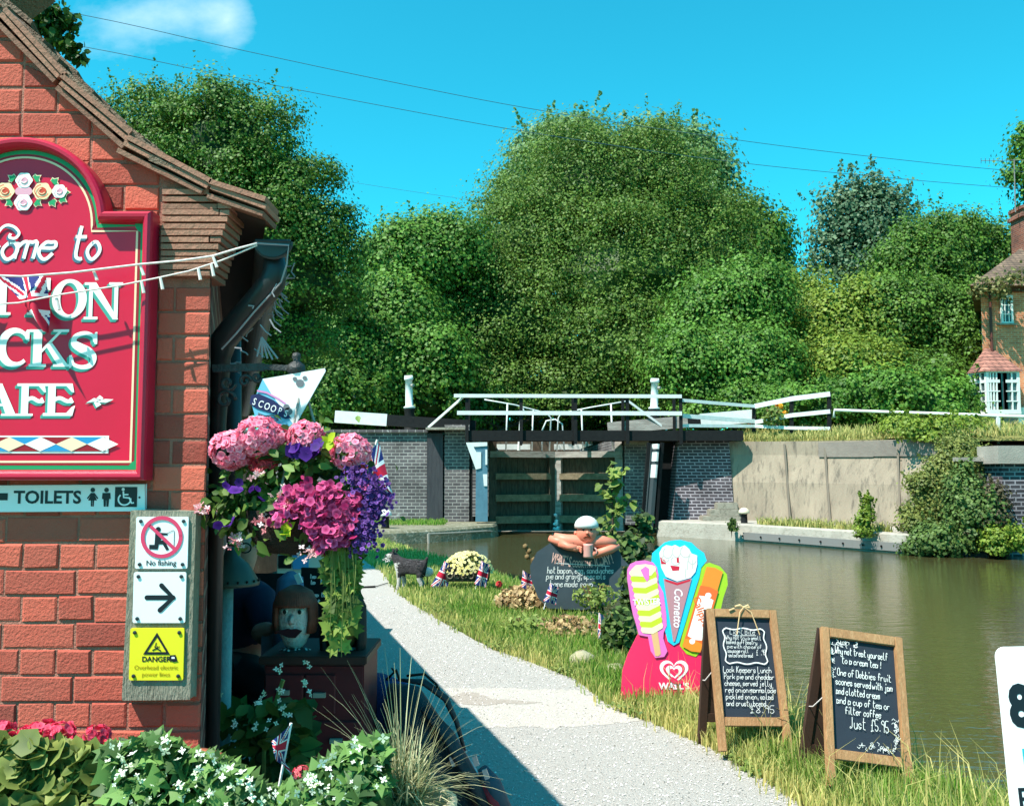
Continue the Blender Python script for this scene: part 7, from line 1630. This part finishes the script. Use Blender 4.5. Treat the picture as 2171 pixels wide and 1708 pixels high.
# ================================================================== TREES
WIL = leafmat('willow_leaf', c(48, 78, 26), c(122, 152, 62), .3); MIDT = leafmat('maple_leaf', c(34, 72, 22), c(118, 164, 62), .3); DRK = leafmat('sycamore_leaf', c(26, 56, 18), c(112, 154, 56), .28); POP = leafmat('poplar_leaf', c(54, 84, 58), c(120, 148, 112), .3); BLUT = leafmat('ash_leaf', c(52, 94, 58), c(140, 172, 112), .3); YEL = leafmat('yellowgreen_leaf', c(62, 90, 22), c(150, 170, 64), .3)
F = 2.3
def tr(lab, L, n, leaf, lm, base, clump, **k): return tree('tree', lab, [lobe(*q) for q in L], int(n * F), leaf * .62, lm, base, clump, **k)
p = V(600, 900, 14.5)
tr('big dark green tree towering directly behind the cafe gable', [(330, 350, 15, 170, 170), (480, 330, 14.5, 180, 150), (560, 480, 14.5, 190, 170), (640, 570, 14.5, 135, 150), (420, 500, 15, 220, 200), (600, 700, 15, 130, 140), (520, 800, 15.5, 140, 140), (480, 650, 15, 160, 180)], 95000, .066, DRK, (-3.9, 15.2, 0), .17, r=.3, per=45)
tr('rounded bright green tree between the dark cafe tree and the willow', [(850, 590, 40, 110, 110), (830, 720, 38, 120, 130), (930, 560, 41, 110, 100), (800, 800, 37, 110, 90), (900, 790, 37, 110, 90)], 38000, .21, MIDT, (-4.6, 39, LAND), .55, r=.35)
tr('broad olive green willow dominating the skyline behind the footbridge', [(1250, 420, 46, 210, 150), (1350, 400, 46, 180, 130), (1130, 540, 45, 190, 150), (1300, 600, 44, 260, 180), (1450, 540, 46, 180, 160), (1100, 700, 43, 200, 150), (1330, 760, 42, 240, 130), (1000, 650, 43, 130, 150), (1000, 770, 41, 90, 110), (1060, 840, 41, 110, 70), (1200, 840, 41, 120, 70), (1400, 840, 41, 120, 70)], 95000, .19, WIL, (4.4, 46, LAND), .6, r=.5, per=40, inner=.2, aspect=.8)
tr('tall blue green tree peeping above the left shoulder of the willow', [(1160, 380, 58, 95, 110), (1210, 330, 58, 80, 75), (1110, 440, 58, 70, 70)], 9000, .36, BLUT, (3.0, 58, LAND), .7, r=.35, per=35)
tr('grey green tree peeping above the right shoulder of the willow', [(1440, 350, 58, 90, 75), (1500, 420, 58, 70, 90), (1380, 320, 58, 70, 50)], 8000, .36, BLUT, (10.5, 58, LAND), .7, r=.35, per=35)
tr('dark green tree at the right foot of the willow', [(1560, 540, 50, 110, 110), (1620, 560, 50, 60, 90), (1600, 640, 49, 90, 90)], 12000, .28, DRK, (12.6, 50, LAND), .6, r=.3)
tr('light green bushy tree in front of the willow, above the paddle gear', [(1520, 700, 38, 120, 110), (1600, 650, 38, 90, 90), (1480, 800, 36, 110, 90), (1590, 790, 36, 110, 90)], 30000, .18, MIDT, (9.2, 37.5, LAND), .48, r=.25)
tr('slim see-through grey green poplar against the sky', [(1790, 480, 62, 55, 90), (1850, 470, 62, 70, 95), (1890, 500, 62, 55, 70), (1770, 570, 62, 60, 80), (1850, 580, 62, 80, 80)], 7500, .36, POP, (22.8, 62, LAND), .8, r=.3, per=22, inner=.4, core=False)
tr('yellow green spreading tree behind the ramp fence', [(1760, 720, 40, 100, 90), (1830, 700, 40, 90, 100), (1700, 680, 42, 80, 90), (1800, 810, 37, 120, 80), (1700, 800, 38, 90, 80)], 32000, .19, YEL, (14.0, 40, LAND), .5, r=.3)
tr('large mid green tree left of the brick house', [(1950, 600, 42, 110, 110), (2010, 560, 43, 100, 100), (2090, 560, 44, 80, 90), (1900, 700, 40, 110, 110), (2010, 730, 40, 110, 120), (1960, 840, 37, 120, 80)], 46000, .19, DRK, (18.2, 41.5, LAND), .5, r=.4)
tr('leafy tree overhanging the house chimney at the right edge', [(2160, 380, 40, 30, 26), (2200, 320, 40, 50, 60), (2230, 420, 40, 60, 70)], 3500, .22, MIDT, (23.5, 41, LAND), .4, r=.3, per=25, core=False)
tr('dark green tree filling the gap behind the cafe and lock wing wall', [(720, 720, 35, 60, 120), (700, 850, 34, 110, 70), (640, 830, 34, 120, 90), (770, 790, 36, 90, 100)], 20000, .19, DRK, (-6.6, 35, LAND), .4, r=.25)
C_, N_, T_ = crown_points([(x, 76 + 3 * math.sin(x), 5.5, 4.5, 3, 4.5) for x in range(-44, 52, 6)] + [(x, 70, 11, 5, 3, 5.5) for x in (-13, -8, -3, 1)], 34000, .7, 40, .2)
tagit(leaf_mesh('far_treeline', C_, .42 * (.6 + .8 * rng.random(len(C_))), N_, T_, MIDT), kind='stuff')
# dark bough over the cafe roof
t = thing('tree', 'near tree with dark glossy boughs poking above the cafe roof', 'tree', (-10.4, 16.6, 0))
C = []; mb = MB(); mb.tube([(-10.4, 16.6, 0), (-10.3, 16.5, 4), (-9.6, 16.2, 7.5), tuple(V(60, 20, 16))], [.2, .17, .12, .04], 8)
for (x, y, r, n) in ((60, 10, 45, 260), (110, 40, 30, 200), (140, 50, 22, 120), (115, 80, 24, 130), (150, 110, 18, 90), (172, 128, 12, 50), (90, 60, 26, 140), (40, -40, 60, 300), (-40, -60, 80, 300)):
    o = np.array(tuple(V(x, y, 16))); C.append(o + rng.normal(size=(n, 3)) * r * 16 / FPX * .55); mb.tube([V(60, 20, 16), V(x, y, 16)], [.035, .01], 5)
C = np.concatenate(C); leaf_mesh('crown', C, .12 * (.6 + .7 * rng.random(len(C))), rng.normal(size=(len(C), 3)) + np.array([0, 0, .4]), rng.random(len(C)) * .4, DRK, t, True, 'leaf', 1.1); mb.build('trunk', BARK, t, True, True)
# hedge and bank shrubs
def shrub(lab, L, n, leaf, lm, base, clump, nm='shrub', **k): return tree(nm, lab, [lobe(*q) for q in L], int(n * F * .8), leaf * .72, lm, base, clump, r=.06, cat='shrub', **k)
shrub('overgrown green hedge growing along the lockside behind the ramp fence', [(1700, 870, 33, 130, 45), (1850, 850, 33, 130, 55), (1960, 860, 32, 110, 60), (2040, 870, 33, 60, 55), (1600, 860, 34, 90, 45), (1500, 895, 35, 90, 34), (1600, 895, 34, 90, 34), (1700, 897, 33.5, 90, 34), (1790, 897, 33.5, 80, 30), (1900, 890, 33, 90, 36), (2050, 890, 33.5, 50, 40)], 24000, .15, MIDT, (12.5, 33.5, LAND), .3, nm='hedge')
shrub('low hedge growing behind the left balance beam', [(760, 870, 36, 120, 45), (900, 860, 37, 120, 45), (1040, 860, 40, 110, 45), (1180, 860, 42, 110, 45), (1320, 860, 42, 120, 45), (1440, 860, 40, 90, 50), (760, 900, 38, 120, 30), (900, 900, 38, 120, 30), (1040, 905, 44, 110, 30), (1180, 905, 46, 120, 30), (1320, 905, 46, 120, 30), (1100, 930, 62, 120, 34), (1280, 930, 62, 120, 34)], 24000, .2, DRK, (-1.5, 38.5, LAND), .36, nm='hedge')
shrub('yellow green bush in the sun on the bank beside the house', [(1970, 925, 25.6, 60, 26), (2030, 925, 26, 60, 28), (1910, 915, 27, 40, 22), (2075, 920, 27, 40, 22)], 7000, .11, YEL, (12.4, 26.2, 2.5), .2)
shrub('tall olive bush smothering the end of the concrete wall', [(1970, 1060, 23.6, 52, 66), (2015, 1030, 23.6, 50, 80), (1940, 1120, 23.2, 32, 34), (2020, 1110, 23.2, 50, 56), (2040, 990, 23.8, 40, 50), (2030, 955, 24.2, 36, 30)], 16000, .085, leafmat('olive_leaf', c(62, 80, 30), c(150, 156, 82), .3), (11.0, 23.8, -.1), .16)
shrub('dark leafy bush trailing into the water below the wharf wall', [(2000, 1150, 22.2, 70, 34), (2070, 1110, 22.0, 50, 70), (2050, 1060, 22.4, 40, 60), (1960, 1165, 22.4, 40, 20)], 9000, .1, DKL, (10.8, 22.2, -.3), .16)
shrub('lime green weeds growing at the water line at the right edge', [(2140, 1150, 21.4, 50, 28), (2110, 1165, 21.4, 30, 18)], 2200, .09, YEL, (11.2, 21.5, -.34), .12)
shrub('straggly weed clump sprouting from the landing edge', [(1835, 1120, 23.4, 22, 36), (1840, 1085, 23.5, 14, 30), (1825, 1150, 23.2, 16, 18)], 900, .08, YEL, (8.9, 23.8, .1), .1)
shrub('small weed tuft hanging from the landing edge near the steps', [(1551, 1140, 26.6, 10, 22), (1553, 1120, 26.7, 8, 12)], 350, .08, DKL, (6.3, 27.0, .05), .07)
shrub('dark dead stemmed bush against the brick wharf wall', [(2110, 1090, 21.9, 30, 60), (2090, 1130, 21.9, 36, 40)], 2600, .09, leafmat('dead_bush_leaf', c(52, 48, 34), c(112, 104, 72), .2), (11.4, 22.0, -.3), .14)
clump('dahlia', 'orange yellow flowers growing beside the ramp fence', 1640, 882, 30, 26, 20, 240, .12, MIDL, 'leaf')
for x, y in ((1652, 850), (1662, 866), (1500, 885), (1590, 880)):
    p = V(x + 300 * 0, y + 12, 31); t = thing('yellow_bloom', {1652: 'topmost yellow bloom showing over the ramp rail', 1662: 'yellow bloom beside the ramp fence post', 1500: 'small orange bloom behind the right balance beam', 1590: 'yellow bloom above the white beam end'}[x], 'flower', (p.x, 31, LAND))
    n = 40; d = unit(rng.normal(size=(n, 3))); leaf_mesh('petals', np.array(tuple(p)) + d * .12, .13, d, rng.random(n), mat('petal_yellow', (0, 0, 0), .6, tint=(c(216, 140, 20), c(250, 208, 60)), transl=.2), t, True, 'round'); mb = MB(); mb.tube([tuple(p), (p.x, 31, LAND)], .015, 5); mb.build('stalk', mat('stem', c(110, 120, 60)), t, True)
# ================================================================== OVERHEAD WIRES
WIRE = mat('cable', c(48, 84, 100), .6)
def wire(lab, pts, Ya, Yb):
    n = len(pts); P = catmull([tuple(V(x, y, Ya + (Yb - Ya) * i / (n - 1))) for i, (x, y) in enumerate(pts)], 8) if False else [V(x, y, Ya + (Yb - Ya) * i / (n - 1)) for i, (x, y) in enumerate(pts)]
    Q = []
    for k in range(n - 1):
        p0, p1, p2, p3 = P[max(k - 1, 0)], P[k], P[k + 1], P[min(k + 2, n - 1)]
        for j in range(6): u = j / 6; Q.append(.5 * ((2 * p1) + (p2 - p0) * u + (2 * p0 - 5 * p1 + 4 * p2 - p3) * u * u + (3 * p1 - p0 - 3 * p2 + p3) * u ** 3))
    Q.append(P[-1]); mb = MB(); mb.tube(Q, .010, 5); tagit(mb.build('overhead_wire', WIRE), lab, 'wire', 'overhead power lines')
wire('uppermost overhead wire crossing the whole sky', [(-300, -50), (180, 33), (500, 104), (850, 178), (1180, 240), (1600, 302), (1900, 338), (2140, 362), (2500, 392)], 26, 36)
wire('second overhead wire running just below the uppermost one', [(-300, 20), (180, 100), (500, 165), (850, 232), (1130, 282), (1510, 338), (1850, 374), (2150, 399), (2500, 424)], 26, 36)
wire('lowest overhead wire passing behind the treetops', [(-300, 215), (300, 310), (680, 376), (1040, 430), (1350, 468), (1650, 503), (1900, 528), (2300, 560)], 60, 66)
